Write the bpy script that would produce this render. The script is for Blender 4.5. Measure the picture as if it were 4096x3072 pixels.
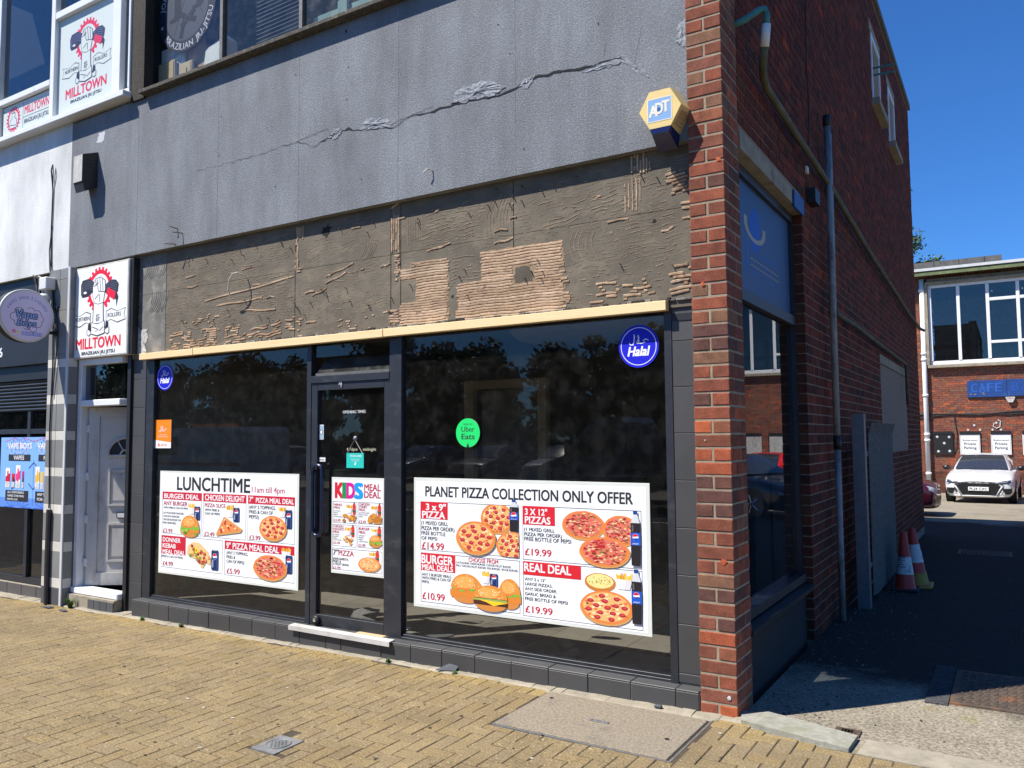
import bpy, math, random
from mathutils import Vector, Matrix
from mathutils.bvhtree import BVHTree
from math import sin, cos, pi, radians, sqrt, atan2

for _o in list(bpy.data.objects):
    bpy.data.objects.remove(_o, do_unlink=True)
scene = bpy.context.scene
COL = scene.collection

# ------------------------------------------------------------------ camera
CAM = Vector((1.271, -4.2704, 1.4696))
_yaw, _pitch, _roll = -0.554057, 0.067276, -0.0072526
_f = Vector((sin(_yaw) * cos(_pitch), cos(_yaw) * cos(_pitch), sin(_pitch)))
_r0 = Vector((cos(_yaw), -sin(_yaw), 0.0))
_u0 = _r0.cross(_f)
_r = _r0 * cos(_roll) + _u0 * sin(_roll)
_u = _u0 * cos(_roll) - _r0 * sin(_roll)
cam_data = bpy.data.cameras.new('camera')
cam_data.sensor_width = 36.0
cam_data.lens = 3217.0 / 4096.0 * 36.0
cam_data.clip_start = 0.05
cam_data.clip_end = 3000.0
cam = bpy.data.objects.new('camera', cam_data)
cam.matrix_world = Matrix(((_r.x, _u.x, -_f.x, CAM.x), (_r.y, _u.y, -_f.y, CAM.y),
                           (_r.z, _u.z, -_f.z, CAM.z), (0, 0, 0, 1)))
COL.objects.link(cam)
scene.camera = cam

# ------------------------------------------------------------------ sky and sun
SUN_POS = Vector((-0.46, -0.51, 1.0)).normalized()       # direction towards the sun
world = bpy.data.worlds.new('World')
scene.world = world
world.use_nodes = True
_nt = world.node_tree
_nt.nodes.clear()
_sky = _nt.nodes.new('ShaderNodeTexSky')
_sky.sky_type = 'NISHITA'
_sky.sun_disc = False
_sky.sun_elevation = math.asin(SUN_POS.z)
_sky.sun_rotation = atan2(SUN_POS.x, SUN_POS.y)
_sky.altitude = 100.0
_sky.air_density = 1.0
_sky.dust_density = 0.25
_sky.ozone_density = 4.0
_bg = _nt.nodes.new('ShaderNodeBackground')
_bg.inputs['Strength'].default_value = 0.057
_wo = _nt.nodes.new('ShaderNodeOutputWorld')
_tint = _nt.nodes.new('ShaderNodeMix')
_tint.data_type = 'RGBA'
_tint.blend_type = 'MULTIPLY'
_tint.inputs['Factor'].default_value = 1.0
_tint.inputs['B'].default_value = (0.42, 0.90, 1.50, 1.0)      # deep blue spring sky, the same all round
_nt.links.new(_sky.outputs[0], _tint.inputs['A'])
_nt.links.new(_tint.outputs['Result'], _bg.inputs[0])
_nt.links.new(_bg.outputs[0], _wo.inputs[0])

sun_data = bpy.data.lights.new('sun', 'SUN')
sun_data.energy = 4.6
sun_data.angle = radians(0.53)
sun_data.color = (1.0, 0.95, 0.87)
sun = bpy.data.objects.new('sun', sun_data)
sun.rotation_euler = SUN_POS.to_track_quat('Z', 'Y').to_euler()
sun.location = SUN_POS * 40
COL.objects.link(sun)

scene.view_settings.view_transform = 'Standard'
scene.view_settings.look = 'None'
scene.view_settings.gamma = 1.0
scene.view_settings.use_curve_mapping = False
scene.view_settings.exposure = 0.9
scene.render.engine = 'CYCLES'
scene.cycles.max_bounces = 7
scene.cycles.diffuse_bounces = 2
scene.cycles.glossy_bounces = 4
scene.cycles.transparent_max_bounces = 16
scene.cycles.sample_clamp_indirect = 6.0
scene.cycles.caustics_reflective = False
scene.cycles.caustics_refractive = False

RND = random.Random(7)

# ------------------------------------------------------------------ materials
def lin(r, g=None, b=None):
    """sRGB 0-255 to linear"""
    if g is None:
        g = b = r
    def c(v):
        v /= 255.0
        return v / 12.92 if v <= 0.04045 else ((v + 0.055) / 1.055) ** 2.4
    return (c(r), c(g), c(b))

class NT:
    def __init__(self, name):
        self.m = bpy.data.materials.new(name)
        self.m.use_nodes = True
        self.t = self.m.node_tree
        self.t.nodes.clear()
        self.out = self.n('ShaderNodeOutputMaterial')
    def n(self, kind, **kw):
        nd = self.t.nodes.new(kind)
        for k, v in kw.items():
            if hasattr(nd, k):
                setattr(nd, k, v)
            else:
                nd.inputs[k].default_value = v
        return nd
    def l(self, a, b):
        self.t.links.new(a, b)

def _coords(T, mode, scale=None):
    if mode == 'W':
        g = T.n('ShaderNodeNewGeometry').outputs['Position']
    else:
        g = T.n('ShaderNodeTexCoord').outputs['Object']
    if scale:
        mp = T.n('ShaderNodeMapping')
        mp.inputs['Scale'].default_value = scale
        T.l(g, mp.inputs['Vector'])
        g = mp.outputs[0]
    return g

def _noise(T, co, scale, detail=4, rough=0.55):
    nz = T.n('ShaderNodeTexNoise')
    nz.inputs['Scale'].default_value = scale
    nz.inputs['Detail'].default_value = detail
    nz.inputs['Roughness'].default_value = rough
    T.l(co, nz.inputs['Vector'])
    return nz.outputs['Fac']

def _ramp(T, fac, stops):
    r = T.n('ShaderNodeValToRGB')
    el = r.color_ramp.elements
    while len(el) > 1:
        el.remove(el[0])
    el[0].position = stops[0][0]
    el[0].color = (*stops[0][1], 1)
    for p, c in stops[1:]:
        e = el.new(p)
        e.color = (*c, 1)
    T.l(fac, r.inputs[0])
    return r.outputs[0]

def _mix(T, fac, a, b, blend='MIX'):
    m = T.n('ShaderNodeMix')
    m.data_type = 'RGBA'
    m.blend_type = blend
    for s, v in ((m.inputs['Factor'], fac), (m.inputs['A'], a), (m.inputs['B'], b)):
        if hasattr(v, 'links'):
            T.l(v, s)
        elif isinstance(v, (int, float)):
            s.default_value = v
        else:
            s.default_value = (*v, 1)
    return m.outputs['Result']

def _g(v):
    return (v, v, v)

def _bump(T, h, strength, dist, prev=None):
    b = T.n('ShaderNodeBump')
    b.inputs['Strength'].default_value = strength
    b.inputs['Distance'].default_value = dist
    T.l(h, b.inputs['Height'])
    if prev is not None:
        T.l(prev, b.inputs['Normal'])
    return b.outputs[0]

def _finish(T, col, rough, metal=0.0, normal=None, spec=0.5, coat=0.0):
    p = T.n('ShaderNodeBsdfPrincipled')
    if hasattr(col, 'links'):
        T.l(col, p.inputs['Base Color'])
    else:
        p.inputs['Base Color'].default_value = (*col, 1)
    if hasattr(rough, 'links'):
        T.l(rough, p.inputs['Roughness'])
    else:
        p.inputs['Roughness'].default_value = rough
    p.inputs['Metallic'].default_value = metal
    p.inputs['Specular IOR Level'].default_value = spec
    p.inputs['Coat Weight'].default_value = coat
    if normal is not None:
        T.l(normal, p.inputs['Normal'])
    T.l(p.outputs[0], T.out.inputs[0])
    return T.m

MATS = {}
def mat_plain(name, col, rough=0.6, var=0.15, scale=6.0, bump=0.0, bscale=80.0, metal=0.0, spec=0.5, coat=0.0, mode='W', dirt=None):
    """one base colour with soft tonal variation, optional fine relief and grime with a shape of its own"""
    if name in MATS:
        return MATS[name]
    T = NT(name)
    co = _coords(T, mode)
    n1 = _noise(T, co, scale, 5, 0.6)
    c = _mix(T, 1.0, col, _ramp(T, n1, [(0.25, _g(1 - var)), (0.75, _g(1 + var))]), 'MULTIPLY')
    if dirt:
        dcol, amount, dscale = dirt
        n3 = _noise(T, _coords(T, mode, dscale), 1.0, 6, 0.7)
        f = _ramp(T, n3, [(0.62 - amount * 0.25, _g(0)), (0.78 - amount * 0.25, _g(0.85))])
        c = _mix(T, f, c, dcol)
    nb = None
    if bump:
        nb = _bump(T, _noise(T, co, bscale, 3, 0.6), bump, 0.004)
    MATS[name] = _finish(T, c, rough, metal, nb, spec, coat)
    return MATS[name]

def mat_vcol(name, rough=0.9, speck=0.35, sscale=140.0, bump=0.5, bscale=220.0, patch=0.35, pscale=9.0, spec=0.3, fleck=None):
    """colour from the piece's own 'Col' attribute, with grain and fine relief"""
    T = NT(name)
    at = T.n('ShaderNodeVertexColor')
    at.layer_name = 'Col'
    co = _coords(T, 'W')
    n1 = _noise(T, co, sscale, 3, 0.7)
    n2 = _noise(T, co, pscale, 4, 0.6)
    c = _mix(T, 1.0, at.outputs['Color'], _ramp(T, n1, [(0.25, _g(1 - speck)), (0.75, _g(1 + speck))]), 'MULTIPLY')
    c = _mix(T, 1.0, c, _ramp(T, n2, [(0.3, _g(1 - patch)), (0.7, _g(1 + patch))]), 'MULTIPLY')
    if fleck:
        fcol, lo, fsc = fleck
        n3 = _noise(T, co, fsc, 1, 0.5)
        c = _mix(T, _ramp(T, n3, [(lo, _g(0)), (lo + 0.04, _g(0.8))]), c, fcol)
    nb = _bump(T, _noise(T, co, bscale, 3, 0.7), bump, 0.004)
    MATS[name] = _finish(T, c, rough, 0.0, nb, spec)
    return MATS[name]

def mat_print(name, rough=0.45, spec=0.4, coat=0.0):
    T = NT(name)
    at = T.n('ShaderNodeVertexColor')
    at.layer_name = 'Col'
    MATS[name] = _finish(T, at.outputs['Color'], rough, 0.0, None, spec, coat)
    return MATS[name]

def mat_glass(name, tint=(0.9, 0.93, 0.95), ior=1.52, dust=0.03):
    """thin clear pane: reflects by Fresnel, otherwise lets light straight through; a little dust"""
    T = NT(name)
    tr = T.n('ShaderNodeBsdfTransparent')
    tr.inputs[0].default_value = (*tint, 1)
    gl = T.n('ShaderNodeBsdfGlossy')
    gl.inputs['Roughness'].default_value = 0.0
    gl.inputs['Color'].default_value = (0.95, 0.95, 0.95, 1)
    fr = T.n('ShaderNodeFresnel')
    fr.inputs['IOR'].default_value = ior
    geo = T.n('ShaderNodeNewGeometry')
    inv = T.n('ShaderNodeMath', operation='SUBTRACT')
    inv.inputs[0].default_value = 1.0
    T.l(geo.outputs['Backfacing'], inv.inputs[1])
    fac = T.n('ShaderNodeMath', operation='MULTIPLY')
    T.l(fr.outputs[0], fac.inputs[0])
    T.l(inv.outputs[0], fac.inputs[1])
    mx = T.n('ShaderNodeMixShader')
    T.l(fac.outputs[0], mx.inputs[0])
    T.l(tr.outputs[0], mx.inputs[1])
    T.l(gl.outputs[0], mx.inputs[2])
    df = T.n('ShaderNodeBsdfDiffuse')
    df.inputs['Color'].default_value = (0.5, 0.48, 0.45, 1)
    n = _noise(T, _coords(T, 'W'), 9.0, 7, 0.75)
    f = T.n('ShaderNodeMapRange')
    f.inputs['From Min'].default_value = 0.45
    f.inputs['From Max'].default_value = 0.85
    f.inputs['To Min'].default_value = dust * 0.25
    f.inputs['To Max'].default_value = dust * 2.0
    T.l(n, f.inputs['Value'])
    m2 = T.n('ShaderNodeMixShader')
    T.l(f.outputs[0], m2.inputs[0])
    T.l(mx.outputs[0], m2.inputs[1])
    T.l(df.outputs[0], m2.inputs[2])
    T.l(m2.outputs[0], T.out.inputs[0])
    MATS[name] = T.m
    return T.m

def mat_render(name, base, lightc, stain, stain_amt=0.5):
    """painted pebbly render: coarse stipple relief, streaks of old weather stain"""
    T = NT(name)
    co = _coords(T, 'W')
    n1 = _noise(T, co, 95.0, 4, 0.75)
    c = _ramp(T, n1, [(0.3, tuple(v * 0.70 for v in base)), (0.5, base), (0.72, lightc)])
    n2 = _noise(T, _coords(T, 'W', (5.0, 5.0, 0.8)), 1.0, 5, 0.65)
    f = _ramp(T, n2, [(0.45, _g(0)), (0.8, _g(stain_amt))])
    c = _mix(T, f, c, stain)
    n3 = _noise(T, _coords(T, 'W', (1.6, 1.6, 0.9)), 1.0, 5, 0.65)
    c = _mix(T, 1.0, c, _ramp(T, n3, [(0.28, _g(0.74)), (0.72, _g(1.20))]), 'MULTIPLY')
    n5 = _noise(T, _coords(T, 'W', (16.0, 16.0, 2.2)), 1.0, 4, 0.6)
    c = _mix(T, _ramp(T, n5, [(0.60, _g(0)), (0.80, _g(stain_amt * 0.6))]), c, stain)
    vo = T.n('ShaderNodeTexVoronoi')
    vo.inputs['Scale'].default_value = 120.0
    T.l(co, vo.inputs['Vector'])
    nb = _bump(T, vo.outputs['Distance'], 0.45, 0.004)
    nb = _bump(T, n1, 0.5, 0.004, nb)
    MATS[name] = _finish(T, c, 0.85, 0.0, nb, 0.25)
    return MATS[name]

def mat_wood(name, c1, c2, axis='X'):
    T = NT(name)
    co = _coords(T, 'W', (1.2, 14.0, 14.0) if axis == 'X' else (14.0, 14.0, 1.2))
    n = _noise(T, co, 2.2, 6, 0.6)
    wv = T.n('ShaderNodeTexWave')
    wv.inputs['Scale'].default_value = 2.2
    wv.inputs['Distortion'].default_value = 5.0
    wv.inputs['Detail'].default_value = 3
    wv.bands_direction = 'Z' if axis == 'X' else 'X'
    T.l(co, wv.inputs['Vector'])
    c = _ramp(T, wv.outputs['Fac'], [(0.2, c2), (0.7, c1)])
    c = _mix(T, 0.4, c, _ramp(T, n, [(0.3, c2), (0.6, c1)]))
    k = _noise(T, _coords(T, 'W', (5.0, 30.0, 18.0)), 1.0, 2, 0.5)
    c = _mix(T, _ramp(T, k, [(0.70, _g(0)), (0.76, _g(0.75))]), c, (0.20, 0.09, 0.03))
    MATS[name] = _finish(T, c, 0.65)
    return MATS[name]

def mat_tarmac(name, c1, c2, moss=None, sc=60.0, dark=None):
    T = NT(name)
    co = _coords(T, 'W')
    n1 = _noise(T, co, sc, 3, 0.8)
    c = _ramp(T, n1, [(0.33, tuple(v * 0.45 for v in c1)), (0.47, c1), (0.66, c2)])
    n2 = _noise(T, co, 1.1, 6, 0.7)
    c = _mix(T, 1.0, c, _ramp(T, n2, [(0.25, _g(0.66)), (0.5, _g(1.0)), (0.8, _g(1.2))]), 'MULTIPLY')
    n4 = _noise(T, co, 0.33, 5, 0.7)
    c = _mix(T, _ramp(T, n4, [(0.55, _g(0)), (0.6, _g(0.45))]), c, tuple(v * 0.55 for v in c1))
    if moss:
        n3 = _noise(T, co, 2.2, 5, 0.7)
        c = _mix(T, _ramp(T, n3, [(0.60, _g(0)), (0.70, _g(0.7))]), c, moss)
    if dark:
        # alley shade put into the colour: dark middle zone with ragged edges
        sx = T.n('ShaderNodeSeparateXYZ')
        T.l(co, sx.inputs[0])
        nz = _noise(T, co, 0.9, 5, 0.7)
        ad = T.n('ShaderNodeMath', operation='MULTIPLY_ADD')
        ad.inputs[1].default_value = 2.2
        T.l(nz, ad.inputs[0])
        T.l(sx.outputs['Y'], ad.inputs[2])
        f = T.n('ShaderNodeMapRange')
        for k, v in (('From Min', 2.0), ('From Max', 2.5)):
            f.inputs[k].default_value = v
        T.l(ad.outputs[0], f.inputs['Value'])
        f2 = T.n('ShaderNodeMapRange')
        for k, v in (('From Min', 14.2), ('From Max', 14.6), ('To Min', 1.0), ('To Max', 0.0)):
            f2.inputs[k].default_value = v
        T.l(ad.outputs[0], f2.inputs['Value'])
        f3 = T.n('ShaderNodeMapRange')
        for k, v in (('From Min', 3.0), ('From Max', 3.2), ('To Min', 1.0), ('To Max', 0.0)):
            f3.inputs[k].default_value = v
        T.l(sx.outputs['X'], f3.inputs['Value'])
        m0 = T.n('ShaderNodeMath', operation='MULTIPLY')
        T.l(f.outputs[0], m0.inputs[0])
        T.l(f3.outputs[0], m0.inputs[1])
        mm = T.n('ShaderNodeMath', operation='MULTIPLY')
        T.l(m0.outputs[0], mm.inputs[0])
        T.l(f2.outputs[0], mm.inputs[1])
        c = _mix(T, mm.outputs[0], c, _ramp(T, n1, [(0.35, tuple(v * 0.5 for v in dark)), (0.6, dark), (0.72, tuple(v * 1.9 for v in dark))]))
    nb = _bump(T, n1, 0.8, 0.008)
    MATS[name] = _finish(T, c, 0.92, 0.0, nb, 0.2)
    return MATS[name]

mat_vcol('brick', 0.92, 0.45, 150.0, 0.9, 200.0, 0.32, 13.0)
mat_vcol('paver', 0.9, 0.60, 105.0, 0.8, 150.0, 0.15, 2.2, fleck=((0.50, 0.43, 0.30), 0.69, 95.0))
mat_vcol('tile', 0.5, 0.10, 260.0, 0.12, 400.0, 0.10, 3.0, 0.5)
mat_vcol('ridge', 0.9, 0.25, 90.0, 0.6, 180.0, 0.2, 6.0)
mat_vcol('leafy', 0.6, 0.25, 8.0, 0.0, 50.0, 0.25, 1.2)
mat_vcol('rubble', 0.95, 0.3, 60.0, 0.5, 120.0, 0.2, 8.0)
mat_print('print', 0.5)
mat_print('gloss_print', 0.25, 0.5)
mat_plain('mortar', (0.29, 0.235, 0.165), 0.95, 0.25, 14.0, 0.9, 160.0)
mat_plain('mortar_pale', (0.50, 0.40, 0.32), 0.95, 0.2, 14.0, 0.6, 160.0)
mat_plain('mortar_side', (0.25, 0.19, 0.145), 0.95, 0.25, 14.0, 0.6, 160.0)  # darker copy of the mortar, with alley-side shade in its colour
mat_render('render_grey', (0.185, 0.197, 0.215), (0.33, 0.346, 0.368), (0.10, 0.104, 0.107), 0.5)
mat_render('render_white', (0.66, 0.67, 0.66), (0.80, 0.81, 0.80), (0.42, 0.42, 0.40), 0.5)
mat_render('pebble_dark', (0.045, 0.038, 0.03), (0.12, 0.10, 0.08), (0.02, 0.02, 0.02), 0.4)
mat_plain('plaster_flake', (0.245, 0.258, 0.280), 0.95, 0.45, 45.0, 1.0, 90.0)
mat_plain('crack_dark', (0.012, 0.011, 0.012), 0.95, 0.3)
mat_plain('fascia_board', (0.128, 0.108, 0.079), 0.9, 0.28, 5.0, 0.5, 60.0, dirt=((0.20, 0.165, 0.115), 0.45, (3.5, 3.5, 7.0)))
mat_plain('fascia_grey', (0.15, 0.145, 0.13), 0.9, 0.3, 8.0, 0.4, 60.0, dirt=((0.30, 0.27, 0.22), 0.4, (9.0, 9.0, 9.0)))
mat_plain('white_flaky', (0.55, 0.53, 0.48), 0.9, 0.3, 20.0, 1.0, 50.0, dirt=((0.09, 0.08, 0.065), 0.6, (26.0, 26.0, 26.0)))
mat_plain('black_frame', (0.017, 0.019, 0.024), 0.45, 0.25, 7.0, 0.05, 30.0, spec=0.6, dirt=((0.05, 0.05, 0.055), 0.25, (5.0, 5.0, 9.0)))
mat_plain('black_paint', (0.012, 0.012, 0.013), 0.5, 0.2)
mat_plain('shutter_metal', (0.035, 0.045, 0.05), 0.35, 0.2, 5.0, metal=0.4)
mat_plain('upvc', (0.74, 0.75, 0.75), 0.35, 0.06, 3.0, dirt=((0.5, 0.49, 0.46), 0.12, (6.0, 6.0, 2.0)))
mat_plain('upvc_aged_shaded', (0.50, 0.485, 0.45), 0.5, 0.12, 4.0, dirt=((0.33, 0.30, 0.25), 0.3, (7.0, 7.0, 3.0)))  # worn plastic; on the gym door leaf its grey holds the hall shade
mat_plain('poster_white', (0.80, 0.81, 0.80), 0.4, 0.02)
mat_plain('poster_edge', (0.66, 0.68, 0.62), 0.35, 0.05)
mat_plain('stone_sill', (0.07, 0.062, 0.05), 0.95, 0.5, 25.0, 0.9, 70.0, dirt=((0.22, 0.20, 0.15), 0.3, (30.0, 30.0, 30.0)))
mat_plain('old_concrete', (0.30, 0.26, 0.19), 0.95, 0.3, 9.0, 0.9, 90.0, dirt=((0.16, 0.13, 0.10), 0.4, (7.0, 7.0, 7.0)))
mat_plain('pale_concrete', (0.29, 0.255, 0.19), 0.95, 0.25, 9.0, 0.9, 120.0, dirt=((0.22, 0.19, 0.14), 0.4, (12.0, 12.0, 12.0)))
mat_plain('kerb_stone', (0.27, 0.26, 0.21), 0.95, 0.3, 30.0, 0.8, 130.0, dirt=((0.19, 0.20, 0.12), 0.35, (5.0, 5.0, 5.0)))
mat_plain('cover_concrete', (0.215, 0.180, 0.130), 0.95, 0.45, 75.0, 0.9, 110.0, dirt=((0.13, 0.11, 0.09), 0.25, (5.0, 5.0, 5.0)))
mat_plain('cast_iron', (0.10, 0.075, 0.055), 0.7, 0.35, 20.0, 0.4, 90.0, metal=0.3, dirt=((0.30, 0.12, 0.04), 0.3, (6.0, 6.0, 6.0)))
mat_plain('grey_iron', (0.20, 0.205, 0.20), 0.6, 0.3, 20.0, 0.4, 90.0, metal=0.3)
mat_plain('joint_sand', (0.055, 0.042, 0.026), 0.98, 0.4, 25.0, 0.8, 160.0)
mat_plain('adhesive', (0.36, 0.25, 0.16), 0.95, 0.2)
mat_plain('yellow_plastic', (0.72, 0.53, 0.20), 0.4, 0.07, 9.0, dirt=((0.45, 0.30, 0.10), 0.18, (9.0, 9.0, 3.0)))
mat_plain('blue_plastic', (0.008, 0.012, 0.07), 0.25, 0.1)
mat_plain('brown_plastic', (0.035, 0.03, 0.03), 0.5, 0.25, 8.0)
mat_plain('grey_plastic', (0.50, 0.48, 0.44), 0.6, 0.2, 12.0, dirt=((0.25, 0.21, 0.17), 0.35, (8.0, 8.0, 2.0)))
mat_plain('white_plastic', (0.70, 0.69, 0.66), 0.45, 0.1)
mat_plain('pipe_grey', (0.27, 0.27, 0.265), 0.6, 0.25, 5.0, dirt=((0.05, 0.045, 0.04), 0.5, (9.0, 9.0, 3.0)))
mat_plain('pipe_mossy', (0.10, 0.095, 0.06), 0.8, 0.4, 5.0, dirt=((0.05, 0.06, 0.02), 0.4, (6.0, 6.0, 6.0)))
mat_plain('copper_green', (0.05, 0.20, 0.19), 0.6, 0.35, 15.0)
mat_plain('galvanised', (0.17, 0.185, 0.20), 0.5, 0.2, 14.0, metal=0.5)
mat_plain('rough_steel', (0.13, 0.13, 0.125), 0.65, 0.3, 30.0, metal=0.3)
mat_plain('cone_red', (0.50, 0.035, 0.015), 0.45, 0.12, 10.0)
mat_plain('cone_white', (0.60, 0.60, 0.60), 0.5, 0.15, 10.0, dirt=((0.2, 0.18, 0.15), 0.3, (12.0, 12.0, 12.0)))
mat_plain('cone_yellow', (0.42, 0.24, 0.04), 0.6, 0.2, 10.0, dirt=((0.2, 0.14, 0.05), 0.3, (12.0, 12.0, 12.0)))
mat_plain('rubber', (0.02, 0.02, 0.02), 0.8, 0.2)
mat_plain('cable_black', (0.015, 0.015, 0.015), 0.6, 0.1)
mat_plain('wire_rust', (0.10, 0.06, 0.04), 0.8, 0.3)
mat_plain('wire_pale', (0.62, 0.58, 0.48), 0.6, 0.15)
mat_plain('chrome', (0.6, 0.6, 0.6), 0.2, 0.02, metal=1.0)
mat_plain('handle_blue', (0.006, 0.010, 0.030), 0.28, 0.1, spec=0.6)
mat_plain('room_wall', (0.20, 0.175, 0.145), 0.9, 0.15)
mat_plain('room_ceiling', (0.45, 0.42, 0.36), 0.9, 0.05)
mat_plain('room_dark', (0.03, 0.028, 0.026), 0.9, 0.15)
mat_plain('paper', (0.68, 0.66, 0.60), 0.7, 0.08)
mat_plain('cardboard', (0.42, 0.26, 0.13), 0.85, 0.15)
mat_plain('timber_pale', (0.55, 0.40, 0.22), 0.8, 0.15)
mat_plain('blind_white', (0.50, 0.50, 0.48), 0.5, 0.06)
mat_plain('grey_felt', (0.12, 0.115, 0.11), 0.95, 0.3, 6.0, 0.6, 40.0)
mat_plain('lead_white', (0.55, 0.56, 0.56), 0.5, 0.1)
mat_plain('mossy_board', (0.14, 0.17, 0.08), 0.9, 0.3, 6.0)
mat_plain('cafe_blue', (0.012, 0.055, 0.22), 0.5, 0.15, 4.0, dirt=((0.03, 0.09, 0.28), 0.3, (5.0, 5.0, 5.0)))
mat_plain('bark', (0.09, 0.07, 0.05), 0.95, 0.4, 8.0, 0.9, 30.0)
mat_plain('grass', (0.045, 0.085, 0.018), 0.9, 0.4, 3.0, 0.8, 60.0)
mat_plain('slate_piece', (0.06, 0.065, 0.075), 0.8, 0.3, 30.0)
mat_wood('batten_wood', (0.84, 0.66, 0.38), (0.74, 0.52, 0.24))
mat_plain('peeling_board', (0.075, 0.062, 0.055), 0.9, 0.4, 8.0, 0.8, 40.0, dirt=((0.06, 0.05, 0.05), 0.5, (10.0, 10.0, 2.5)))
mat_tarmac('tarmac_yard', (0.225, 0.195, 0.145), (0.36, 0.32, 0.25), (0.17, 0.15, 0.045), dark=(0.045, 0.039, 0.032))  # dark: the building's shade over the alley, put into the tarmac colour
mat_tarmac('tarmac_road', (0.055, 0.055, 0.058), (0.10, 0.10, 0.10))
mat_glass('shop_glass', (0.88, 0.88, 0.87), 1.52, 0.012)
mat_glass('side_glass', (0.55, 0.62, 0.70), 2.2, 0.004)
mat_glass('upper_glass', (0.55, 0.62, 0.70), 1.9, 0.01)
mat_glass('vape_glass', (0.5, 0.55, 0.6), 1.6, 0.01)
mat_glass('clear_upper', (0.90, 0.92, 0.92), 1.6, 0.03)
mat_glass('hopper_glass', (0.7, 0.78, 0.78), 1.5, 0.10)
mat_glass('car_glass', (0.25, 0.30, 0.32), 1.5, 0.01)
for _n, _c in (('car_white', (0.62, 0.62, 0.61)), ('car_maroon', (0.055, 0.004, 0.008)), ('car_red', (0.60, 0.008, 0.012)),
               ('car_black', (0.008, 0.009, 0.014)), ('van_white', (0.62, 0.63, 0.64)), ('truck_grey', (0.22, 0.23, 0.25)),
               ('car_silver', (0.35, 0.36, 0.38)), ('car_blue', (0.02, 0.05, 0.16))):
    mat_plain(_n, _c, 0.32, 0.03, 2.0, spec=0.5, coat=0.7, mode='O')
mat_plain('car_trim', (0.010, 0.010, 0.011), 0.35, 0.1, mode='O')
mat_plain('car_lamp', (0.35, 0.37, 0.40), 0.12, 0.2, 20.0, mode='O', coat=1.0)
mat_plain('car_lamp_dark', (0.03, 0.032, 0.038), 0.12, 0.2, 20.0, mode='O', coat=1.0)
mat_plain('amber', (0.7, 0.18, 0.01), 0.3, 0.05)
mat_plain('plate_white', (0.78, 0.78, 0.76), 0.4, 0.03)

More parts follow.
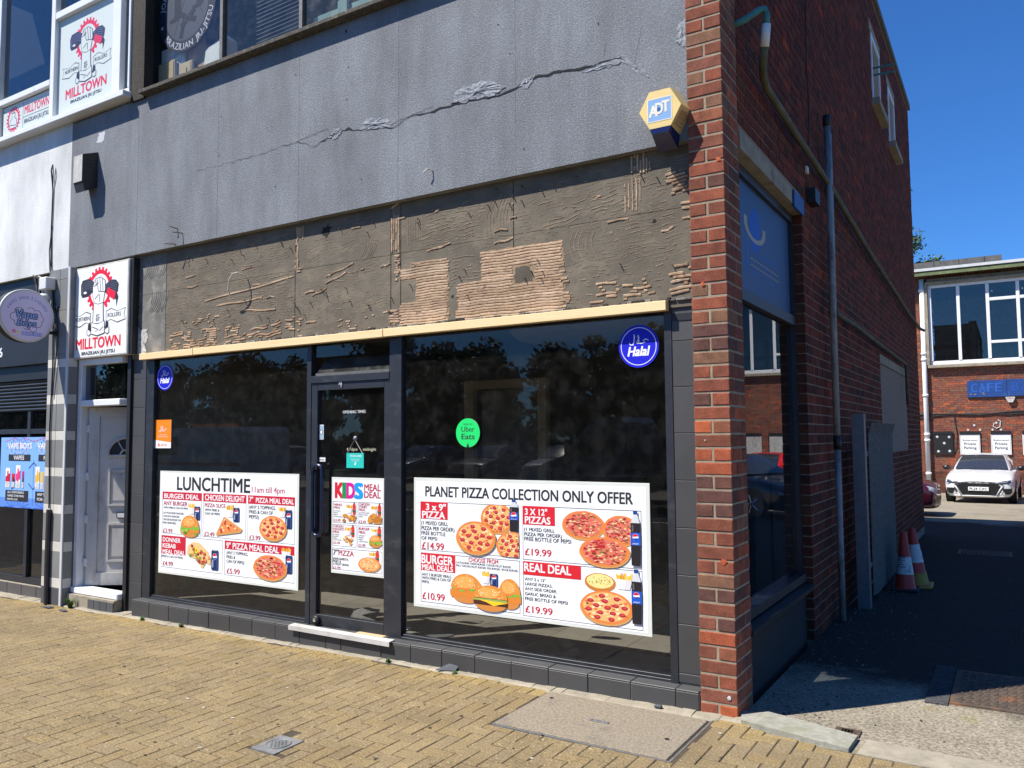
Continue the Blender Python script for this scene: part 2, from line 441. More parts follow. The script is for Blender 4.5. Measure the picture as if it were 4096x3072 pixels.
# ------------------------------------------------------------------ mesh helpers
class MB:
    def __init__(self):
        self.v, self.f, self.c, self.m = [], [], [], []
        self.cur = None
        self.mi = 0
    def add(self, vs, fs):
        o = len(self.v)
        self.v += [tuple(p) for p in vs]
        for f in fs:
            self.f.append(tuple(o + i for i in f))
            self.c.append(self.cur)
            self.m.append(self.mi)
        return self
    def box(self, x0, x1, y0, y1, z0, z1):
        return self.add([(x0, y0, z0), (x1, y0, z0), (x1, y1, z0), (x0, y1, z0), (x0, y0, z1), (x1, y0, z1), (x1, y1, z1), (x0, y1, z1)],
                        [(0, 3, 2, 1), (4, 5, 6, 7), (0, 1, 5, 4), (1, 2, 6, 5), (2, 3, 7, 6), (3, 0, 4, 7)])
    def cbox(self, x0, x1, y0, y1, z0, z1, b=0.004, skew=0.0):
        """box with chamfered edges (44 triangles)"""
        o = len(self.v)
        idx = {}
        vs = []
        for ix, X in ((0, x0), (1, x1)):
            for iy, Y in ((0, y0), (1, y1)):
                for iz, Zz in ((0, z0), (1, z1)):
                    sx, sy, sz = (1 if ix == 0 else -1), (1 if iy == 0 else -1), (1 if iz == 0 else -1)
                    for a in range(3):
                        p = [X + sx * b, Y + sy * b, Zz + sz * b]
                        p[a] = (X, Y, Zz)[a]
                        idx[ix, iy, iz, a] = len(vs)
                        vs.append(tuple(p))
        fs = []
        for a in range(3):
            for s in (0, 1):
                o1, o2 = [k for k in range(3) if k != a]
                q = []
                for i, j in ((0, 0), (1, 0), (1, 1), (0, 1)):
                    k = [0, 0, 0]
                    k[a], k[o1], k[o2] = s, i, j
                    q.append(idx[k[0], k[1], k[2], a])
                flip = (s == 0) ^ (a == 1)
                fs.append(tuple(q[::-1]) if flip else tuple(q))
        for a in range(3):
            o1, o2 = [k for k in range(3) if k != a]
            for i in (0, 1):
                for j in (0, 1):
                    k0, k1 = [0, 0, 0], [0, 0, 0]
                    k0[a], k1[a] = 0, 1
                    k0[o1] = k1[o1] = i
                    k0[o2] = k1[o2] = j
                    fs.append((idx[(*k0, o1)], idx[(*k1, o1)], idx[(*k1, o2)], idx[(*k0, o2)]))
        for ix in (0, 1):
            for iy in (0, 1):
                for iz in (0, 1):
                    fs.append((idx[ix, iy, iz, 0], idx[ix, iy, iz, 1], idx[ix, iy, iz, 2]))
        return self.add(vs, fs)
    def prism(self, pts, h):
        """pts: closed 3-D outline, extruded by vector h"""
        n = len(pts)
        h = Vector(h)
        a = [Vector(p) for p in pts]
        return self.add(a + [p + h for p in a], [tuple(range(n))[::-1], tuple(range(n, 2 * n))] + [(i, (i + 1) % n, n + (i + 1) % n, n + i) for i in range(n)])
    def tube(self, path, r, n=8, caps=True):
        P = [Vector(p) for p in path]
        rs = r if isinstance(r, (list, tuple)) else [r] * len(P)
        vs, fs = [], []
        ref = None
        for i, p in enumerate(P):
            d = (P[min(i + 1, len(P) - 1)] - P[max(i - 1, 0)])
            if d.length < 1e-9:
                d = Vector((0, 0, 1))
            d.normalize()
            if ref is None:
                ref = d.orthogonal().normalized()
            else:
                ref = (ref - d * ref.dot(d))
                ref = ref.normalized() if ref.length > 1e-6 else d.orthogonal().normalized()
            b = d.cross(ref)
            for k in range(n):
                t = 2 * pi * k / n
                vs.append(p + (ref * cos(t) + b * sin(t)) * rs[i])
        for i in range(len(P) - 1):
            for k in range(n):
                k2 = (k + 1) % n
                fs.append((i * n + k, i * n + k2, (i + 1) * n + k2, (i + 1) * n + k))
        if caps:
            fs.append(tuple(range(n))[::-1])
            fs.append(tuple((len(P) - 1) * n + k for k in range(n)))
        return self.add(vs, fs)
    def lathe(self, prof, c, axis='z', n=20, a0=0.0, a1=2 * pi):
        """prof: (radius, height) pairs turned about an axis through c"""
        vs, fs = [], []
        full = abs(a1 - a0 - 2 * pi) < 1e-6
        m = n if full else n + 1
        for r, h in prof:
            for k in range(m):
                t = a0 + (a1 - a0) * k / n
                if axis == 'z':
                    q = (c[0] + r * cos(t), c[1] + r * sin(t), c[2] + h)
                elif axis == 'x':
                    q = (c[0] + h, c[1] + r * cos(t), c[2] + r * sin(t))
                else:
                    q = (c[0] + r * sin(t), c[1] + h, c[2] + r * cos(t))
                vs.append(q)
        for i in range(len(prof) - 1):
            for k in range(n):
                k2 = (k + 1) % m
                fs.append((i * m + k, i * m + k2, (i + 1) * m + k2, (i + 1) * m + k))
        return self.add(vs, fs)
    def quad(self, a, b, c, d):
        return self.add([a, b, c, d], [(0, 1, 2, 3)])
    def poly(self, pts):
        return self.add(pts, [tuple(range(len(pts)))])
    def build(self, name, mat, parent=None, smooth=False, base=None):
        me = bpy.data.meshes.new(name)
        off = Vector((0, 0, 0))
        if parent is None and base is None and self.v:
            xs, ys, zs = zip(*self.v)
            off = Vector(((min(xs) + max(xs)) / 2, (min(ys) + max(ys)) / 2, min(zs)))
        elif base is not None:
            off = Vector(base)
        me.from_pydata([(x - off.x, y - off.y, z - off.z) for x, y, z in self.v], [], self.f)
        for m in (mat if isinstance(mat, (list, tuple)) else [mat]):
            me.materials.append(MATS[m])
        if any(self.m):
            me.polygons.foreach_set('material_index', self.m)
        if any(c is not None for c in self.c):
            at = me.color_attributes.new('Col', 'FLOAT_COLOR', 'CORNER')
            buf = []
            for f, c in zip(self.f, self.c):
                c = c or (0.5, 0.5, 0.5)
                buf += [c[0], c[1], c[2], 1.0] * len(f)
            at.data.foreach_set('color', buf)
        if smooth:
            me.polygons.foreach_set('use_smooth', [True] * len(me.polygons))
        me.update()
        ob = bpy.data.objects.new(name, me)
        COL.objects.link(ob)
        ob.location = off
        if parent is not None:
            attach(ob, parent)
        return ob

def world_loc(o):
    l = Vector(o.location)
    if o.parent is not None:
        l = l + world_loc(o.parent) + Vector(o.matrix_parent_inverse.translation)
    return l

def attach(ob, parent):
    """parent without moving: parents here are only ever translated"""
    ob.parent = parent
    ob.matrix_parent_inverse = Matrix.Translation(-world_loc(parent))

def tag(o, label, cat, group=None, kind=None):
    o['label'] = label
    if cat:
        o['category'] = cat
    if group:
        o['group'] = group
    if kind:
        o['kind'] = kind
    return o

def thing(name, label, cat, loc=(0, 0, 0), group=None):
    e = bpy.data.objects.new(name, None)
    e.empty_display_size = 0.1
    COL.objects.link(e)
    e.location = loc
    return tag(e, label, cat, group)

def structure(o):
    o['kind'] = 'structure'
    return o

def B(*a):
    return MB().box(*a)

def part_box(name, mat, parent, *a, chamfer=0.0):
    return (MB().cbox(*a, chamfer) if chamfer else MB().box(*a)).build(name, mat, parent)

def copy_tree(o, parent=None):
    c = o.copy()
    COL.objects.link(c)
    if parent is not None:
        c.parent = parent
        c.matrix_parent_inverse = o.matrix_parent_inverse.copy()
    for ch in list(o.children):
        copy_tree(ch, c)
    return c

# ------------------------------------------------------------------ lettering and flat print
_TX = {}
def text_mesh(s, bold=0.0, shear=0.0, spacing=1.0):
    key = (s, bold, shear, spacing)
    if key in _TX:
        return _TX[key]
    cu = bpy.data.curves.new('t', 'FONT')
    cu.body = s
    cu.offset = bold
    cu.shear = shear
    cu.space_character = spacing
    cu.resolution_u = 3
    cu.fill_mode = 'FRONT'
    ob = bpy.data.objects.new('t', cu)
    me = bpy.data.meshes.new_from_object(ob)
    v = [(p.co.x, p.co.y) for p in me.vertices]
    f = [tuple(p.vertices) for p in me.polygons]
    bpy.data.objects.remove(ob)
    bpy.data.meshes.remove(me)
    bpy.data.curves.remove(cu)
    _TX[key] = (v, f)
    return v, f
def cap_h(bold=0.0):
    v, f = text_mesh('H', bold)
    ys = [p[1] for p in v]
    return max(ys) - min(ys), min(ys)

class Print:
    """flat printed design on a plane: u to the right, v up, each layer a hair further out"""
    def __init__(self, o, u, v, n, step=0.0004):
        self.o, self.u, self.vv, self.n = Vector(o), Vector(u), Vector(v), Vector(n)
        self.mb = MB()
        self.step = step
        self.cnt = 0
    def nxt(self, k):
        """every shape gets its own hair's breadth so that no two printed faces coincide"""
        self.cnt += 1
        return k + (self.cnt % 16) * 0.055
    def P(self, u, v, k):
        return self.o + self.u * u + self.vv * v + self.n * (self.step * (k + 1))
    def poly(self, pts, col, k=0):
        self.mb.cur = col
        k = self.nxt(k)
        self.mb.poly([self.P(a, b, k) for a, b in pts])
    def rect(self, u0, v0, u1, v1, col, k=0):
        self.poly([(u0, v0), (u1, v0), (u1, v1), (u0, v1)], col, k)
    def frame(self, u0, v0, u1, v1, w, col, k=0):
        self.rect(u0, v0, u1, v0 + w, col, k)
        self.rect(u0, v1 - w, u1, v1, col, k)
        self.rect(u0, v0 + w, u0 + w, v1 - w, col, k)
        self.rect(u1 - w, v0 + w, u1, v1 - w, col, k)
    def disc(self, u, v, r, col, k=0, ry=None, n=24, wob=0.0, seed=0):
        rg = random.Random(seed)
        ry = r if ry is None else ry
        self.poly([(u + r * cos(t) * (1 + wob * (rg.random() - 0.5)), v + ry * sin(t) * (1 + wob * (rg.random() - 0.5))) for t in (2 * pi * i / n for i in range(n))], col, k)
    def ring(self, u, v, r0, r1, col, k=0, n=36, a0=0.0, a1=2 * pi, sy=1.0):
        self.mb.cur = col
        k = self.nxt(k)
        for i in range(n):
            t0, t1 = a0 + (a1 - a0) * i / n, a0 + (a1 - a0) * (i + 1) / n
            self.mb.poly([self.P(u + r * cos(t), v + r * sin(t) * sy, k) for r, t in ((r0, t0), (r1, t0), (r1, t1), (r0, t1))])
    def line(self, pts, w, col, k=0):
        self.mb.cur = col
        k = self.nxt(k)
        P = [Vector((a, b)) for a, b in pts]
        L, R = [], []
        for i, p in enumerate(P):
            d = P[min(i + 1, len(P) - 1)] - P[max(i - 1, 0)]
            d = d.normalized() if d.length > 1e-9 else Vector((1, 0))
            nn = Vector((-d.y, d.x)) * ((w[i] if isinstance(w, (list, tuple)) else w) / 2)
            L.append(p + nn)
            R.append(p - nn)
        for i in range(len(P) - 1):
            self.mb.poly([self.P(q.x, q.y, k) for q in (L[i], R[i], R[i + 1], L[i + 1])])
    def text(self, s, u0, v, u1, h, col, k=1, bold=0.0, shear=0.0):
        """text from u0 to u1 with baseline v and capital height h (u1=None: natural width)"""
        extra, bold = bold * .85, 0.0
        vs, fs = text_mesh(s, bold, shear)
        if not vs:
            return
        ch, cb = cap_h(bold)
        xs = [p[0] for p in vs]
        x0, x1 = min(xs), max(xs)
        sy = h / ch
        sx = (u1 - u0) / (x1 - x0) if u1 is not None else sy
        self.mb.cur = col
        d, e = extra * sx, extra * sy * .7
        for (a, b) in (((-d, -e), (d, e), (d, -e), (-d, e)) if extra > .02 else ((-d, 0), (d, 0)) if extra else ((0, 0),)):
            kk = self.nxt(k)
            self.mb.add([self.P(u0 + (x - x0) * sx + a, v + (y - cb) * sy + b, kk) for x, y in vs], fs)
    def textc(self, s, uc, v, h, col, k=1, bold=0.0, sx=1.0, shear=0.0):
        vs, _ = text_mesh(s, bold, shear)
        xs = [p[0] for p in vs]
        w = (max(xs) - min(xs)) * h / cap_h(bold)[0] * sx
        self.text(s, uc - w / 2, v, uc + w / 2, h, col, k, bold, shear)
    def arc_text(self, s, uc, vc, r, a_mid, h, col, k=1, bold=0.0, inside=False, gap=1.12, sx=1.0):
        bold = 0.0
        ch, cb = cap_h(bold)
        sc = h / ch
        adv = []
        for c in s:
            if c == ' ':
                adv.append(0.45 * sc)
                continue
            xs = [p[0] for p in text_mesh(c, bold)[0]]
            adv.append((max(xs) - min(xs)) * sc * sx + 0.10 * sc * gap)
        tot = sum(adv)
        pos = -tot / 2
        self.mb.cur = col
        for c, a in zip(s, adv):
            m = pos + a / 2
            pos += a
            if c == ' ':
                continue
            vs, fs = text_mesh(c, bold)
            xs = [p[0] for p in vs]
            xm = (min(xs) + max(xs)) / 2
            t = a_mid - m / r if not inside else a_mid + m / r
            er = Vector((cos(t), sin(t)))
            et = Vector((sin(t), -cos(t))) if not inside else Vector((-sin(t), cos(t)))
            up = er if not inside else -er
            ctr = Vector((uc, vc)) + er * r
            pts = []
            for x, y in vs:
                q = ctr + et * ((x - xm) * sc * sx) + up * ((y - cb) * sc)
                pts.append(self.P(q.x, q.y, k))
            self.mb.add(pts, fs)
            self.mb.add([p_ + self.n * (self.step * .3) + self.u * (h * .05) for p_ in pts], fs)
    def build(self, name, parent, mat='print'):
        return self.mb.build(name, mat, parent)

def facade_print(x0, y, z0, step=0.0004):
    """a print that faces the street (-Y): u = x, v = z from (x0, z0)"""
    return Print((x0, y, z0), (1, 0, 0), (0, 0, 1), (0, -1, 0), step)

BRICK_COLS = [(0.185, 0.062, 0.036), (0.245, 0.072, 0.039), (0.33, 0.084, 0.038), (0.130, 0.056, 0.041), (0.245, 0.086, 0.046),
              (0.200, 0.098, 0.058), (0.200, 0.062, 0.037), (0.42, 0.105, 0.040), (0.112, 0.050, 0.040), (0.215, 0.076, 0.048)]
BRICK_W = [6, 5, 2.5, 4, 5, 3, 6, 0.8, 3.5, 4]

# ------------------------------------------------------------------ setting: ground, pavement, alley, road
def zg(x):
    return 0.008 * min(x, 0.0)
def zyard(y):
    if y < 3.0:
        return -0.012
    if y < 14.0:
        return -0.012 - 0.19 * (y - 3.0) / 11.0
    return -0.202 - 0.24 * min(1.0, (y - 14.0) / 12.0)

structure(B(-900, 900, -900, 900, -1.2, -0.75).build('ground', 'grass'))

# alley and rear yard: one sheet of worn tarmac that falls gently away from the street
_mb = MB()
_xs = [-14 + 0.5 * i for i in range(70)]
_ys = [-0.2 + 0.4 * i for i in range(75)]
_rg = random.Random(3)
_nz = [[_rg.uniform(-0.004, 0.004) for _ in _ys] for _ in _xs]
_vs = [(x, y, zyard(y) + _nz[i][j]) for i, x in enumerate(_xs) for j, y in enumerate(_ys)]
_fs = []
for i in range(len(_xs) - 1):
    for j in range(len(_ys) - 1):
        if _xs[i + 1] <= 0.01 and _ys[j] < 10.2:
            continue
        a = i * len(_ys) + j
        _fs.append((a, a + len(_ys), a + len(_ys) + 1, a + 1))
_mb.add(_vs, _fs)
yard = structure(_mb.build('yard', 'tarmac_yard'))

# pavement bed, kerb line and road across the front (seen in the shop windows)
_mb = MB()
_mb.add([(-40, -6.2, -0.004 - 0.32), (0, -6.2, -0.004), (0, 0.12, -0.004), (-40, 0.12, -0.004 - 0.32), (30, -6.2, -0.004), (30, -0.17, -0.004), (0, -0.17, -0.004),
         (-40, -6.2, -0.75), (30, -6.2, -0.75)], [(0, 1, 2, 3), (1, 4, 5, 6), (0, 7, 8, 4, 1)])
pavement = structure(_mb.build('pavement', 'joint_sand'))
road = structure(B(-200, 200, -14.0, -6.2, -0.9, -0.16).build('road', 'tarmac_road'))
_mb = MB()
for _i in range(40):
    _mb.box(-60 + 3 * _i, -58.2 + 3 * _i, -10.15, -10.05, -0.158, -0.156)
_mb.box(-200, 200, -6.55, -6.45, -0.158, -0.156)
_mb.box(-200, 200, -6.75, -6.65, -0.158, -0.156)
_rm = _mb.build('road_marking', 'plate_white', road)
structure(B(-200, 200, -17.0, -14.0, -0.9, -0.05).build('far_pavement', 'pale_concrete'))
structure(B(-200, 200, -24.0, -17.0, -0.9, -0.10).build('car_park', 'tarmac_road'))
structure(B(-200, 200, -120.0, -24.0, -0.9, -0.06).build('verge', 'grass'))

# herringbone block paving
PAVE_COLS = [(0.205, 0.153, 0.078), (0.214, 0.161, 0.083), (0.196, 0.146, 0.077), (0.208, 0.152, 0.073), (0.200, 0.151, 0.083), (0.220, 0.164, 0.083), (0.188, 0.140, 0.073), (0.206, 0.155, 0.079)]
HOLES = [(-1.085, -0.708, -0.10, 0.2), (-1.922, -1.548, -1.750, -1.350)]
def front_limit(x):
    if x > 0.03:
        return -0.055 - 0.24 * x if x < 0.58 else -0.185 - 0.03 * (x - 0.58)
    return -0.055 - 0.012 * sin(x * 5.1) - 0.008 * sin(x * 13.0)
W_ = 0.0845
_blocks = []
for c in range(-112, 56):
    for r in range(-40, 2):
        k = (c - r) % 4
        if k == 0:
            q = [c * W_, r * W_, (c + 2) * W_, (r + 1) * W_]
        elif k == 3:
            q = [c * W_, r * W_, (c + 1) * W_, (r + 2) * W_]
        else:
            continue
        cx = (q[0] + q[2]) / 2
        lim = min(front_limit(q[0]), front_limit(q[2])) if cx > 0 else front_limit(cx)
        q[3] = min(q[3], lim)
        ok = q[3] - q[1] > 0.02
        for h in HOLES:
            if q[2] > h[0] and q[0] < h[2] and q[3] > h[1] and q[1] < h[3]:
                cut = [(h[1] - q[1], 3, h[1]), (q[3] - h[3], 1, h[3]), (h[0] - q[0], 2, h[0]), (q[2] - h[2], 0, h[2])]
                best = max(cut)
                if best[0] < 0.02:
                    ok = False
                else:
                    q[best[1]] = best[2]
        if ok and -9.3 < cx < 4.2:
            _blocks.append(q)
def _bkey(q):
    x, y = (q[0] + q[2]) / 2, (q[1] + q[3]) / 2
    seen = (y > -2.35 + 0.25 * max(0.0, x + 3.4)) if x < -0.6 else (y > -1.65 + 0.75 * (x + 0.6))
    return (0 if seen else 1, (x - CAM.x) ** 2 + (y - CAM.y) ** 2)
_blocks.sort(key=_bkey)
_meshes = {}
_rest = MB()
for i, q in enumerate(_blocks):
    cx, cy = (q[0] + q[2]) / 2, (q[1] + q[3]) / 2
    w, d = q[2] - q[0] - 0.0055, q[3] - q[1] - 0.0055
    ci = _rg.randrange(len(PAVE_COLS))
    dz = _rg.uniform(-0.001, 0.0018) + zg(cx)
    near = 1.5 * max(0.0, 1.0 + cy / 0.26)                   # cleaner, yellower blocks along the shop front
    if i < 300:
        key = (round(w, 3), round(d, 3), ci, round(near, 1))
        if key not in _meshes:
            m = MB()
            b0 = PAVE_COLS[ci]
            m.cur = (b0[0] * (1 + 0.22 * key[3]), b0[1] * (1 + 0.18 * key[3]), b0[2] * (1 - 0.05 * key[3]))
            m.cbox(-w / 2, w / 2, -d / 2, d / 2, -0.045, 0.0, 0.003)
            o = m.build('paving_block', 'paver', None, base=(0, 0, 0))
            _meshes[key] = o.data
        else:
            o = bpy.data.objects.new('paving_block', _meshes[key])
            COL.objects.link(o)
        o.location = (cx, cy, dz)
        o.rotation_euler = (_rg.uniform(-0.006, 0.006), _rg.uniform(-0.006, 0.006), _rg.uniform(-0.006, 0.006))
        attach(o, pavement)
    else:
        b0 = PAVE_COLS[ci]
        _rest.cur = (b0[0] * (1 + 0.22 * near), b0[1] * (1 + 0.18 * near), b0[2] * (1 - 0.05 * near))
        _rest.cbox(cx - w / 2, cx + w / 2, cy - d / 2, cy + d / 2, dz - 0.045, dz, 0.003)
_o = _rest.build('block_paving', 'paver', pavement)
_o['kind'] = 'stuff'

# broken mortar fillet between the blocks and the shop plinth
_mb = MB()
_n = 110
_pts = []
for i in range(_n + 1):
    x = -7.6 + 7.8 * i / _n
    e = -0.045 - 0.02 * (0.5 + 0.5 * sin(x * 6.3)) - _rg.uniform(0, 0.022)
    if -1.12 < x < -0.1:
        e = -0.115 - _rg.uniform(0, 0.02)
    _pts.append((x, e))
for i in range(_n):
    (x0, e0), (x1, e1) = _pts[i], _pts[i + 1]
    z0, z1 = zg(x0), zg(x1)
    h0, h1 = _rg.uniform(0.006, 0.016), _rg.uniform(0.006, 0.016)
    _mb.add([(x0, e0, z0 - 0.012), (x1, e1, z1 - 0.012), (x1, e1 * 0.55, z1 + h1 * 0.5), (x0, e0 * 0.55, z0 + h0 * 0.5), (x1, 0.1, z1 + h1), (x0, 0.1, z0 + h0)],
            [(0, 1, 2, 3), (3, 2, 4, 5)])
_mb.build('mortar_fillet', 'pale_concrete', pavement)

# kerb stone at the alley mouth and the concrete run beside it
_mb = MB()
_mb.prism([(0.03, -0.055, 0.018), (0.215, -0.10, 0.018), (0.565, -0.172, 0.014), (0.575, 0.03, 0.014), (0.33, 0.09, 0.018), (0.115, 0.14, 0.02), (0.01, 0.03, 0.02)][::-1], (0, 0, -0.2))
tag(_mb.build('kerb_stone', 'kerb_stone'), 'weathered grey kerb stone wedged between brick pier and alley', 'kerb stone')
_mb = MB()
_pp = [(0.60, -0.18), (1.2, -0.20), (3.0, -0.24), (6.0, -0.3), (6.0, 0.05), (3.0, 0.02), (1.5, 0.0), (1.0, 0.015), (0.62, 0.035)]
_mb.prism([(a, b, 0.002) for a, b in _pp][::-1], (0, 0, -0.1))
structure(_mb.build('concrete_crossing', 'pale_concrete'))

# inspection covers
t = thing('inspection_cover', 'large rectangular concrete-filled inspection cover in front of the pier', 'manhole cover', (-0.6, -0.4, 0))
_fr = MB()
for a in ((-1.075, -0.109, -0.700, -0.694), (-1.075, -0.109, -0.096, -0.09), (-1.075, -1.069, -0.694, -0.096), (-0.115, -0.109, -0.694, -0.096)):
    _fr.box(a[0], a[1], a[2], a[3], -0.06, 0.001 + zg(-0.6))
_fr.build('frame', 'grey_iron', t)
MB().cbox(-1.066, -0.128, -0.691, -0.100, -0.05, 0.002, 0.003).build('concrete_infill', 'cover_concrete', t)
B(-0.66, -0.55, -0.42, -0.395, 0.001, 0.006).build('name_plate', 'grey_iron', t)
for (a, b) in ((-1.0, -0.2), (-0.215, -0.46)):
    MB().lathe([(0.0, 0.0046), (0.012, 0.0046)], (a, b, 0), n=12).build('key_hole', 'crack_dark', t)
p = Print((-0.655, -0.417, 0.0062), (1, 0, 0), (0, 1, 0), (0, 0, 1))
p.text('ELKINGTON', 0.006, 0.006, 0.10, 0.011, (0.05, 0.05, 0.05), 0)
p.build('cast_lettering', t)

t = thing('stop_tap_cover', 'small grey square cover with round ribbed lid in the block paving', 'manhole cover', (-1.835, -1.45, zg(-1.8)))
_z = zg(-1.83)
_m = MB()
_q = [(-1.912, -1.546), (-1.753, -1.546), (-1.757, -1.352), (-1.919, -1.352)]
_m.prism([(a, b, _z + 0.003) for a, b in _q], (0, 0, -0.05))
_m.build('frame', 'grey_iron', t)
_c = Vector((-1.833, -1.446, _z + 0.004))
_m = MB()
_m.lathe([(0.0, 0.0), (0.056, 0.0), (0.058, 0.003), (0.061, 0.003), (0.062, 0.0)], _c, n=28)
for i in range(-4, 5):
    for j in range(-4, 5):
        if (i * i + j * j) * 0.0121 ** 2 < 0.05 ** 2 and (i + j) % 2 == 0:
            _m.box(_c.x + i * 0.012 - 0.006, _c.x + i * 0.012 + 0.006, _c.y + j * 0.012 - 0.003, _c.y + j * 0.012 + 0.003, _c.z, _c.z + 0.003)
_m.build('lid', 'grey_iron', t)

def iron_cover(label, x0, x1, y0, y1, cat='drain cover'):
    z = zyard((y0 + y1) / 2) + 0.009
    t = thing('drain_cover', label, cat, ((x0 + x1) / 2, (y0 + y1) / 2, z))
    MB().box(x0, x1, y0, y1, z - 0.06, z).build('frame', 'cast_iron', t)
    m = MB()
    nx, ny = max(4, int((x1 - x0) / 0.045)), max(4, int((y1 - y0) / 0.045))
    for i in range(nx):
        for j in range(ny):
            a, b = x0 + 0.03 + (x1 - x0 - 0.06) * (i + 0.5) / nx, y0 + 0.03 + (y1 - y0 - 0.06) * (j + 0.5) / ny
            if (i + j) % 2:
                m.box(a - 0.017, a + 0.017, b - 0.006, b + 0.006, z, z + 0.005)
            else:
                m.box(a - 0.006, a + 0.006, b - 0.017, b + 0.017, z, z + 0.005)
    m.build('tread_pattern', 'cast_iron', t)['kind'] = 'stuff'
    return t
iron_cover('rusty rectangular iron drain cover half in the shadow edge of the alley', 0.92, 1.75, 0.86, 1.60)
iron_cover('dark iron drain cover in the shaded alley beyond the cones', 0.60, 1.22, 7.95, 8.45)
B(0.80, 0.915, 0.82, 1.66, -0.06, zyard(1) + 0.0075).build('patch', 'tarmac_road', yard)
iron_cover('small broken iron gully grate beside the kerb stone', 0.455, 0.575, 0.055, 0.16)

# loose grit and litter along the foot of the side wall
_mb = MB()
for i in range(900):
    y = _rg.uniform(0.1, 5.0)
    x = abs(_rg.gauss(0, 0.22)) + (0.02 if y > 0.35 else 0.1)
    if i > 650:
        x, y = _rg.uniform(0.1, 2.2), _rg.uniform(0.15, 6.0)
    s = _rg.uniform(0.003, 0.011)
    z = zyard(y)
    g = _rg.choice([0.05, 0.08, 0.12, 0.2])
    _mb.cur = (g, g * 0.95, g * 0.85)
    a = _rg.uniform(0, 6.28)
    _mb.add([(x + s * cos(a + k * 2.09), y + s * sin(a + k * 2.09), z) for k in range(3)] + [(x, y, z + s * 1.1)], [(0, 1, 3), (1, 2, 3), (2, 0, 3)])
_o = _mb.build('grit', 'rubble')
tag(_o, 'scatter of loose grit along the foot of the alley wall', 'grit', kind='stuff')

# old chewing gum, stains and crumbs trodden into the blocks
_mb = MB()
for i in range(150):
    x, y = _rg.uniform(-6.5, 1.6), _rg.uniform(-2.2, -.12)
    r = _rg.uniform(.004, .013)
    g = _rg.choice([(.05, .042, .032), (.07, .06, .045), (.42, .40, .34), (.10, .08, .055)])
    _mb.cur = g
    n = 8
    _mb.poly([(x + r * cos(6.283 * k / n) * _rg.uniform(.7, 1.2), y + r * sin(6.283 * k / n) * _rg.uniform(.6, 1.1), zg(x) + .0032) for k in range(n)])
_o = _mb.build('gum_spots', 'rubble', pavement)
_o['kind'] = 'stuff'

# ------------------------------------------------------------------ the corner shop
shop = thing('corner_shop', 'closed takeaway corner shop with grey rendered upper wall and red brick side', 'shop building', (-3.0, 2.0, 0))
CH = 0.075                                             # brick course height
Z0 = 0.06                                              # top of the first bed joint
_brick_mesh = {}
def brick_col(rg):
    return rg.choices(range(len(BRICK_COLS)), BRICK_W)[0]
def put_brick(parent, x0, x1, y0, y1, z0, z1, ci, rg, mul=1.0, jit=1.0):
    key = (round(x1 - x0, 3), round(y1 - y0, 3), round(z1 - z0, 3), ci, mul)
    if key not in _brick_mesh:
        w, d, h = key[:3]
        m = MB()
        m.cur = tuple(v * mul for v in BRICK_COLS[ci]) if mul == 1.0 else (BRICK_COLS[ci][0] * mul * 1.35, BRICK_COLS[ci][1] * mul * .85, BRICK_COLS[ci][2] * mul * .7)
        m.cbox(-w / 2, w / 2, -d / 2, d / 2, -h / 2, h / 2, 0.004)
        o = m.build('brick', 'brick', None, base=(0, 0, 0))
        _brick_mesh[key] = o.data
    else:
        o = bpy.data.objects.new('brick', _brick_mesh[key])
        COL.objects.link(o)
    o.location = ((x0 + x1) / 2 + rg.uniform(-.0015, .0015) * jit, (y0 + y1) / 2 + rg.uniform(-.0015, .0015) * jit, (z0 + z1) / 2)
    o.rotation_euler = (rg.uniform(-.006, .006) * jit, rg.uniform(-.006, .006) * jit, rg.uniform(-.006, .006) * jit)
    attach(o, parent)
    return o

# --- brick pier at the corner: mortar core with each brick laid proud of it
rg = random.Random(21)
pier = B(-0.197, -0.0035, 0.0035, 0.2915, -0.1, 7.0).build('brick_pier', 'mortar', shop)
NPIER = 52
for k in range(NPIER + 1):
    z0 = Z0 + CH * (k - 1) + 0.005
    z1 = z0 + CH - 0.010
    if k == 0:
        z0 = -0.06
    if (k + 1) % 2 == 0:
        put_brick(pier, -0.200, 0.0, 0.0, 0.094, z0, z1, brick_col(rg), rg)
        put_brick(pier, -0.094, 0.0, 0.104, 0.294, z0, z1, brick_col(rg), rg)
    else:
        put_brick(pier, -0.200, -0.105, 0.0, 0.19, z0, z1, brick_col(rg), rg)
        put_brick(pier, -0.095, 0.0, 0.0, 0.192, z0, z1, brick_col(rg), rg)
        put_brick(pier, -0.095, 0.0, 0.202, 0.294, z0, z1, brick_col(rg), rg)
_m = MB()
for k in range(NPIER + 1, 93):
    z0 = Z0 + CH * (k - 1) + 0.005
    _m.cur = BRICK_COLS[brick_col(rg)]
    if (k + 1) % 2 == 0:
        _m.box(-0.2, 0.0, 0.0, 0.094, z0, z0 + CH - .01)
        _m.cur = BRICK_COLS[brick_col(rg)]
        _m.box(-0.094, 0.0, 0.104, 0.294, z0, z0 + CH - .01)
    else:
        _m.box(-0.2, -0.105, 0.0, 0.19, z0, z0 + CH - .01)
        _m.cur = BRICK_COLS[brick_col(rg)]
        _m.box(-0.095, 0.0, 0.0, 0.192, z0, z0 + CH - .01)
        _m.box(-0.095, 0.0, 0.202, 0.294, z0, z0 + CH - .01)
_o = _m.build('upper_brickwork', 'brick', pier)
_o['kind'] = 'stuff'
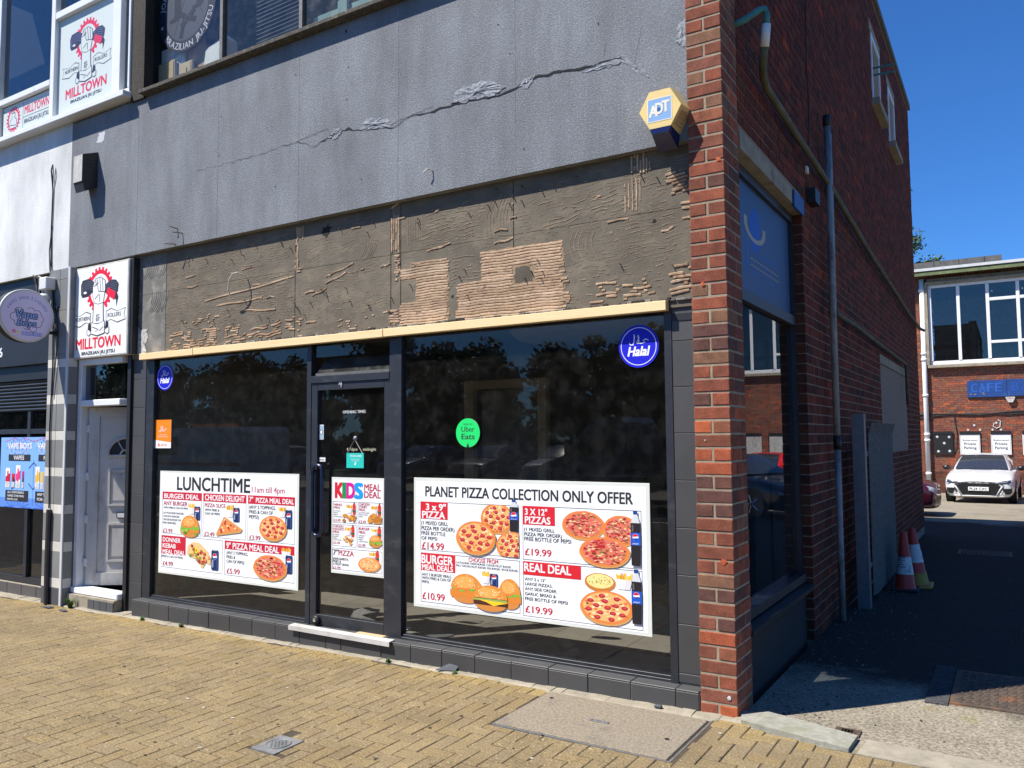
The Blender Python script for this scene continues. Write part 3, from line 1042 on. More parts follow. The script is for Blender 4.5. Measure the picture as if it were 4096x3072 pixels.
# chipped spots of fresh orange brick and pale paint marks on the pier
for (x, z, r, c) in ((-0.131, 2.305, 0.014, (0.42, 0.095, 0.04)), (-0.055, 0.805, 0.018, (0.36, 0.08, 0.03)), (-0.045, 0.10, 0.012, (0.55, 0.56, 0.58)),
                     (-0.03, 2.985, 0.016, (0.40, 0.10, 0.04)), (-0.165, 3.215, 0.013, (0.42, 0.12, 0.06)), (-0.14, 1.45, 0.006, (0.55, 0.42, 0.38))):
    _m = MB()
    _m.cur = c
    n = 9
    pts = [(x + r * cos(6.283 * i / n) * rg.uniform(.6, 1.2), z + r * sin(6.283 * i / n) * rg.uniform(.6, 1.2)) for i in range(n)]
    _m.add([(a, -0.0035, b) for a, b in pts] + [(x, -0.005, z)], [(i, (i + 1) % n, n) for i in range(n)])
    _m.build('brick_chip', 'brick', pier)

# --- side wall along the alley
side = MB()
side.box(-0.28, -0.004, 1.95, 10.66, -0.6, 7.0)
side.box(-0.28, -0.0062, 0.288, 1.95, 3.25, 7.0)
side_wall = side.build('side_wall', 'mortar_side', shop)
OPEN = [(0.2, 1.95, -1, 3.25), (6.20, 6.95, 5.56, 6.42), (7.78, 8.48, 5.52, 6.34), (6.0, 8.72, 1.27, 2.31)]
_bricks = []
BL = 0.2
for k in range(0, 93):
    z0 = Z0 + CH * (k - 1) + 0.005
    z1 = z0 + CH - 0.010
    hdr = (k % 4 == 2)
    L = 0.1 if hdr else BL
    off = 0.05 if hdr else (0.0 if k % 2 else 0.1)
    y = 0.296 - off
    while y < 10.66:
        a, b = max(y, 0.298) + 0.005, min(y + L, 10.665) - 0.005
        y += L
        segs = [(a, b)]
        for (o0, o1, p0, p1) in OPEN:
            if z1 > p0 + .02 and z0 < p1 - .02:
                ns = []
                for (s0, s1) in segs:
                    if s1 <= o0 or s0 >= o1:
                        ns.append((s0, s1))
                    else:
                        if s0 < o0 - .03:
                            ns.append((s0, o0))
                        if s1 > o1 + .03:
                            ns.append((o1, s1))
                segs = ns
        for (s0, s1) in segs:
            if s1 - s0 > 0.02:
                _bricks.append((s0, s1, z0, z1))
SIDE_SHADE = 0.42  # alley-side shade put into the brick colours, same bricks as the pier
_bricks.sort(key=lambda q: (q[0] - 0.3) + abs((q[2] + q[3]) / 2 - 2.0) * 0.25)
_m = MB()
for i, (s0, s1, z0, z1) in enumerate(_bricks):
    ci = brick_col(rg)
    if i < 160:
        put_brick(side_wall, -0.05, 0.0, s0, s1, z0, z1, ci, rg, SIDE_SHADE, 0.7)
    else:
        _k = SIDE_SHADE * rg.uniform(.75, 1.2)
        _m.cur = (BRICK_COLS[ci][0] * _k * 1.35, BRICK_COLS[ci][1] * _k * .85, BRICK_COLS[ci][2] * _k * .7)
        j = rg.uniform(-.0012, .0012)
        x = j
        _m.add([(x, s0, z0), (x, s1, z0), (x, s1, z1), (x, s0, z1), (-.01, s0, z0), (-.01, s1, z0), (-.01, s1, z1), (-.01, s0, z1)],
               [(0, 1, 2, 3), (0, 4, 5, 1), (1, 5, 6, 2), (2, 6, 7, 3), (3, 7, 4, 0)])
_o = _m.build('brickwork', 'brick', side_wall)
_o['kind'] = 'stuff'
# far jamb of the side window (faces the street), bricks course by course
_m = MB()
for k in range(0, 43):
    z0 = Z0 + CH * (k - 1) + 0.005
    _m.cur = tuple(v * SIDE_SHADE for v in BRICK_COLS[brick_col(rg)])
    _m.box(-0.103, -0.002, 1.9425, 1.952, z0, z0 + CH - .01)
_m.build('jamb_brickwork', 'brick', side_wall)['kind'] = 'stuff'
part_box('rear_wall', 'mortar_side', shop, -9.0, -0.285, 10.4, 10.655, -0.6, 6.98)
part_box('roof', 'grey_felt', shop, -9.0, -0.20, 0.3, 10.3, 6.85, 6.93)
_m = MB()
_m.box(-0.30, 0.035, 0.05, 10.70, 7.002, 7.09)
_m.build('parapet_coping', 'grey_felt', shop)

# small upper windows in the side wall with concrete sills
for (y0, y1, z0, z1) in ((6.20, 6.95, 5.56, 6.42), (7.78, 8.48, 5.52, 6.34)):
    w = MB()
    for a in ((y0, y0 + .06, z0, z1), (y1 - .06, y1, z0, z1), (y0 + .06, y1 - .06, z0, z0 + .06), (y0 + .06, y1 - .06, z1 - .06, z1)):
        w.box(-0.055, 0.012, *a)
    wf = w.build('window', 'upvc', shop)
    B(-0.03, -0.024, y0 + .06, y1 - .06, z0 + .06, z1 - .06).build('pane', 'upper_glass', wf)
    B(-0.2, -0.1, y0, y1, z0, z1).build('dark_reveal', 'room_dark', wf)
    B(-0.05, 0.09, y0 - .08, y1 + .08, z0 - .09, z0 - .003).build('sill', 'pale_concrete', wf)
    B(-0.05, 0.005, y0 - .1, y1 + .1, z1 + .004, z1 + .14).build('lintel', 'old_concrete', wf)
# two short overflow pipes by the nearer window
for i, z in enumerate((6.02, 5.93)):
    MB().tube([(-0.02, 6.35, z), (0.24, 6.35, z - 0.01)], 0.014, 8).build('overflow_pipe', 'copper_green', shop)

# boarded-up opening low in the side wall
w = part_box('boarded_opening', 'old_concrete', shop, -0.05, 0.012, 5.92, 8.80, 2.315, 2.42)
for i in range(6):
    y0 = 6.0 + i * 0.453
    m = MB()
    m.cbox(-0.07, -0.012 - 0.008 * (i % 2), y0, y0 + 0.449, 1.275, 2.31, 0.004)
    m.build('board', 'peeling_board', w)

# --- side shop window
sw = thing if False else None
fr = MB()
XG = -0.10
for a in ((XG - .03, XG + .035, 0.296, 0.34, 0.42, 3.13), (XG - .03, XG + .035, 1.895, 1.94, 0.42, 3.13), (XG - .03, XG + .04, 0.34, 1.895, 2.29, 2.36), (XG - .03, XG + .035, 0.34, 1.895, 3.07, 3.13), (XG - .03, XG + .06, 0.34, 1.895, 0.42, 0.475)):
    fr.box(*a)
swin = fr.build('side_window', 'black_frame', shop)
B(XG - .004, XG + .004, 0.34, 1.895, 0.475, 2.29).build('pane', 'side_glass', swin)
B(XG - .004, XG + .004, 0.34, 1.895, 2.36, 3.07).build('pane', 'side_glass', swin)
part_box('stall_riser', 'room_dark', shop, -0.25, -0.055, 0.29, 1.94, -0.5, 0.36)
_m = MB()
_m.add([(-0.2, 0.29, 0.36), (0.012, 0.29, 0.36), (0.012, 1.948, 0.36), (-0.2, 1.948, 0.36), (-0.2, 0.29, 0.44), (0.012, 0.29, 0.39), (0.012, 1.948, 0.39), (-0.2, 1.948, 0.44)],
       [(0, 1, 2, 3)[::-1], (4, 5, 6, 7), (0, 4, 5, 1)[::-1], (1, 5, 6, 2)[::-1], (2, 6, 7, 3)[::-1], (3, 7, 4, 0)[::-1]])
_m.build('sill', 'black_paint', swin)
_m = MB()
_m.box(-0.2, 0.008, 0.296, 1.60, 3.135, 3.248)
_m.box(-0.2, 0.004, 1.603, 1.948, 3.137, 3.248)
_m.build('lintel', 'old_concrete', swin)
# ghost of the old planet logo on the upper side pane
p = Print((-0.094, 0.36, 2.37), (0, 1, 0), (0, 0, 1), (1, 0, 0))
p.rect(0.0, 0.0, 1.53, 0.70, lin(58, 84, 122), 0)
p.disc(0.60, 0.435, 0.13, lin(16, 78, 172), 1, 0.145)
p.ring(0.60, 0.46, 0.19, 0.26, lin(170, 156, 136), 2, 24, radians(160), radians(375), 0.42)
p.line([(0.41, 0.36), (0.40, 0.14)], 0.04, lin(36, 88, 164), 1)
for i, c in enumerate('LANET'):
    p.text(c, 0.50 + 0.15 * i, 0.14, 0.60 + 0.15 * i, 0.17, lin(40, 84, 156), 1)
for v in (0.232, 0.190):
    for i in range(10):
        p.rect(0.47 + 0.075 * i, v, 0.53 + 0.075 * i, v + 0.008, lin(180, 150, 96), 2)
p.build('faded_window_film', swin)
part_box('number_plate', 'cafe_blue', shop, 0.009, 0.02, 1.62, 1.94, 3.115, 3.24)

# --- waste pipes and cables on the side wall
MB().tube([(-0.02, 0.28, 3.86), (0.05, 0.32, 3.90), (0.12, 0.37, 3.96), (0.145, 0.39, 3.97), (0.155, 0.40, 3.94), (0.152, 0.40, 3.87)], 0.020, 12).build('copper_elbow', 'copper_green', shop, True)
MB().tube([(0.152, 0.40, 3.88), (0.143, 0.41, 3.82), (0.13, 0.43, 3.76)], 0.026, 12).build('plastic_coupling', 'white_plastic', shop, True)
MB().tube([(0.13, 0.43, 3.77), (0.11, 0.47, 3.70), (0.08, 0.58, 3.66), (0.06, 0.75, 3.645), (0.06, 1.5, 3.61), (0.06, 2.2, 3.59), (0.06, 3.0, 3.56), (0.06, 5.2, 3.42), (0.06, 7.2, 3.34), (0.06, 9.0, 3.26), (0.06, 10.5, 3.23), (0.10, 10.75, 3.22)], 0.024, 10).build('soil_pipe', 'pipe_mossy', shop, True)
dp = MB().tube([(0.07, 2.70, 4.05), (0.07, 2.68, 1.47)], 0.026, 12).build('drain_pipe', 'pipe_grey', shop, True)
MB().tube([(0.07, 2.70, 4.05), (0.07, 2.70, 4.14)], 0.033, 12).build('pipe_cap', 'black_paint', dp, True)
MB().tube([(0.07, 2.68, 1.47), (0.07, 2.68, 1.36)], 0.031, 12).build('pipe_collar', 'black_paint', dp, True)
MB().tube([(0.07, 2.68, 1.36), (0.07, 2.66, 0.0)], 0.024, 12).build('lower_pipe', 'pipe_grey', dp, True)
MB().tube([(0.055, 2.90, 4.05), (0.055, 2.86, 2.52)], 0.016, 10).build('thin_pipe', 'pipe_grey', dp, True)
MB().tube([(0.06, 2.86, 2.54), (0.06, 2.9, 2.50), (0.06, 4.0, 2.51), (0.06, 5.2, 2.49), (0.06, 8.1, 2.46), (0.06, 8.2, 2.42), (0.06, 8.22, 1.9)], 0.022, 10).build('waste_run', 'pipe_mossy', dp, True)
MB().tube([(0.012, 2.28, 6.9), (0.012, 2.28, 4.96), (0.012, 2.236, 4.37), (0.012, 2.28, 4.1), (0.012, 2.19, 3.64)], 0.005, 6).build('aerial_cable', 'cable_black', shop)
B(0.004, 0.02, 2.10, 2.16, 3.50, 3.55).build('junction_clip', 'white_plastic', shop)
B(0.005, 0.07, 2.12, 2.30, 3.27, 3.38).build('floodlight', 'black_paint', shop)

# ------------------------------------------------------------------ shop front: rendered wall, fascia, shopfront
YR, YF = 0.02, 0.08
_m = MB()
_m.box(-6.43, -0.198, YR, 0.30, 3.14, 4.57)
_m.box(-0.90, -0.198, YR, 0.30, 4.57, 6.95)
_m.box(-5.25, -0.90, YR, 0.30, 6.05, 6.95)
_m.box(-5.25, -0.90, 0.10, 0.30, 4.57, 4.61)
rwall = _m.build('rendered_wall', 'render_grey', shop)
# fine vertical joints in the render
for x in (-5.35, -4.247, -3.30, -2.313, -1.344):
    B(x - .0012, x + .0012, YR - .0015, YR + .01, 3.142, 4.56).build('panel_joint', 'plaster_flake', rwall)
# the long crack with its flaked patches
rg = random.Random(5)
CR = [(-4.52, 3.751, .002), (-3.78, 3.745, .004), (-3.31, 3.766, .005), (-3.136, 3.685, .003), (-2.992, 3.732, .010), (-2.851, 3.755, .010), (-2.782, 3.752, .022), (-2.691, 3.717, .008), (-2.503, 3.702, .008), (-2.368, 3.665, .007), (-2.237, 3.712, .004),
      (-1.993, 3.707, .016), (-1.856, 3.716, .018), (-1.667, 3.712, .010), (-1.548, 3.696, .010), (-1.367, 3.703, .014), (-1.306, 3.719, .010), (-1.169, 3.742, .016), (-1.028, 3.738, .022), (-0.884, 3.717, .020), (-0.79, 3.723, .016), (-0.69, 3.726, .013), (-0.607, 3.719, .008), (-0.491, 3.626, .003), (-0.392, 3.525, .002)]
_m = MB()
_pts = []
for i in range(len(CR) - 1):
    (x0, z0, w0), (x1, z1, w1) = CR[i], CR[i + 1]
    n = max(2, int((x1 - x0) / 0.035))
    for j in range(n):
        t = j / n
        _pts.append((x0 + (x1 - x0) * t, z0 + (z1 - z0) * t + rg.uniform(-.008, .008), (w0 + (w1 - w0) * t) * rg.uniform(.25, 1.0)))
for i in range(len(_pts) - 1):
    (x0, z0, w0), (x1, z1, w1) = _pts[i], _pts[i + 1]
    _m.quad((x0, YR - .003, z0 - w0 / 2), (x1, YR - .003, z1 - w1 / 2), (x1, YR - .003, z1 + w1 / 2), (x0, YR - .003, z0 + w0 / 2))
for (x0, z0, x1, z1) in ((-3.31, 3.766, -2.99, 3.80), (-2.37, 3.70, -2.0, 3.745), (-0.52, 3.66, -0.47, 3.88), (-0.72, 3.75, -0.70, 3.84)):
    for i in range(8):
        a, b = i / 8, (i + 1) / 8
        k = rg.uniform(-.006, .006)
        _m.quad((x0 + (x1 - x0) * a, YR - .003, z0 + (z1 - z0) * a - .0015), (x0 + (x1 - x0) * b, YR - .003, z0 + (z1 - z0) * b + k - .0015), (x0 + (x1 - x0) * b + .002, YR - .003, z0 + (z1 - z0) * b + k + .0015), (x0 + (x1 - x0) * a + .002, YR - .003, z0 + (z1 - z0) * a + .0015))
_m.build('crack', 'crack_dark', rwall)
def flake(outline, h, nm='plaster_flake', mat='plaster_flake'):
    """rough lump of exposed plaster: irregular outline, bumpy top"""
    m = MB()
    cx = sum(p[0] for p in outline) / len(outline)
    cz = sum(p[1] for p in outline) / len(outline)
    ring = []
    n = len(outline)
    for i in range(n):
        (xa, za), (xb, zb) = outline[i], outline[(i + 1) % n]
        for j in range(4):
            t = j / 4
            ring.append((xa + (xb - xa) * t + rg.uniform(-.013, .013), za + (zb - za) * t + rg.uniform(-.011, .011)))
    lv = []
    for s, hh in ((1.0, -.002), (0.97, h * .30), (0.66, h * .34), (0.33, h * .30)):
        lv.append([(cx + (x - cx) * s, YR - max(-.001, hh * rg.uniform(.2, 1.5)), cz + (z - cz) * s) for x, z in ring])
    k = len(ring)
    m.add([p for l in lv for p in l] + [(cx, YR - h * .8, cz)], [(a * k + i, a * k + (i + 1) % k, (a + 1) * k + (i + 1) % k, (a + 1) * k + i) for a in range(3) for i in range(k)] + [(3 * k + i, 3 * k + (i + 1) % k, 4 * k) for i in range(k)])
    return m.build(nm, mat, rwall)
flake([(-2.99, 3.73), (-2.92, 3.70), (-2.86, 3.735), (-2.85, 3.765), (-2.92, 3.775)], .012)
flake([(-2.69, 3.715), (-2.52, 3.695), (-2.37, 3.665), (-2.36, 3.71), (-2.47, 3.772), (-2.60, 3.785), (-2.66, 3.76)], .014)
flake([(-1.85, 3.725), (-1.74, 3.705), (-1.64, 3.715), (-1.50, 3.705), (-1.42, 3.735), (-1.50, 3.78), (-1.57, 3.825), (-1.70, 3.82), (-1.81, 3.81)], .016)
flake([(-1.31, 3.72), (-1.25, 3.675), (-1.19, 3.75), (-1.25, 3.765)], .010)
flake([(-0.87, 3.70), (-0.75, 3.685), (-0.62, 3.68), (-0.60, 3.72), (-0.72, 3.715)], .010)
flake([(-0.60, 3.70), (-0.49, 3.60), (-0.43, 3.55), (-0.46, 3.61), (-0.58, 3.715)], .008)
flake([(-0.255, 3.83), (-0.262, 3.74), (-0.235, 3.69), (-0.203, 3.69), (-0.203, 3.84)], .010)
flake([(-6.02, 4.30), (-5.90, 4.30), (-5.88, 4.38), (-5.97, 4.40)], .003, 'pale_stain', 'lead_white')
_m = MB()
for (x, z, r) in ((-2.812, 4.50, .014), (-2.80, 3.98, .006), (-2.79, 4.22, .006), (-4.21, 4.16, .006), (-4.23, 3.83, .006), (-1.47, 4.17, .006), (-1.38, 3.95, .005), (-3.34, 4.30, .006), (-0.23, 3.75, .012), (-1.28, 3.30, .006), (-2.65, 3.35, .005), (-0.75, 3.97, .006), (-3.55, 3.45, .006)):
    _m.poly([(x + r * cos(t) * .6, YR - .003, z + r * sin(t) * 1.2) for t in (6.283 * i / 8 for i in range(8))])
_m.build('bolt_holes', 'crack_dark', rwall)
# stubs of bent wire left in the wall
for (pts, mt) in (([(-2.053, -.02, 3.277), (-2.03, -.015, 3.30), (-2.005, .02, 3.295)], 'wire_pale'), ([(-4.80, -.03, 3.31), (-4.78, -.02, 3.30), (-4.76, .02, 3.29)], 'wire_rust'), ([(-4.74, -.04, 3.245), (-4.71, -.02, 3.245), (-4.69, .02, 3.24)], 'wire_rust'), ([(-4.86, -.03, 3.165), (-4.80, .0, 3.16), (-4.78, .03, 3.16)], 'wire_rust')):
    MB().tube(pts, .0045, 6).build('wire_stub', mt, rwall)

# --- fascia: stripped backing boards with tile-adhesive ridges
fascia = part_box('fascia', 'crack_dark', shop, -5.50, -0.198, YF + .02, 0.30, 2.20, 3.14)
BX = [-5.475, -4.985, -3.385, -2.425, -2.335, -1.40, -0.203]
for i in range(len(BX) - 1):
    for (z0, z1) in ((2.205, 2.775), (2.777, 3.139)):
        MB().cbox(BX[i] + .0025, BX[i + 1] - .0025, YF, YF + .022, z0, z1, .0015).build('backing_board', 'fascia_grey' if i == 0 else 'fascia_board', fascia)
_m = MB()
_ol = [(-5.465, 2.245)]
for i in range(9):
    _ol.append((-5.235 + rg.uniform(-.035, .01), 2.245 + .028 * i))
for i in range(7):
    _ol.append((-5.26 - .030 * i, 2.49 + rg.uniform(-.03, .03)))
_m.prism([(a, YF - .003, b) for a, b in _ol], (0, .0025, 0))
_m.build('flaking_patch', 'white_flaky', fascia)
rg = random.Random(11)
TAN = [(0.43, 0.30, 0.195), (0.46, 0.325, 0.215), (0.40, 0.275, 0.175), (0.48, 0.35, 0.24)]
ridges = MB()
def ridge(pts, w, h, col):
    """one combed ridge of adhesive: low triangular bead following pts on the board"""
    m = ridges
    _k = rg.uniform(.86, 1.12)
    m.cur = tuple(v * _k for v in col)
    vs = []
    for i, (x, z) in enumerate(pts):
        x2, z2 = pts[min(i + 1, len(pts) - 1)]
        x1, z1 = pts[max(i - 1, 0)]
        dx, dz = x2 - x1, z2 - z1
        L = sqrt(dx * dx + dz * dz) or 1
        nx, nz = -dz / L, dx / L
        ww = w * rg.uniform(.75, 1.2) / 2
        hh = h * rg.uniform(.7, 1.2)
        vs += [(x + nx * ww, YF - .0005, z + nz * ww), (x + nx * ww * .55, YF - hh, z + nz * ww * .55), (x - nx * ww * .7, YF - hh * .8, z - nz * ww * .7), (x - nx * ww, YF - .0005, z - nz * ww)]
    fs = []
    for i in range(len(pts) - 1):
        for k in range(3):
            fs.append((i * 4 + k, i * 4 + k + 1, i * 4 + k + 5, i * 4 + k + 4))
    fs += [(0, 1, 2, 3), tuple(len(vs) - 4 + k for k in range(4))[::-1]]
    m.add(vs, fs)
def comb(x0, x1, z0, z1, pitch, w, h, dens=1.0, slope=0.0, wave=.004, col=None, broken=.1, minlen=.03, hole=None, ragged=.02):
    z = z0
    ph = rg.uniform(0, 6)
    while z < z1:
        x = x0 + rg.uniform(-ragged, ragged)
        xe = x1 + rg.uniform(-ragged, ragged)
        cur = []
        while x < xe:
            zz = z + slope * (x - x0) + wave * sin(x * 17 + ph + z * 9) + wave * .5 * sin(x * 41 + z * 30)
            inhole = hole and any(hx0 < x < hx1 and hz0 < zz < hz1 for hx0, hx1, hz0, hz1 in hole)
            if inhole or rg.random() < broken or rg.random() > dens:
                if len(cur) >= 2:
                    ridge(cur, w, h, col or rg.choice(TAN))
                cur = []
                if rg.random() > dens:
                    x += rg.uniform(.02, .10)
            else:
                cur.append((x, zz))
            x += .022
        if len(cur) >= 2:
            ridge(cur, w, h, col or rg.choice(TAN))
        z += pitch * rg.uniform(.9, 1.1)
def vcomb(x0, x1, z0, z1, pitch, w, h, lean=0.0, curve=0.0, broken=.06, col=None):
    x = x0
    while x < x1:
        cur = []
        z = z0 + rg.uniform(-.02, .02)
        ze = z1 + rg.uniform(-.02, .02)
        while z < ze:
            t = (z - z0) / max(.01, z1 - z0)
            if rg.random() < broken:
                if len(cur) >= 2:
                    ridge(cur, w, h, col or rg.choice(TAN))
                cur = []
            else:
                cur.append((x + lean * t + curve * t * (1 - t) * 4 + rg.uniform(-.001, .001), z))
            z += .025
        if len(cur) >= 2:
            ridge(cur, w, h, col or rg.choice(TAN))
        x += pitch
THIN = (0.27, 0.20, 0.135)
FAINT = (0.205, 0.160, 0.110)
# thick beds of adhesive still on the boards
def bed(outline, col=(0.30, 0.205, 0.125)):
    """thin skim of adhesive with a torn edge, under the combed ridges"""
    n = len(outline)
    pts = []
    for i in range(n):
        (xa, za), (xb, zb) = outline[i], outline[(i + 1) % n]
        k = max(2, int(sqrt((xb - xa) ** 2 + (zb - za) ** 2) / .02))
        for j in range(k):
            t = j / k
            pts.append((xa + (xb - xa) * t + rg.uniform(-.007, .007), YF - .0006, za + (zb - za) * t + rg.uniform(-.005, .005)))
    ridges.cur = col
    ridges.poly([(a, b - (.0004 if col[0] < .2 else 0), c) for a, b, c in pts])
bed([(-2.33, 2.262), (-1.918, 2.262), (-1.918, 2.665), (-2.24, 2.70), (-2.25, 2.66), (-2.33, 2.66), (-2.33, 2.58), (-2.20, 2.57), (-2.20, 2.42), (-2.33, 2.41)])
bed([(-1.843, 2.262), (-1.035, 2.262), (-1.03, 2.44), (-1.045, 2.695), (-1.65, 2.70), (-1.65, 2.505), (-1.84, 2.50)])
bed([(-1.395, 2.46), (-1.255, 2.46), (-1.26, 2.52), (-1.30, 2.565), (-1.39, 2.56)], (0.10, 0.086, 0.064))
comb(-2.335, -1.915, 2.265, 2.70, .0185, .0150, .0045, 1.0, 0.0, .0022, None, .002, ragged=.012, hole=[(-2.33, -2.20, 2.42, 2.575), (-2.40, -2.25, 2.66, 2.8)])
comb(-1.845, -1.03, 2.26, 2.50, .0185, .0150, .0045, 1.0, 0.0, .0022, None, .002, ragged=.015, hole=[(-1.40, -1.25, 2.455, 2.57)])
comb(-1.65, -1.045, 2.50, 2.695, .0185, .0150, .0045, 1.0, 0.0, .0022, None, .002, ragged=.012, hole=[(-1.40, -1.25, 2.455, 2.57)])
comb(-1.05, -0.99, 2.30, 2.45, .0185, .015, .006, .9, ragged=.02)
comb(-2.42, -2.335, 2.26, 2.40, .019, .015, .006, .9)
comb(-2.385, -2.335, 2.57, 2.77, .018, .015, .006, .95, ragged=.01)
vcomb(-2.415, -2.345, 2.79, 3.07, .020, .015, .006, .0)
comb(-2.42, -2.345, 3.00, 3.13, .022, .015, .006, .8, .4)
vcomb(-3.375, -3.29, 3.03, 3.13, .018, .010, .005)
vcomb(-3.375, -3.355, 2.78, 3.03, .018, .014, .005)
comb(-3.375, -3.31, 2.765, 2.85, .02, .014, .006, .9)
comb(-4.90, -3.98, 2.262, 2.40, .0185, .013, .006, .86, 0.0, .006, None, .05, ragged=.05, hole=[(-4.62, -4.52, 2.33, 2.42), (-4.28, -4.20, 2.25, 2.42)])
comb(-4.62, -4.30, 2.38, 2.50, .0185, .013, .006, .55, 0.0, .005, None, .12, ragged=.10)
comb(-3.98, -3.40, 2.262, 2.36, .0185, .013, .006, .8, .10, .008, None, .08, ragged=.04)
comb(-3.37, -3.29, 2.262, 2.40, .022, .014, .006, .75)
comb(-2.95, -2.43, 2.265, 2.36, .020, .012, .005, .5, .04, .006, None, .18)
comb(-0.84, -0.46, 2.285, 2.40, .021, .014, .006, .82, .0, .004, None, .10, ragged=.05)
comb(-0.345, -0.215, 2.285, 2.45, .022, .016, .008, .95, .08, .003, None, .05)
comb(-0.36, -0.215, 2.86, 2.99, .020, .016, .008, .9, .15, .004, None, .06)
comb(-0.26, -0.21, 2.62, 2.80, .03, .014, .007, .8)
vcomb(-0.575, -0.45, 3.03, 3.13, .019, .014, .007, .0)
# thin combed lines
for a in ((-4.95, -4.10, 2.42, 2.72, .021, .6, 0), (-4.90, -3.42, 2.80, 3.04, .022, .62, .06), (-4.05, -3.42, 2.56, 2.78, .022, .7, .02), (-4.4, -3.40, 2.38, 2.56, .02, .5, .04),
          (-3.30, -2.45, 2.36, 2.75, .024, .42, .05), (-2.13, -1.65, 2.79, 3.05, .024, .86, .06), (-1.90, -1.66, 2.50, 2.70, .022, .8, .03), (-1.12, -0.62, 2.76, 2.92, .024, .82, .16),
          (-0.75, -0.22, 2.46, 2.72, .024, .55, .10), (-0.60, -0.22, 2.76, 3.02, .024, .6, .12), (-1.0, -0.36, 2.29, 2.44, .02, .5, .05), (-3.20, -2.60, 2.85, 3.02, .024, .35, .35), (-1.40, -0.7, 2.93, 3.07, .026, .35, .05)):
    comb(a[0], a[1], a[2], a[3], a[4], .006, .0022, a[5], a[6], .006, THIN, .10, ragged=.06)
for (x0, x1, z0, z1, sl) in ((-4.97, -4.2, 2.45, 2.77, .0), (-4.2, -3.4, 2.42, 2.77, .03), (-4.97, -4.1, 2.80, 3.06, .05), (-4.1, -3.40, 2.80, 3.08, .08), (-3.36, -2.9, 2.30, 2.62, .10), (-2.9, -2.45, 2.38, 2.76, .06), (-3.3, -2.5, 2.80, 3.06, .12), (-2.3, -1.66, 2.74, 3.06, .04), (-1.66, -1.05, 2.72, 2.80, .02), (-1.38, -.7, 2.80, 3.06, .06), (-1.0, -.4, 2.44, 2.78, .08), (-.7, -.22, 2.48, 3.04, .10)):
    comb(x0, x1, z0, z1, .0225, .0045, .0012, .78, sl, .007, FAINT, .07, ragged=.08)
vcomb(-2.27, -2.14, 2.84, 3.04, .021, .005, .002, .0, .0, .06, THIN)
vcomb(-1.60, -1.41, 2.80, 3.05, .026, .005, .002, .05, -.03, .06, THIN)
vcomb(-0.96, -0.80, 2.55, 2.74, .030, .005, .002, .0, -.035, .06, THIN)
vcomb(-2.72, -2.60, 2.79, 2.93, .022, .005, .002, .06, .02, .06, THIN)
vcomb(-0.62, -0.50, 2.82, 3.0, .024, .008, .004)
vcomb(-5.35, -5.02, 2.92, 3.05, .03, .006, .003, .05, .03, .1, (0.27, 0.26, 0.23))
vcomb(-5.25, -5.02, 2.62, 2.80, .028, .006, .003, .06, .03, .1, (0.27, 0.26, 0.23))
comb(-5.46, -5.34, 2.55, 2.70, .013, .008, .004, .8, .2, .004, (0.36, 0.28, 0.19))
for i in range(22):
    x, z = rg.uniform(-4.9, -0.3), rg.uniform(2.3, 3.05)
    L = rg.uniform(.03, .14)
    ridge([(x, z), (x + L * .5, z + rg.uniform(-.004, .012)), (x + L, z + rg.uniform(-.004, .02))], .012, .006, rg.choice(TAN))
for (x0, z0, x1, z1) in ((-4.45, 2.64, -3.40, 2.73), (-3.06, 2.64, -2.85, 2.70), (-3.02, 2.70, -2.78, 2.76), (-4.3, 2.585, -3.75, 2.60), (-2.52, 2.70, -2.43, 2.715), (-3.2, 2.56, -3.05, 2.60), (-4.0, 2.52, -3.6, 2.49), (-2.1, 2.76, -1.9, 2.79), (-1.55, 2.74, -1.4, 2.755)):
    n = 10
    ridge([(x0 + (x1 - x0) * i / n, z0 + (z1 - z0) * i / n + .004 * sin(i * .8)) for i in range(n + 1)], .013, .006, rg.choice(TAN))
_o = ridges.build('adhesive_ridges', 'ridge', fascia)
_o['kind'] = 'stuff'
# ragged hole through a board, rust spots
for (x, z, r) in ((-3.05, 3.045, .050), (-2.43, 2.36, .020), (-0.44, 2.72, .014), (-1.50, 2.50, .010), (-1.885, 2.425, .012)):
    n = 15
    _m = MB()
    _m.poly([(x + r * cos(6.283 * i / n) * rg.uniform(.45, 1.25), YF - .0015, z + r * sin(6.283 * i / n) * rg.uniform(.5, 1.25)) for i in range(n)])
    _m.build('hole', 'crack_dark', fascia)
_m = MB()
for i in range(60):
    x, z = rg.uniform(-4.8, -0.3), rg.choice([rg.uniform(2.4, 2.6), rg.uniform(2.95, 3.1)])
    _m.tube([(x, YF, z), (x + .002, YF - .022, z - .004)], .0035, 5)
_m.build('nails', 'wire_rust', fascia)['kind'] = 'stuff'
MB().tube([(-4.06, .02, 2.62), (-4.05, -.01, 2.68), (-4.02, -.03, 2.75), (-3.98, -.03, 2.80), (-3.955, .0, 2.812), (-3.94, .04, 2.80), (-3.93, .085, 2.77)], .006, 8).build('hooked_wire', 'wire_pale', fascia)
# rough lower edge of the fascia above the batten
_m = MB()
x = -4.2
while x < -0.22:
    L = rg.uniform(.02, .06)
    g = rg.choice([.03, .06, .12, .2])
    _m.cur = (g, g * .95, g * .85)
    _m.cbox(x, x + L, YF - .012, YF + .0005, 2.243, 2.243 + rg.uniform(.010, .024), .002)
    x += L + rg.uniform(.0, .01)
_m.build('mastic_edge', 'rubble', fascia)

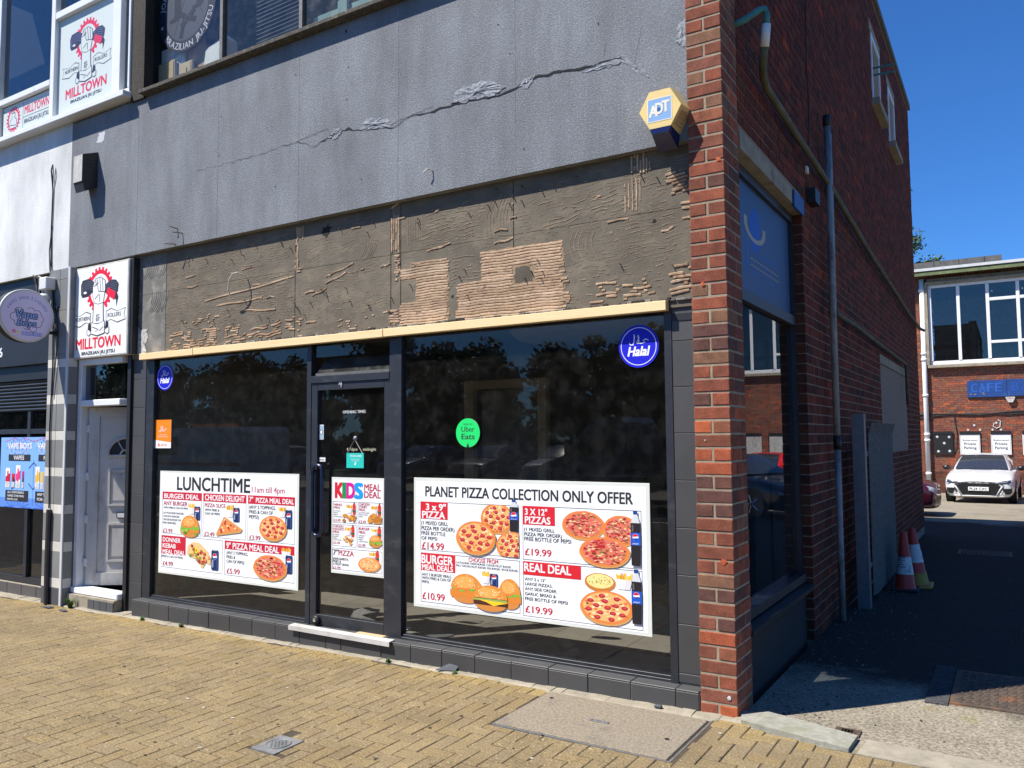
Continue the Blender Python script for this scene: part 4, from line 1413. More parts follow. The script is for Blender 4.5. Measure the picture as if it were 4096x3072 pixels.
# --- timber battens nailed over the shop windows
for i, (x0, x1, lab) in enumerate(((-5.28, -4.543, 'short pale timber batten at the left end above the lunchtime window'), (-4.537, -2.459, 'long pale timber batten in the middle above the shop door'), (-2.453, -0.362, 'long pale timber batten on the right above the halal window'))):
    o = MB().cbox(x0, x1, 0.030, 0.078, 2.186 + .001 * i, 2.241 + .0015 * i, .002).build('timber_batten', 'batten_wood')
    tag(o, lab, 'batten', 'timber battens above the shop windows')

# --- shop front frames and glass
YG = 0.125
def rail(parent, name, x0, x1, z0, z1, y0=.095, y1=.16, mat='black_frame'):
    return MB().cbox(x0, x1, y0, y1, z0, z1, .0012).build(name, mat, parent)
sf = part_box('shopfront', 'black_frame', shop, -5.262, -0.35, 0.09, 0.20, 2.19, 2.245)
for (x0, x1) in ((-5.258, -5.150), (-3.263, -3.218), (-2.448, -2.340), (-0.398, -0.353)):
    rail(sf, 'mullion', x0, x1, 0.076, 2.189, .088 if x0 > -.5 else .095)
for (x0, x1) in ((-5.149, -3.264), (-2.339, -0.399)):
    rail(sf, 'bottom_rail', x0, x1, 0.079, 0.118)
    rail(sf, 'glazing_bead', x0, x1, 0.1185, 0.135, .108, .14)
    B(x0, x1, YG - .003, YG + .003, 0.1355, 2.188).build('pane', 'shop_glass', sf)
# door with transom light
door = rail(shop, 'shop_door', -3.216, -3.155, 0.106, 1.893, .10, .155)
rail(door, 'stile', -2.500, -2.450, 0.106, 1.893, .10, .155)
rail(door, 'bottom_rail', -3.154, -2.501, 0.106, 0.184, .10, .155)
rail(door, 'top_rail', -3.154, -2.501, 1.838, 1.893, .10, .155)
B(-3.154, -2.501, YG - .003, YG + .003, 0.1845, 1.8375).build('pane', 'shop_glass', door)
MB().tube([(-3.175, .075, 1.24), (-3.160, .075, 1.272), (-3.125, .075, 1.28), (-3.090, .075, 1.272), (-3.075, .075, 1.24), (-3.075, .075, 0.80), (-3.090, .075, 0.768), (-3.125, .075, 0.76), (-3.160, .075, 0.768), (-3.175, .075, 0.80), (-3.175, .075, 1.24)], .0155, 10, False).build('pull_handle', 'handle_blue', door, True)
for z in (1.24, .80):
    MB().tube([(-3.175, .075, z), (-3.175, .11, z)], .012, 8).build('handle_bolt', 'handle_blue', door)
_l = MB().lathe([(0, -.03), (.028, -.03), (.034, -.022), (.034, 0)], (-3.135, .10, .145), 'y', 20).build('lock_cylinder', 'black_paint', door, True)
MB().lathe([(0, -.034), (.014, -.034), (.014, -.03)], (-3.135, .10, .148), 'y', 14).build('keyhole_plate', 'chrome', _l)
rail(sf, 'transom', -3.217, -2.449, 1.8945, 1.946, .09, .16)
B(-3.216, -2.450, YG - .003, YG + .003, 2.09, 2.189).build('top_light', 'shop_glass', sf)
hop = MB().add([(-3.17, .105, 1.968), (-2.455, .105, 1.968), (-2.455, .20, 2.085), (-3.17, .20, 2.085), (-3.17, .111, 1.968), (-2.455, .111, 1.968), (-2.455, .206, 2.085), (-3.17, .206, 2.085)],
               [(0, 1, 2, 3), (7, 6, 5, 4), (0, 4, 5, 1), (1, 5, 6, 2), (2, 6, 7, 3), (3, 7, 4, 0)]).build('hopper_vent', 'hopper_glass', sf)
B(-3.175, -2.452, .098, .115, 1.9475, 1.967).build('vent_rail', 'rough_steel', hop)
_m = MB()
_m.cur = (0.75, 0.75, 0.75)
p = facade_print(-2.935, .0945, 1.855)
p.text('4', 0, 0, .035, .055, (0.35, .35, .36), 1, .02)
p.build('door_number', door)
# sky-blue handle side and bottom lock done; timber threshold scrap
B(-2.72, -2.47, .055, .10, .103, .108).build('threshold_scrap', 'timber_pale', door)

# --- dark tiles: pilasters each side and the stepped plinth
TD = [(0.052, 0.052, 0.052), (0.058, 0.057, 0.057), (0.046, 0.046, 0.046), (0.054, 0.053, 0.052)]
rg = random.Random(31)
def tile(parent, x0, x1, y0, y1, z0, z1, col=None, ch=.0015, name='tile', mat='tile'):
    m = MB()
    c = col or rg.choice(TD)
    _k = rg.uniform(.92, 1.08)
    m.cur = tuple(v * _k for v in c)
    m.cbox(x0, x1, y0, y1, z0, z1, ch)
    return m.build(name, mat, parent)
pr_ = part_box('tiled_pilaster', 'pale_concrete', shop, -0.352, -0.2005, 0.10, 0.28, 0.1, 2.2)
_zj = [0.112, 0.164, 0.432, 0.701, 0.962, 1.227, 1.491, 1.753, 2.015, 2.215]
for a, b in zip(_zj, _zj[1:]):
    tile(pr_, -0.3515, -0.201, .092, .10, a + .002, b - .002)
part_box('dark_lintel_strip', 'black_paint', pr_, -0.352, -0.201, 0.088, 0.0915, 2.13, 2.17)
pl_ = part_box('tiled_pilaster', 'pale_concrete', shop, -5.456, -5.262, 0.10, 0.30, -0.04, 2.24)
_zj = [-0.03, 0.225, 0.482, 0.74, 0.994, 1.253, 1.51, 1.766, 2.02, 2.24]
for a, b in zip(_zj, _zj[1:]):
    tile(pl_, -5.455, -5.263, .092, .10, a + .002, b - .002)
part_box('door_post', 'black_paint', shop, -5.506, -5.4575, 0.07, 0.30, -0.05, 2.245)
plinth = part_box('plinth', 'pale_concrete', shop, -5.255, -0.205, 0.006, 0.30, -0.1, 0.094)
_xj = [-5.258, -5.013, -4.746, -4.49, -4.237, -3.988, -3.728, -3.471, -3.215, -2.948, -2.803, -2.435, -2.179, -1.921, -1.662, -1.392, -1.131, -0.87, -0.603, -0.339, -0.207]
for i, (a, b) in enumerate(zip(_xj, _xj[1:])):
    dy, dz = rg.uniform(-.003, .002), rg.uniform(-.002, .003)
    tile(plinth, a + .0025, b - .0025, dy, .0065, zg(a) + .006, .092 + dz, None, .002)
    tile(plinth, a + .0025, b - .0025, dy - .001, .112, .0945 + dz, .1025 + dz, (0.066, 0.066, 0.066), .002)
o = MB()
o.prism([(-3.30, -.03, .112), (-3.30, .03, .116), (-3.30, .03, .108), (-3.30, -.024, .104), (-3.30, -.024, .080), (-3.30, -.03, .080)], (.96, 0, -.003))
tag(o.build('step_nosing', 'upvc_aged_shaded'), 'worn white plastic nosing strip on the step below the shop door', 'step nosing')

# --- inside the shop
room = MB()
room.box(-5.40, -0.30, 6.0, 6.1, 0.0, 2.9)
room.box(-5.40, -5.30, 0.3, 6.0, 0.0, 2.9)
room.box(-0.42, -0.30, 1.97, 6.0, 0.0, 2.9)
room_o = room.build('room_walls', 'room_wall', shop)
part_box('room_ceiling', 'room_ceiling', shop, -5.40, -0.29, 0.305, 6.0, 2.62, 2.70)
MB().lathe([(0, -.25), (0.9, -.25), (0.95, -.2), (0.95, 0)], (-1.7, 2.3, 2.62), 'z', 40).build('ceiling_rose', 'room_ceiling', shop, True)
B(-5.3, -0.31, 0.25, 5.99, -.02, 0.096).build('room_floor', 'room_dark', shop)
_m = MB()
for i in range(17):
    for j in range(18):
        x0, y0 = -5.28 + i * .29, .26 + j * .29
        d = (i * .29 - 4.2) + (j * .29) * 1.0
        c = (0.21, 0.195, 0.165) if (i * 7 + j * 3) % 5 else (0.17, 0.158, 0.138)
        if -0.05 < (x0 + 1.25 - (y0 - .2) * 0.0) < .7 and abs((x0 + 1.2) * 1.0 - (1.6 - y0)) < .30:
            c = (0.10, 0.30, 0.26)
        _m.cur = c
        _m.box(x0 + .002, x0 + .288, y0 + .002, y0 + .288, .0962, .1005)
_o = _m.build('floor_tiles', 'tile', shop)
_o['kind'] = 'stuff'
# serving counter, inner door frame, wall cabinet deep in the room
ct = part_box('serving_counter', 'room_dark', shop, -5.2, -2.0, 3.6, 4.2, 0.1, 1.05)
part_box('counter_top', 'rough_steel', ct, -5.25, -1.95, 3.55, 4.25, 1.051, 1.09)
idf = part_box('inner_door_frame', 'timber_pale', shop, -3.78, -3.66, 2.9, 2.98, 0.101, 2.0)
part_box('post', 'timber_pale', idf, -2.86, -2.76, 2.9, 2.98, 0.101, 2.0)
part_box('head', 'timber_pale', idf, -3.78, -2.76, 2.9, 2.98, 2.001, 2.09)
part_box('inner_door', 'room_wall', shop, -3.6, -2.9, 2.98, 3.02, .101, 1.98)
# post lying on the mat behind the door
for i, (x, y, a, w, h, z, lab) in enumerate(((-2.86, .30, .35, .20, .14, .13, 'grey folded leaflet propped up just inside the shop door'), (-2.70, .34, -.3, .21, .15, .104, 'cream leaflet in the middle of the fallen post inside the shop door'), (-2.56, .28, .1, .22, .14, .107, 'white letter at the right end of the fallen post inside the door'), (-2.74, .23, .7, .21, .10, .110, 'pale brown envelope lying frontmost behind the shop door'), (-2.60, .20, -.1, .20, .10, .106, 'small yellowed flyer close behind the shop door glass'), (-2.20, .30, -.25, .22, .16, .104, 'grey printed sheet lying alone inside the right-hand window'))):
    m = MB()
    c, s = cos(a), sin(a)
    up = .07 if i == 0 else .004
    vs = []
    for u in (-.5, 0, .5):
        for v in (-.5, .5):
            vs.append((x + u * w * c - v * h * s, y + u * w * s + v * h * c, z + (.012 if u == 0 else 0) + (up if v > 0 else 0)))
    n = len(vs)
    vs += [(a_, b_, c_ + .0012) for a_, b_, c_ in vs]
    m.add(vs, [(0, 2, 3, 1), (2, 4, 5, 3), (n, n + 1, n + 3, n + 2), (n + 2, n + 3, n + 5, n + 4), (0, 1, n + 1, n), (4, n + 4, n + 5, 5), (0, n, n + 2, 2), (2, n + 2, n + 4, 4), (1, 3, n + 3, n + 1), (3, 5, n + 5, n + 3)])
    o = m.build('leaflet', ['rough_steel', 'paper', 'poster_white', 'cardboard', 'paper', 'galvanised'][i])
    tag(o, lab, 'leaflet', 'fallen post inside the shop')

# ------------------------------------------------------------------ neighbour: vape shop, gym doorway and gym windows above
nb = thing('neighbour_shop', 'white rendered neighbouring shop with black fascia and striped tile pilaster', 'shop building', (-8.0, 1.0, 0))
# white rendered wall above the black fascia
_m = MB()
_m.box(-12.0, -6.432, YR + .001, 0.30, 3.142, 4.60)
_m.box(-12.0, -5.46, YR + .001, 0.30, 6.9, 7.3)
part_w = _m.build('rendered_wall', 'render_white', nb)
part_box('side_return', 'room_dark', nb, -12.0, -6.6, 2.0, 2.2, -0.1, 3.1)
MB().tube([(-6.728, .0, 4.22), (-6.745, -.004, 4.16), (-6.735, .008, 4.02), (-6.732, .012, 3.95), (-6.74, .012, 3.5), (-6.725, .012, 3.2), (-6.70, .0, 3.13), (-6.62, -.06, 3.02), (-6.53, -.062, 2.90), (-6.50, -.062, 2.2), (-6.52, -.062, 1.6), (-6.49, -.062, 0.9), (-6.49, -.062, 0.84)], .007, 6).build('hanging_cable', 'cable_black', part_w)
MB().tube([(-6.728, .0, 4.22), (-6.71, -.004, 4.16), (-6.728, .008, 4.03)], .005, 6).build('cable_loop', 'cable_black', part_w)
MB().tube([(-6.73, .012, 3.6), (-6.765, .012, 3.35), (-6.72, .0, 3.15), (-6.56, -.066, 3.0), (-6.43, -.066, 2.6), (-6.42, -.066, 2.45), (-6.45, -.066, 2.2), (-6.49, -.066, 1.9)], .005, 6).build('thin_cable', 'cable_black', part_w)
# --- striped tile pilaster
XP0, XP1, YP = -6.606, -6.257, -0.052
pil = part_box('tiled_pilaster', 'pale_concrete', nb, XP0 + .006, XP1 - .004, YP + .006, 0.35, -0.15, 3.12)
GREY_T, CREAM_T = (0.20, 0.20, 0.19), (0.60, 0.57, 0.50)
DARK_T = (0.105, 0.105, 0.105)
_zs = [(-0.09, 0.108, 0), (0.108, 0.199, 1), (0.199, 0.443, 0), (0.443, 0.535, 1), (0.535, 0.792, 0), (0.792, 0.879, 1), (0.879, 1.139, 0), (1.139, 1.224, 1), (1.224, 1.481, 0), (1.481, 1.568, 1), (1.568, 1.821, 0), (1.821, 1.915, 1),
       (1.915, 2.172, 0), (2.172, 2.256, 1), (2.256, 2.30, 0), (2.30, 2.72, 0), (2.72, 3.02, 0), (3.02, 3.125, 0)]
for (a, b, s) in _zs:
    for (x0, x1) in ((XP0, -6.436), (-6.434, -6.290)):
        c = CREAM_T if s else ((0.075, 0.075, 0.08) if a < 0 else GREY_T)
        tile(pil, x0 + .001, x1 - .001, YP, YP + .007, a + .0015, b - .0015, c)
    tile(pil, XP1 - .005, XP1 + .002, YP + .008, 0.035, a + .0015, b - .0015, CREAM_T if s else GREY_T)
part_box('edge_trim', 'lead_white', pil, -6.2885, XP1 - .001, YP - .006, YP + .006, -0.06, 3.13)
MB().tube([(-6.47, YP - .02, 0.83), (-6.475, YP - .02, 0.4), (-6.47, YP - .02, -0.045)], .024, 8).build('conduit', 'brown_plastic', pil)
# --- black fascia with street number, roller shutter, window
fas = part_box('fascia', 'black_paint', nb, -12.0, XP0 + .004, 0.06, 0.30, 2.25, 3.14)
p = facade_print(-7.84, .0585, 2.36)
p.text('66', 0.0, 0.0, .145, .095, (0.75, .75, .75), 1, .03)
p.disc(-0.05, 0.29, .085, (0.7, .7, .7), 0)
p.build('street_number', fas)
shut = part_box('shutter_box', 'black_paint', nb, -12.0, XP0 + .004, .10, .28, 2.10, 2.248)
for i in range(9):
    z = 1.78 + i * .036
    m = MB()
    m.prism([(-12.0, .14, z), (-12.0, .118, z + .004), (-12.0, .110, z + .017), (-12.0, .118, z + .030), (-12.0, .14, z + .0345)], (12.0 + XP0 + .003, 0, 0))
    m.build('slat', 'shutter_metal', shut)
vf = MB()
for a in ((-12.0, -6.61, .10, .16, 0.06, 0.115), (-7.235, -7.18, .10, .16, 0.117, 1.775), (-6.66, -6.605, .10, .16, .117, 1.775), (-12.0, -6.662, .102, .16, 1.55, 1.60)):
    vf.box(*a)
vwin = vf.build('shop_window', 'black_frame', nb)
for (x0, x1) in ((-12.0, -7.236), (-7.179, -6.661)):
    B(x0, x1, .128, .134, .117, 1.549).build('pane', 'vape_glass', vwin)
    B(x0, x1, .128, .134, 1.601, 1.775).build('pane', 'vape_glass', vwin)
plv = part_box('plinth', 'pale_concrete', nb, -12.0, XP0 + .003, .056, .30, -.3, .052)
for i in range(8):
    x = -6.61 - .27 * i
    tile(plv, x - .266, x - .003, .048, .055, -.10, .056, (0.085, 0.078, 0.075))
B(-12, -6.7, 1.4, 1.5, 0.0, 2.9).build('room_back', 'room_dark', nb)
B(-12, -5.3, .30, 6.0, -.08, .03).build('room_floor', 'room_dark', nb)
# --- gym doorway between the two shops
gd = thing('gym_doorway', 'white plastic front door standing ajar between the pilasters', 'door', (-5.87, .05, 0))
YD = 0.045
fr = MB()
for a in ((-6.25, -6.192, YD, .14, .05, 2.245), (-5.556, -5.508, .13, .20, .05, 2.245), (-6.191, -5.557, YD, .14, 2.185, 2.245), (-6.191, -5.557, YD - .012, .14, 1.795, 1.855)):
    fr.cbox(*a, .006)
fr.build('frame', 'upvc', gd)
B(-6.19, -5.558, .085, .091, 1.856, 2.184).build('fan_light', 'upper_glass', gd)
MB().cbox(-6.25, -5.508, YD - .02, .15, .062, .118, .008).build('threshold', 'upvc', gd)
# leaf, hinged on the left, standing open into the hall
HX, HY, ang = -6.165, .12, radians(33)
def leaf(u, v, z):
    """u along the leaf from the hinge, v out of its street face"""
    return (HX + u * cos(ang) + v * sin(ang), HY + u * sin(ang) - v * cos(ang), z)
def leafbox(u0, u1, v0, v1, z0, z1):
    P = [leaf(u, v, z) for z in (z0, z1) for (u, v) in ((u0, v0), (u1, v0), (u1, v1), (u0, v1))]
    return MB().add(P, [(0, 1, 2, 3), (7, 6, 5, 4), (0, 4, 5, 1), (1, 5, 6, 2), (2, 6, 7, 3), (3, 7, 4, 0)])
lf = leafbox(0.0, .70, -.045, 0.0, .125, 1.79).build('door_leaf', 'upvc_aged_shaded', gd)  # white leaf, hall shade put into its greyer plastic
for (u0, u1, z0, z1) in ((.0, .10, .125, 1.79), (.60, .70, .125, 1.79), (.10, .60, .125, .24), (.10, .60, 1.70, 1.79)):
    leafbox(u0, u1, .001, .012, z0, z1).build('stile', 'upvc_aged_shaded', lf)
for (z0, z1) in ((.34, .70), (.86, 1.20)):
    m = MB()
    for (a, b, c, d) in ((.19, .21, z0, z1), (.49, .51, z0, z1), (.21, .49, z0, z0 + .02), (.21, .49, z1 - .02, z1)):
        m2 = leafbox(a, b, .001, .013, c, d)
        m.add(m2.v, m2.f)
    m2 = leafbox(.24, .46, .001, .009, z0 + .05, z1 - .05)
    m.add(m2.v, m2.f)
    m.build('raised_panel', 'upvc_aged_shaded', lf)
m = MB()
n = 14
arc = [(.35 + .155 * cos(pi * i / n), 1.34 + .155 * sin(pi * i / n)) for i in range(n + 1)]
m.add([leaf(u, .004, z) for u, z in arc] + [leaf(.35, .004, 1.34)], [tuple(range(n + 1))])
m.build('fan_window', 'black_paint', lf)
m = MB()
m.tube([leaf(.35 + .165 * cos(pi * i / n), .012, 1.335 + .165 * sin(pi * i / n)) for i in range(n + 1)], .012, 6)
m.tube([leaf(.185, .012, 1.33), leaf(.515, .012, 1.33)], .012, 6)
for t in (pi / 3, pi * 2 / 3):
    m.tube([leaf(.35 + .05 * cos(t), .01, 1.34 + .05 * sin(t)), leaf(.35 + .16 * cos(t), .01, 1.34 + .16 * sin(t))], .007, 6)
m.tube([leaf(.35 + .05 * cos(pi * i / 8), .01, 1.335 + .05 * sin(pi * i / 8)) for i in range(9)], .009, 6)
m.build('fan_bars', 'upvc_aged_shaded', lf)
m = leafbox(.28, .50, .001, .016, .745, .80)
m.build('letterbox', 'black_paint', lf)
leafbox(.29, .49, .0165, .02, .752, .792).build('letter_flap', 'upvc', lf)
for z in (.30, .70, 1.10, 1.55):
    MB().cbox(HX - .022, HX + .02, .10, .125, z, z + .075, .004).build('hinge', 'white_plastic', gd)
hall = MB()
hall.box(-6.3, -6.22, .14, 2.4, -.05, 2.5)
hall.box(-5.52, -5.41, .301, 2.4, -.05, 2.5)
hall.box(-6.22, -5.52, 2.2, 2.4, -.05, 2.5)
hall.box(-6.22, -5.52, .16, 2.2, 2.3, 2.4)
hall.build('hall', 'room_dark', gd)
step = MB()
step.box(-6.25, -5.51, -.005, .14, -.12, .061)
st = step.build('doorstep', 'old_concrete', gd)
for i in range(4):
    x = -5.90 + i * .098
    tile(st, x, x + .094, -.012, -.005, -.07, .045, (0.075, 0.078, 0.082))
# --- gym windows above: white plastic frames standing slightly proud
gw = thing('gym_window', 'white plastic upper window with gym graphics over the white rendered wall', 'window', (-6.8, 0, 4.6))
YW = -0.02
def bar(x0, x1, z0, z1, y0=YW, y1=.08, name='frame_bar', mat='upvc'):
    return MB().cbox(x0, x1, y0, y1, z0, z1, .005).build(name, mat, gw)
MB().cbox(-12.0, -5.44, -.085, .08, 4.60, 4.655, .006).build('sill', 'upvc', gw)
bar(-12.0, -5.452, 4.657, 4.70)
for (x0, x1, z0, z1) in ((-7.90, -7.80, 4.702, 7.0), (-6.80, -6.725, 4.702, 7.0), (-5.735, -5.605, 4.702, 7.0), (-5.485, -5.452, 4.702, 7.0), (-7.799, -6.801, 5.045, 5.11), (-6.724, -5.736, 5.70, 5.775)):
    bar(x0, x1, z0, z1)
for (x0, x1, z0, z1) in ((-7.799, -6.801, 4.702, 5.044), (-7.799, -6.801, 5.111, 7.0), (-6.724, -5.736, 4.702, 5.699), (-6.724, -5.736, 5.776, 7.0), (-5.604, -5.486, 4.702, 7.0), (-12.0, -7.901, 4.702, 7.0)):
    B(x0, x1, .03, .036, z0, z1).build('pane', 'upper_glass', gw)
B(-12.0, -5.46, .9, 1.0, 4.5, 7.2).build('room_back', 'room_dark', gw)
B(-12.0, -5.46, .3, .9, 4.5, 4.6).build('room_floor', 'room_dark', gw)
# dark pebble-dashed pier between the gym window and the grey building's window
part_box('pebbledash_pier', 'pebble_dark', shop, -5.450, -5.257, -.004, .085, 4.56, 6.95)

# ------------------------------------------------------------------ upper window of the corner shop
uw = part_box('upper_window', 'black_paint', shop, -5.456, -5.296, .09, .30, 4.615, 6.05)
sill = MB().cbox(-5.256, -0.88, -.055, .16, 4.574, 4.612, .006).build('sill', 'stone_sill', uw)
for x in (-4.35, -3.39, -2.4, -1.4):
    part_box('mullion', 'rough_steel', uw, x - .018, x + .018, .11, .16, 4.614, 6.05)
for (x0, x1) in ((-5.294, -4.369), (-4.331, -3.409), (-3.371, -2.419), (-2.381, -1.419), (-1.381, -.9)):
    B(x0, x1, .135, .141, 4.614, 6.05).build('pane', 'hopper_glass' if x0 > -4.3 else 'clear_upper', uw)
B(-5.2, -.9, 1.6, 1.7, 4.5, 6.2).build('room_back', 'room_wall', uw)
B(-5.2, -.9, .161, 1.6, 4.50, 4.60).build('room_floor', 'cardboard', uw)
# window graphic: ring emblem on the left pane
p = facade_print(-4.857, .1345, 5.345)
DB = (0.010, 0.014, 0.030)
GB = (0.045, 0.056, 0.082)
p.disc(0, 0, .40, DB, 0, n=48)
p.disc(0, 0, .30, GB, 1, n=40)
p.arc_text('BRAZILIAN JIU-JITSU', 0, 0, .378, radians(-78), .058, (0.34, 0.37, 0.42), 2, .02, True, 1.4)
p.arc_text('JOHNS', 0, 0, .322, radians(150), .058, (0.34, 0.37, 0.42), 2, .02)
p.disc(-.345, -.10, .016, (0.34, .37, .42), 2)
p.disc(.35, .04, .016, (0.34, .37, .42), 2)
p.line([(-.17, -.22), (.04, .24)], .007, DB, 2)
p.line([(.22, -.10), (-.02, .26)], .007, DB, 2)
p.text('J', -.22, -.03, -.10, .17, DB, 2, .05)
p.text('J', .10, .02, .22, .17, DB, 2, .05)
p.poly([(-.09, -.14), (.10, -.02), (.13, -.06), (-.06, -.185)], DB, 3)
p.poly([(-.10, -.06), (-.075, -.02), (.14, -.12), (.12, -.165)], DB, 4)
p.poly([(-.10, -.26), (-.05, -.27), (.0, -.10), (-.05, -.09)], DB, 3)
p.disc(.012, -.10, .035, GB, 5, n=12)
p.disc(.012, -.10, .027, DB, 6, n=12)
p.build('window_emblem', uw)
# things stored on the window board
def upper_item(name, lab, cat, mb, mat):
    return tag(mb.build(name, mat), lab, cat, 'things stored behind the upper window')
m = MB().cbox(-5.29, -4.95, .19, .30, 4.601, 5.08, .003)
bx = upper_item('packing_box', 'white printed packing box marked 32 in the upper window', 'box', m, 'white_plastic')
p = facade_print(-5.29, .1898, 4.601)
p.text('32', .05, .27, .14, .085, (0.05, .05, .06), 1, .02)
p.text('LED', .17, .36, .24, .03, (0.08, .08, .09), 1)
p.build('print', bx)
upper_item('wooden_panel', 'framed pale timber panel leaning at the left of the upper window', 'panel', MB().cbox(-5.28, -5.04, .155, .18, 4.613, 4.93, .004).cbox(-5.265, -5.055, .150, .156, 4.63, 4.915, .002).box(-5.19, -5.15, .142, .151, 4.66, 4.86), 'timber_pale')
upper_item('wooden_panel', 'small framed timber panel next to the brown carton in the upper window', 'panel', MB().cbox(-4.98, -4.79, .155, .18, 4.613, 4.86, .004).cbox(-4.965, -4.805, .150, .156, 4.63, 4.845, .002).box(-4.90, -4.86, .142, .151, 4.66, 4.80), 'timber_pale')
upper_item('carton', 'open brown cardboard carton in the upper window', 'box', MB().cbox(-4.92, -4.66, .20, .40, 4.601, 4.96, .003).add([(-4.92, .20, 4.96), (-4.66, .20, 4.96), (-4.64, .17, 5.06), (-4.92, .17, 5.05), (-4.92, .205, 4.96), (-4.66, .205, 4.96), (-4.64, .175, 5.06), (-4.92, .175, 5.05)], [(0, 1, 2, 3), (7, 6, 5, 4)]), 'cardboard')
m = MB()
m.add([(-4.66, .16, 4.613), (-4.39, .16, 4.613), (-4.39, .34, 4.613), (-4.66, .34, 4.613), (-4.64, .18, 4.92), (-4.38, .17, 4.95), (-4.40, .32, 4.98), (-4.52, .30, 5.08)], [(0, 3, 2, 1), (4, 5, 6, 7), (0, 1, 5, 4), (1, 2, 6, 5), (2, 3, 7, 6), (3, 0, 4, 7)])
upper_item('paper_sack', 'crumpled pale paper sack beside the first mullion of the upper window', 'sack', m, 'paper')
bl = thing('venetian_blind', 'lowered venetian blind behind the third pane of the upper window', 'blind', (-3.4, .25, 4.75), 'things stored behind the upper window')
for i in range(26):
    z = 4.72 + i * .035 
    MB().add([(-3.98, .17, z), (-3.42, .17, z + .012), (-3.42, .195, z + .026), (-3.98, .195, z + .014), (-3.98, .17, z - .001), (-3.42, .17, z + .011), (-3.42, .195, z + .025), (-3.98, .195, z + .013)], [(0, 1, 2, 3), (7, 6, 5, 4), (0, 4, 5, 1), (2, 6, 7, 3)]).build('slat', 'blind_white', bl)
upper_item('foam_board', 'pale board with a grey block leaning behind the fourth pane of the upper window', 'board', MB().cbox(-3.34, -2.55, .20, .23, 4.601, 4.84, .003).cbox(-3.05, -2.95, .17, .199, 4.62, 4.88, .003), 'paper')

# ------------------------------------------------------------------ wall fittings
t = thing('alarm_box', 'yellow hexagonal ADT alarm box with blue base on the grey render', 'alarm box', (-.325, 0, 3.1))
HX_ = [(-.447, 3.303), (-.385, 3.41), (-.262, 3.41), (-.200, 3.303), (-.262, 3.196), (-.386, 3.196)]
HB_ = [(-.465, 3.303), (-.395, 3.43), (-.252, 3.43), (-.182, 3.303), (-.252, 3.176), (-.396, 3.176)]
m = MB()
m.add([(x, -.10, z) for x, z in HX_] + [(x, .019, z) for x, z in HB_], [(0, 1, 2, 3, 4, 5)[::-1]] + [(i, (i + 1) % 6, 6 + (i + 1) % 6, 6 + i) for i in range(6) if i != 4])
m.build('case', 'yellow_plastic', t)
m = MB()
m.add([(-.386, -.10, 3.195), (-.262, -.10, 3.195), (-.275, -.098, 3.165), (-.373, -.098, 3.165), (-.396, .019, 3.176), (-.252, .019, 3.176), (-.265, .019, 3.10), (-.383, .019, 3.10)],
      [(0, 3, 2, 1), (3, 7, 6, 2), (0, 4, 7, 3), (1, 2, 6, 5), (0, 1, 5, 4)])
m.build('strobe_base', 'blue_plastic', t)
m = MB()
for i in range(5):
    f0 = .15 + i * .15
    a, b = Vector((-.198, -.095, 3.296)).lerp(Vector((-.262, -.095, 3.196)), f0), Vector((-.181, .012, 3.296)).lerp(Vector((-.250, .012, 3.180)), f0)
    d = Vector((.0015, 0, -.0012))
    a2, b2 = a + Vector((-.006, 0, -.010)), b + Vector((-.006, 0, -.011))
    m.quad(*[tuple(q + d) for q in (a.lerp(b, .15), a2.lerp(b2, .15), a2.lerp(b2, .9), a.lerp(b, .9))])
m.build('sounder_slots', 'cardboard', t)
p = facade_print(-.398, -.1005, 3.232)
p.rect(0.0, 0, .145, .135, lin(120, 160, 205), 0)
p.frame(0.0, 0, .145, .135, .005, lin(225, 215, 190), 1)
p.text('A', .012, .032, .060, .062, (0.72, .68, .55), 2, .045)
p.text('D', .050, .042, .092, .062, (0.72, .68, .55), 3, .04)
p.text('T', .088, .048, .130, .062, (0.72, .68, .55), 2, .045)
p.disc(.068, .070, .010, lin(20, 80, 150), 4)
p.build('logo_plate', t)

t = thing('siren_box', 'weathered brown sloping siren box on the left of the grey render', 'alarm box', (-6.1, 0, 3.8))
side_p = [(-.127, 4.145), (.019, 4.205), (.019, 3.865), (-.10, 3.80), (-.125, 3.887)]
m = MB()
m.add([(-5.98, a, b) for a, b in side_p] + [(-6.125, a, b) for a, b in side_p], [(0, 1, 2, 3, 4), (9, 8, 7, 6, 5), (0, 5, 6, 1)[::-1], (1, 6, 7, 2), (2, 7, 8, 3), (3, 8, 9, 4)[::1]])
m.build('cover', 'brown_plastic', t)  # dark brown also holds the shade on the side turned from the sun
MB().cbox(-6.125, -5.981, -.131, -.1275, 3.889, 4.143, .001).build('faded_sunlit_front', 'grey_plastic', t)  # weathered face, with the sun on it put into the paler grey
for i in range(3):
    z = 4.10 - i * .032
    B(-5.9802, -5.976, -.095, -.035, z, z + .009).build('louvre', 'black_frame', t)

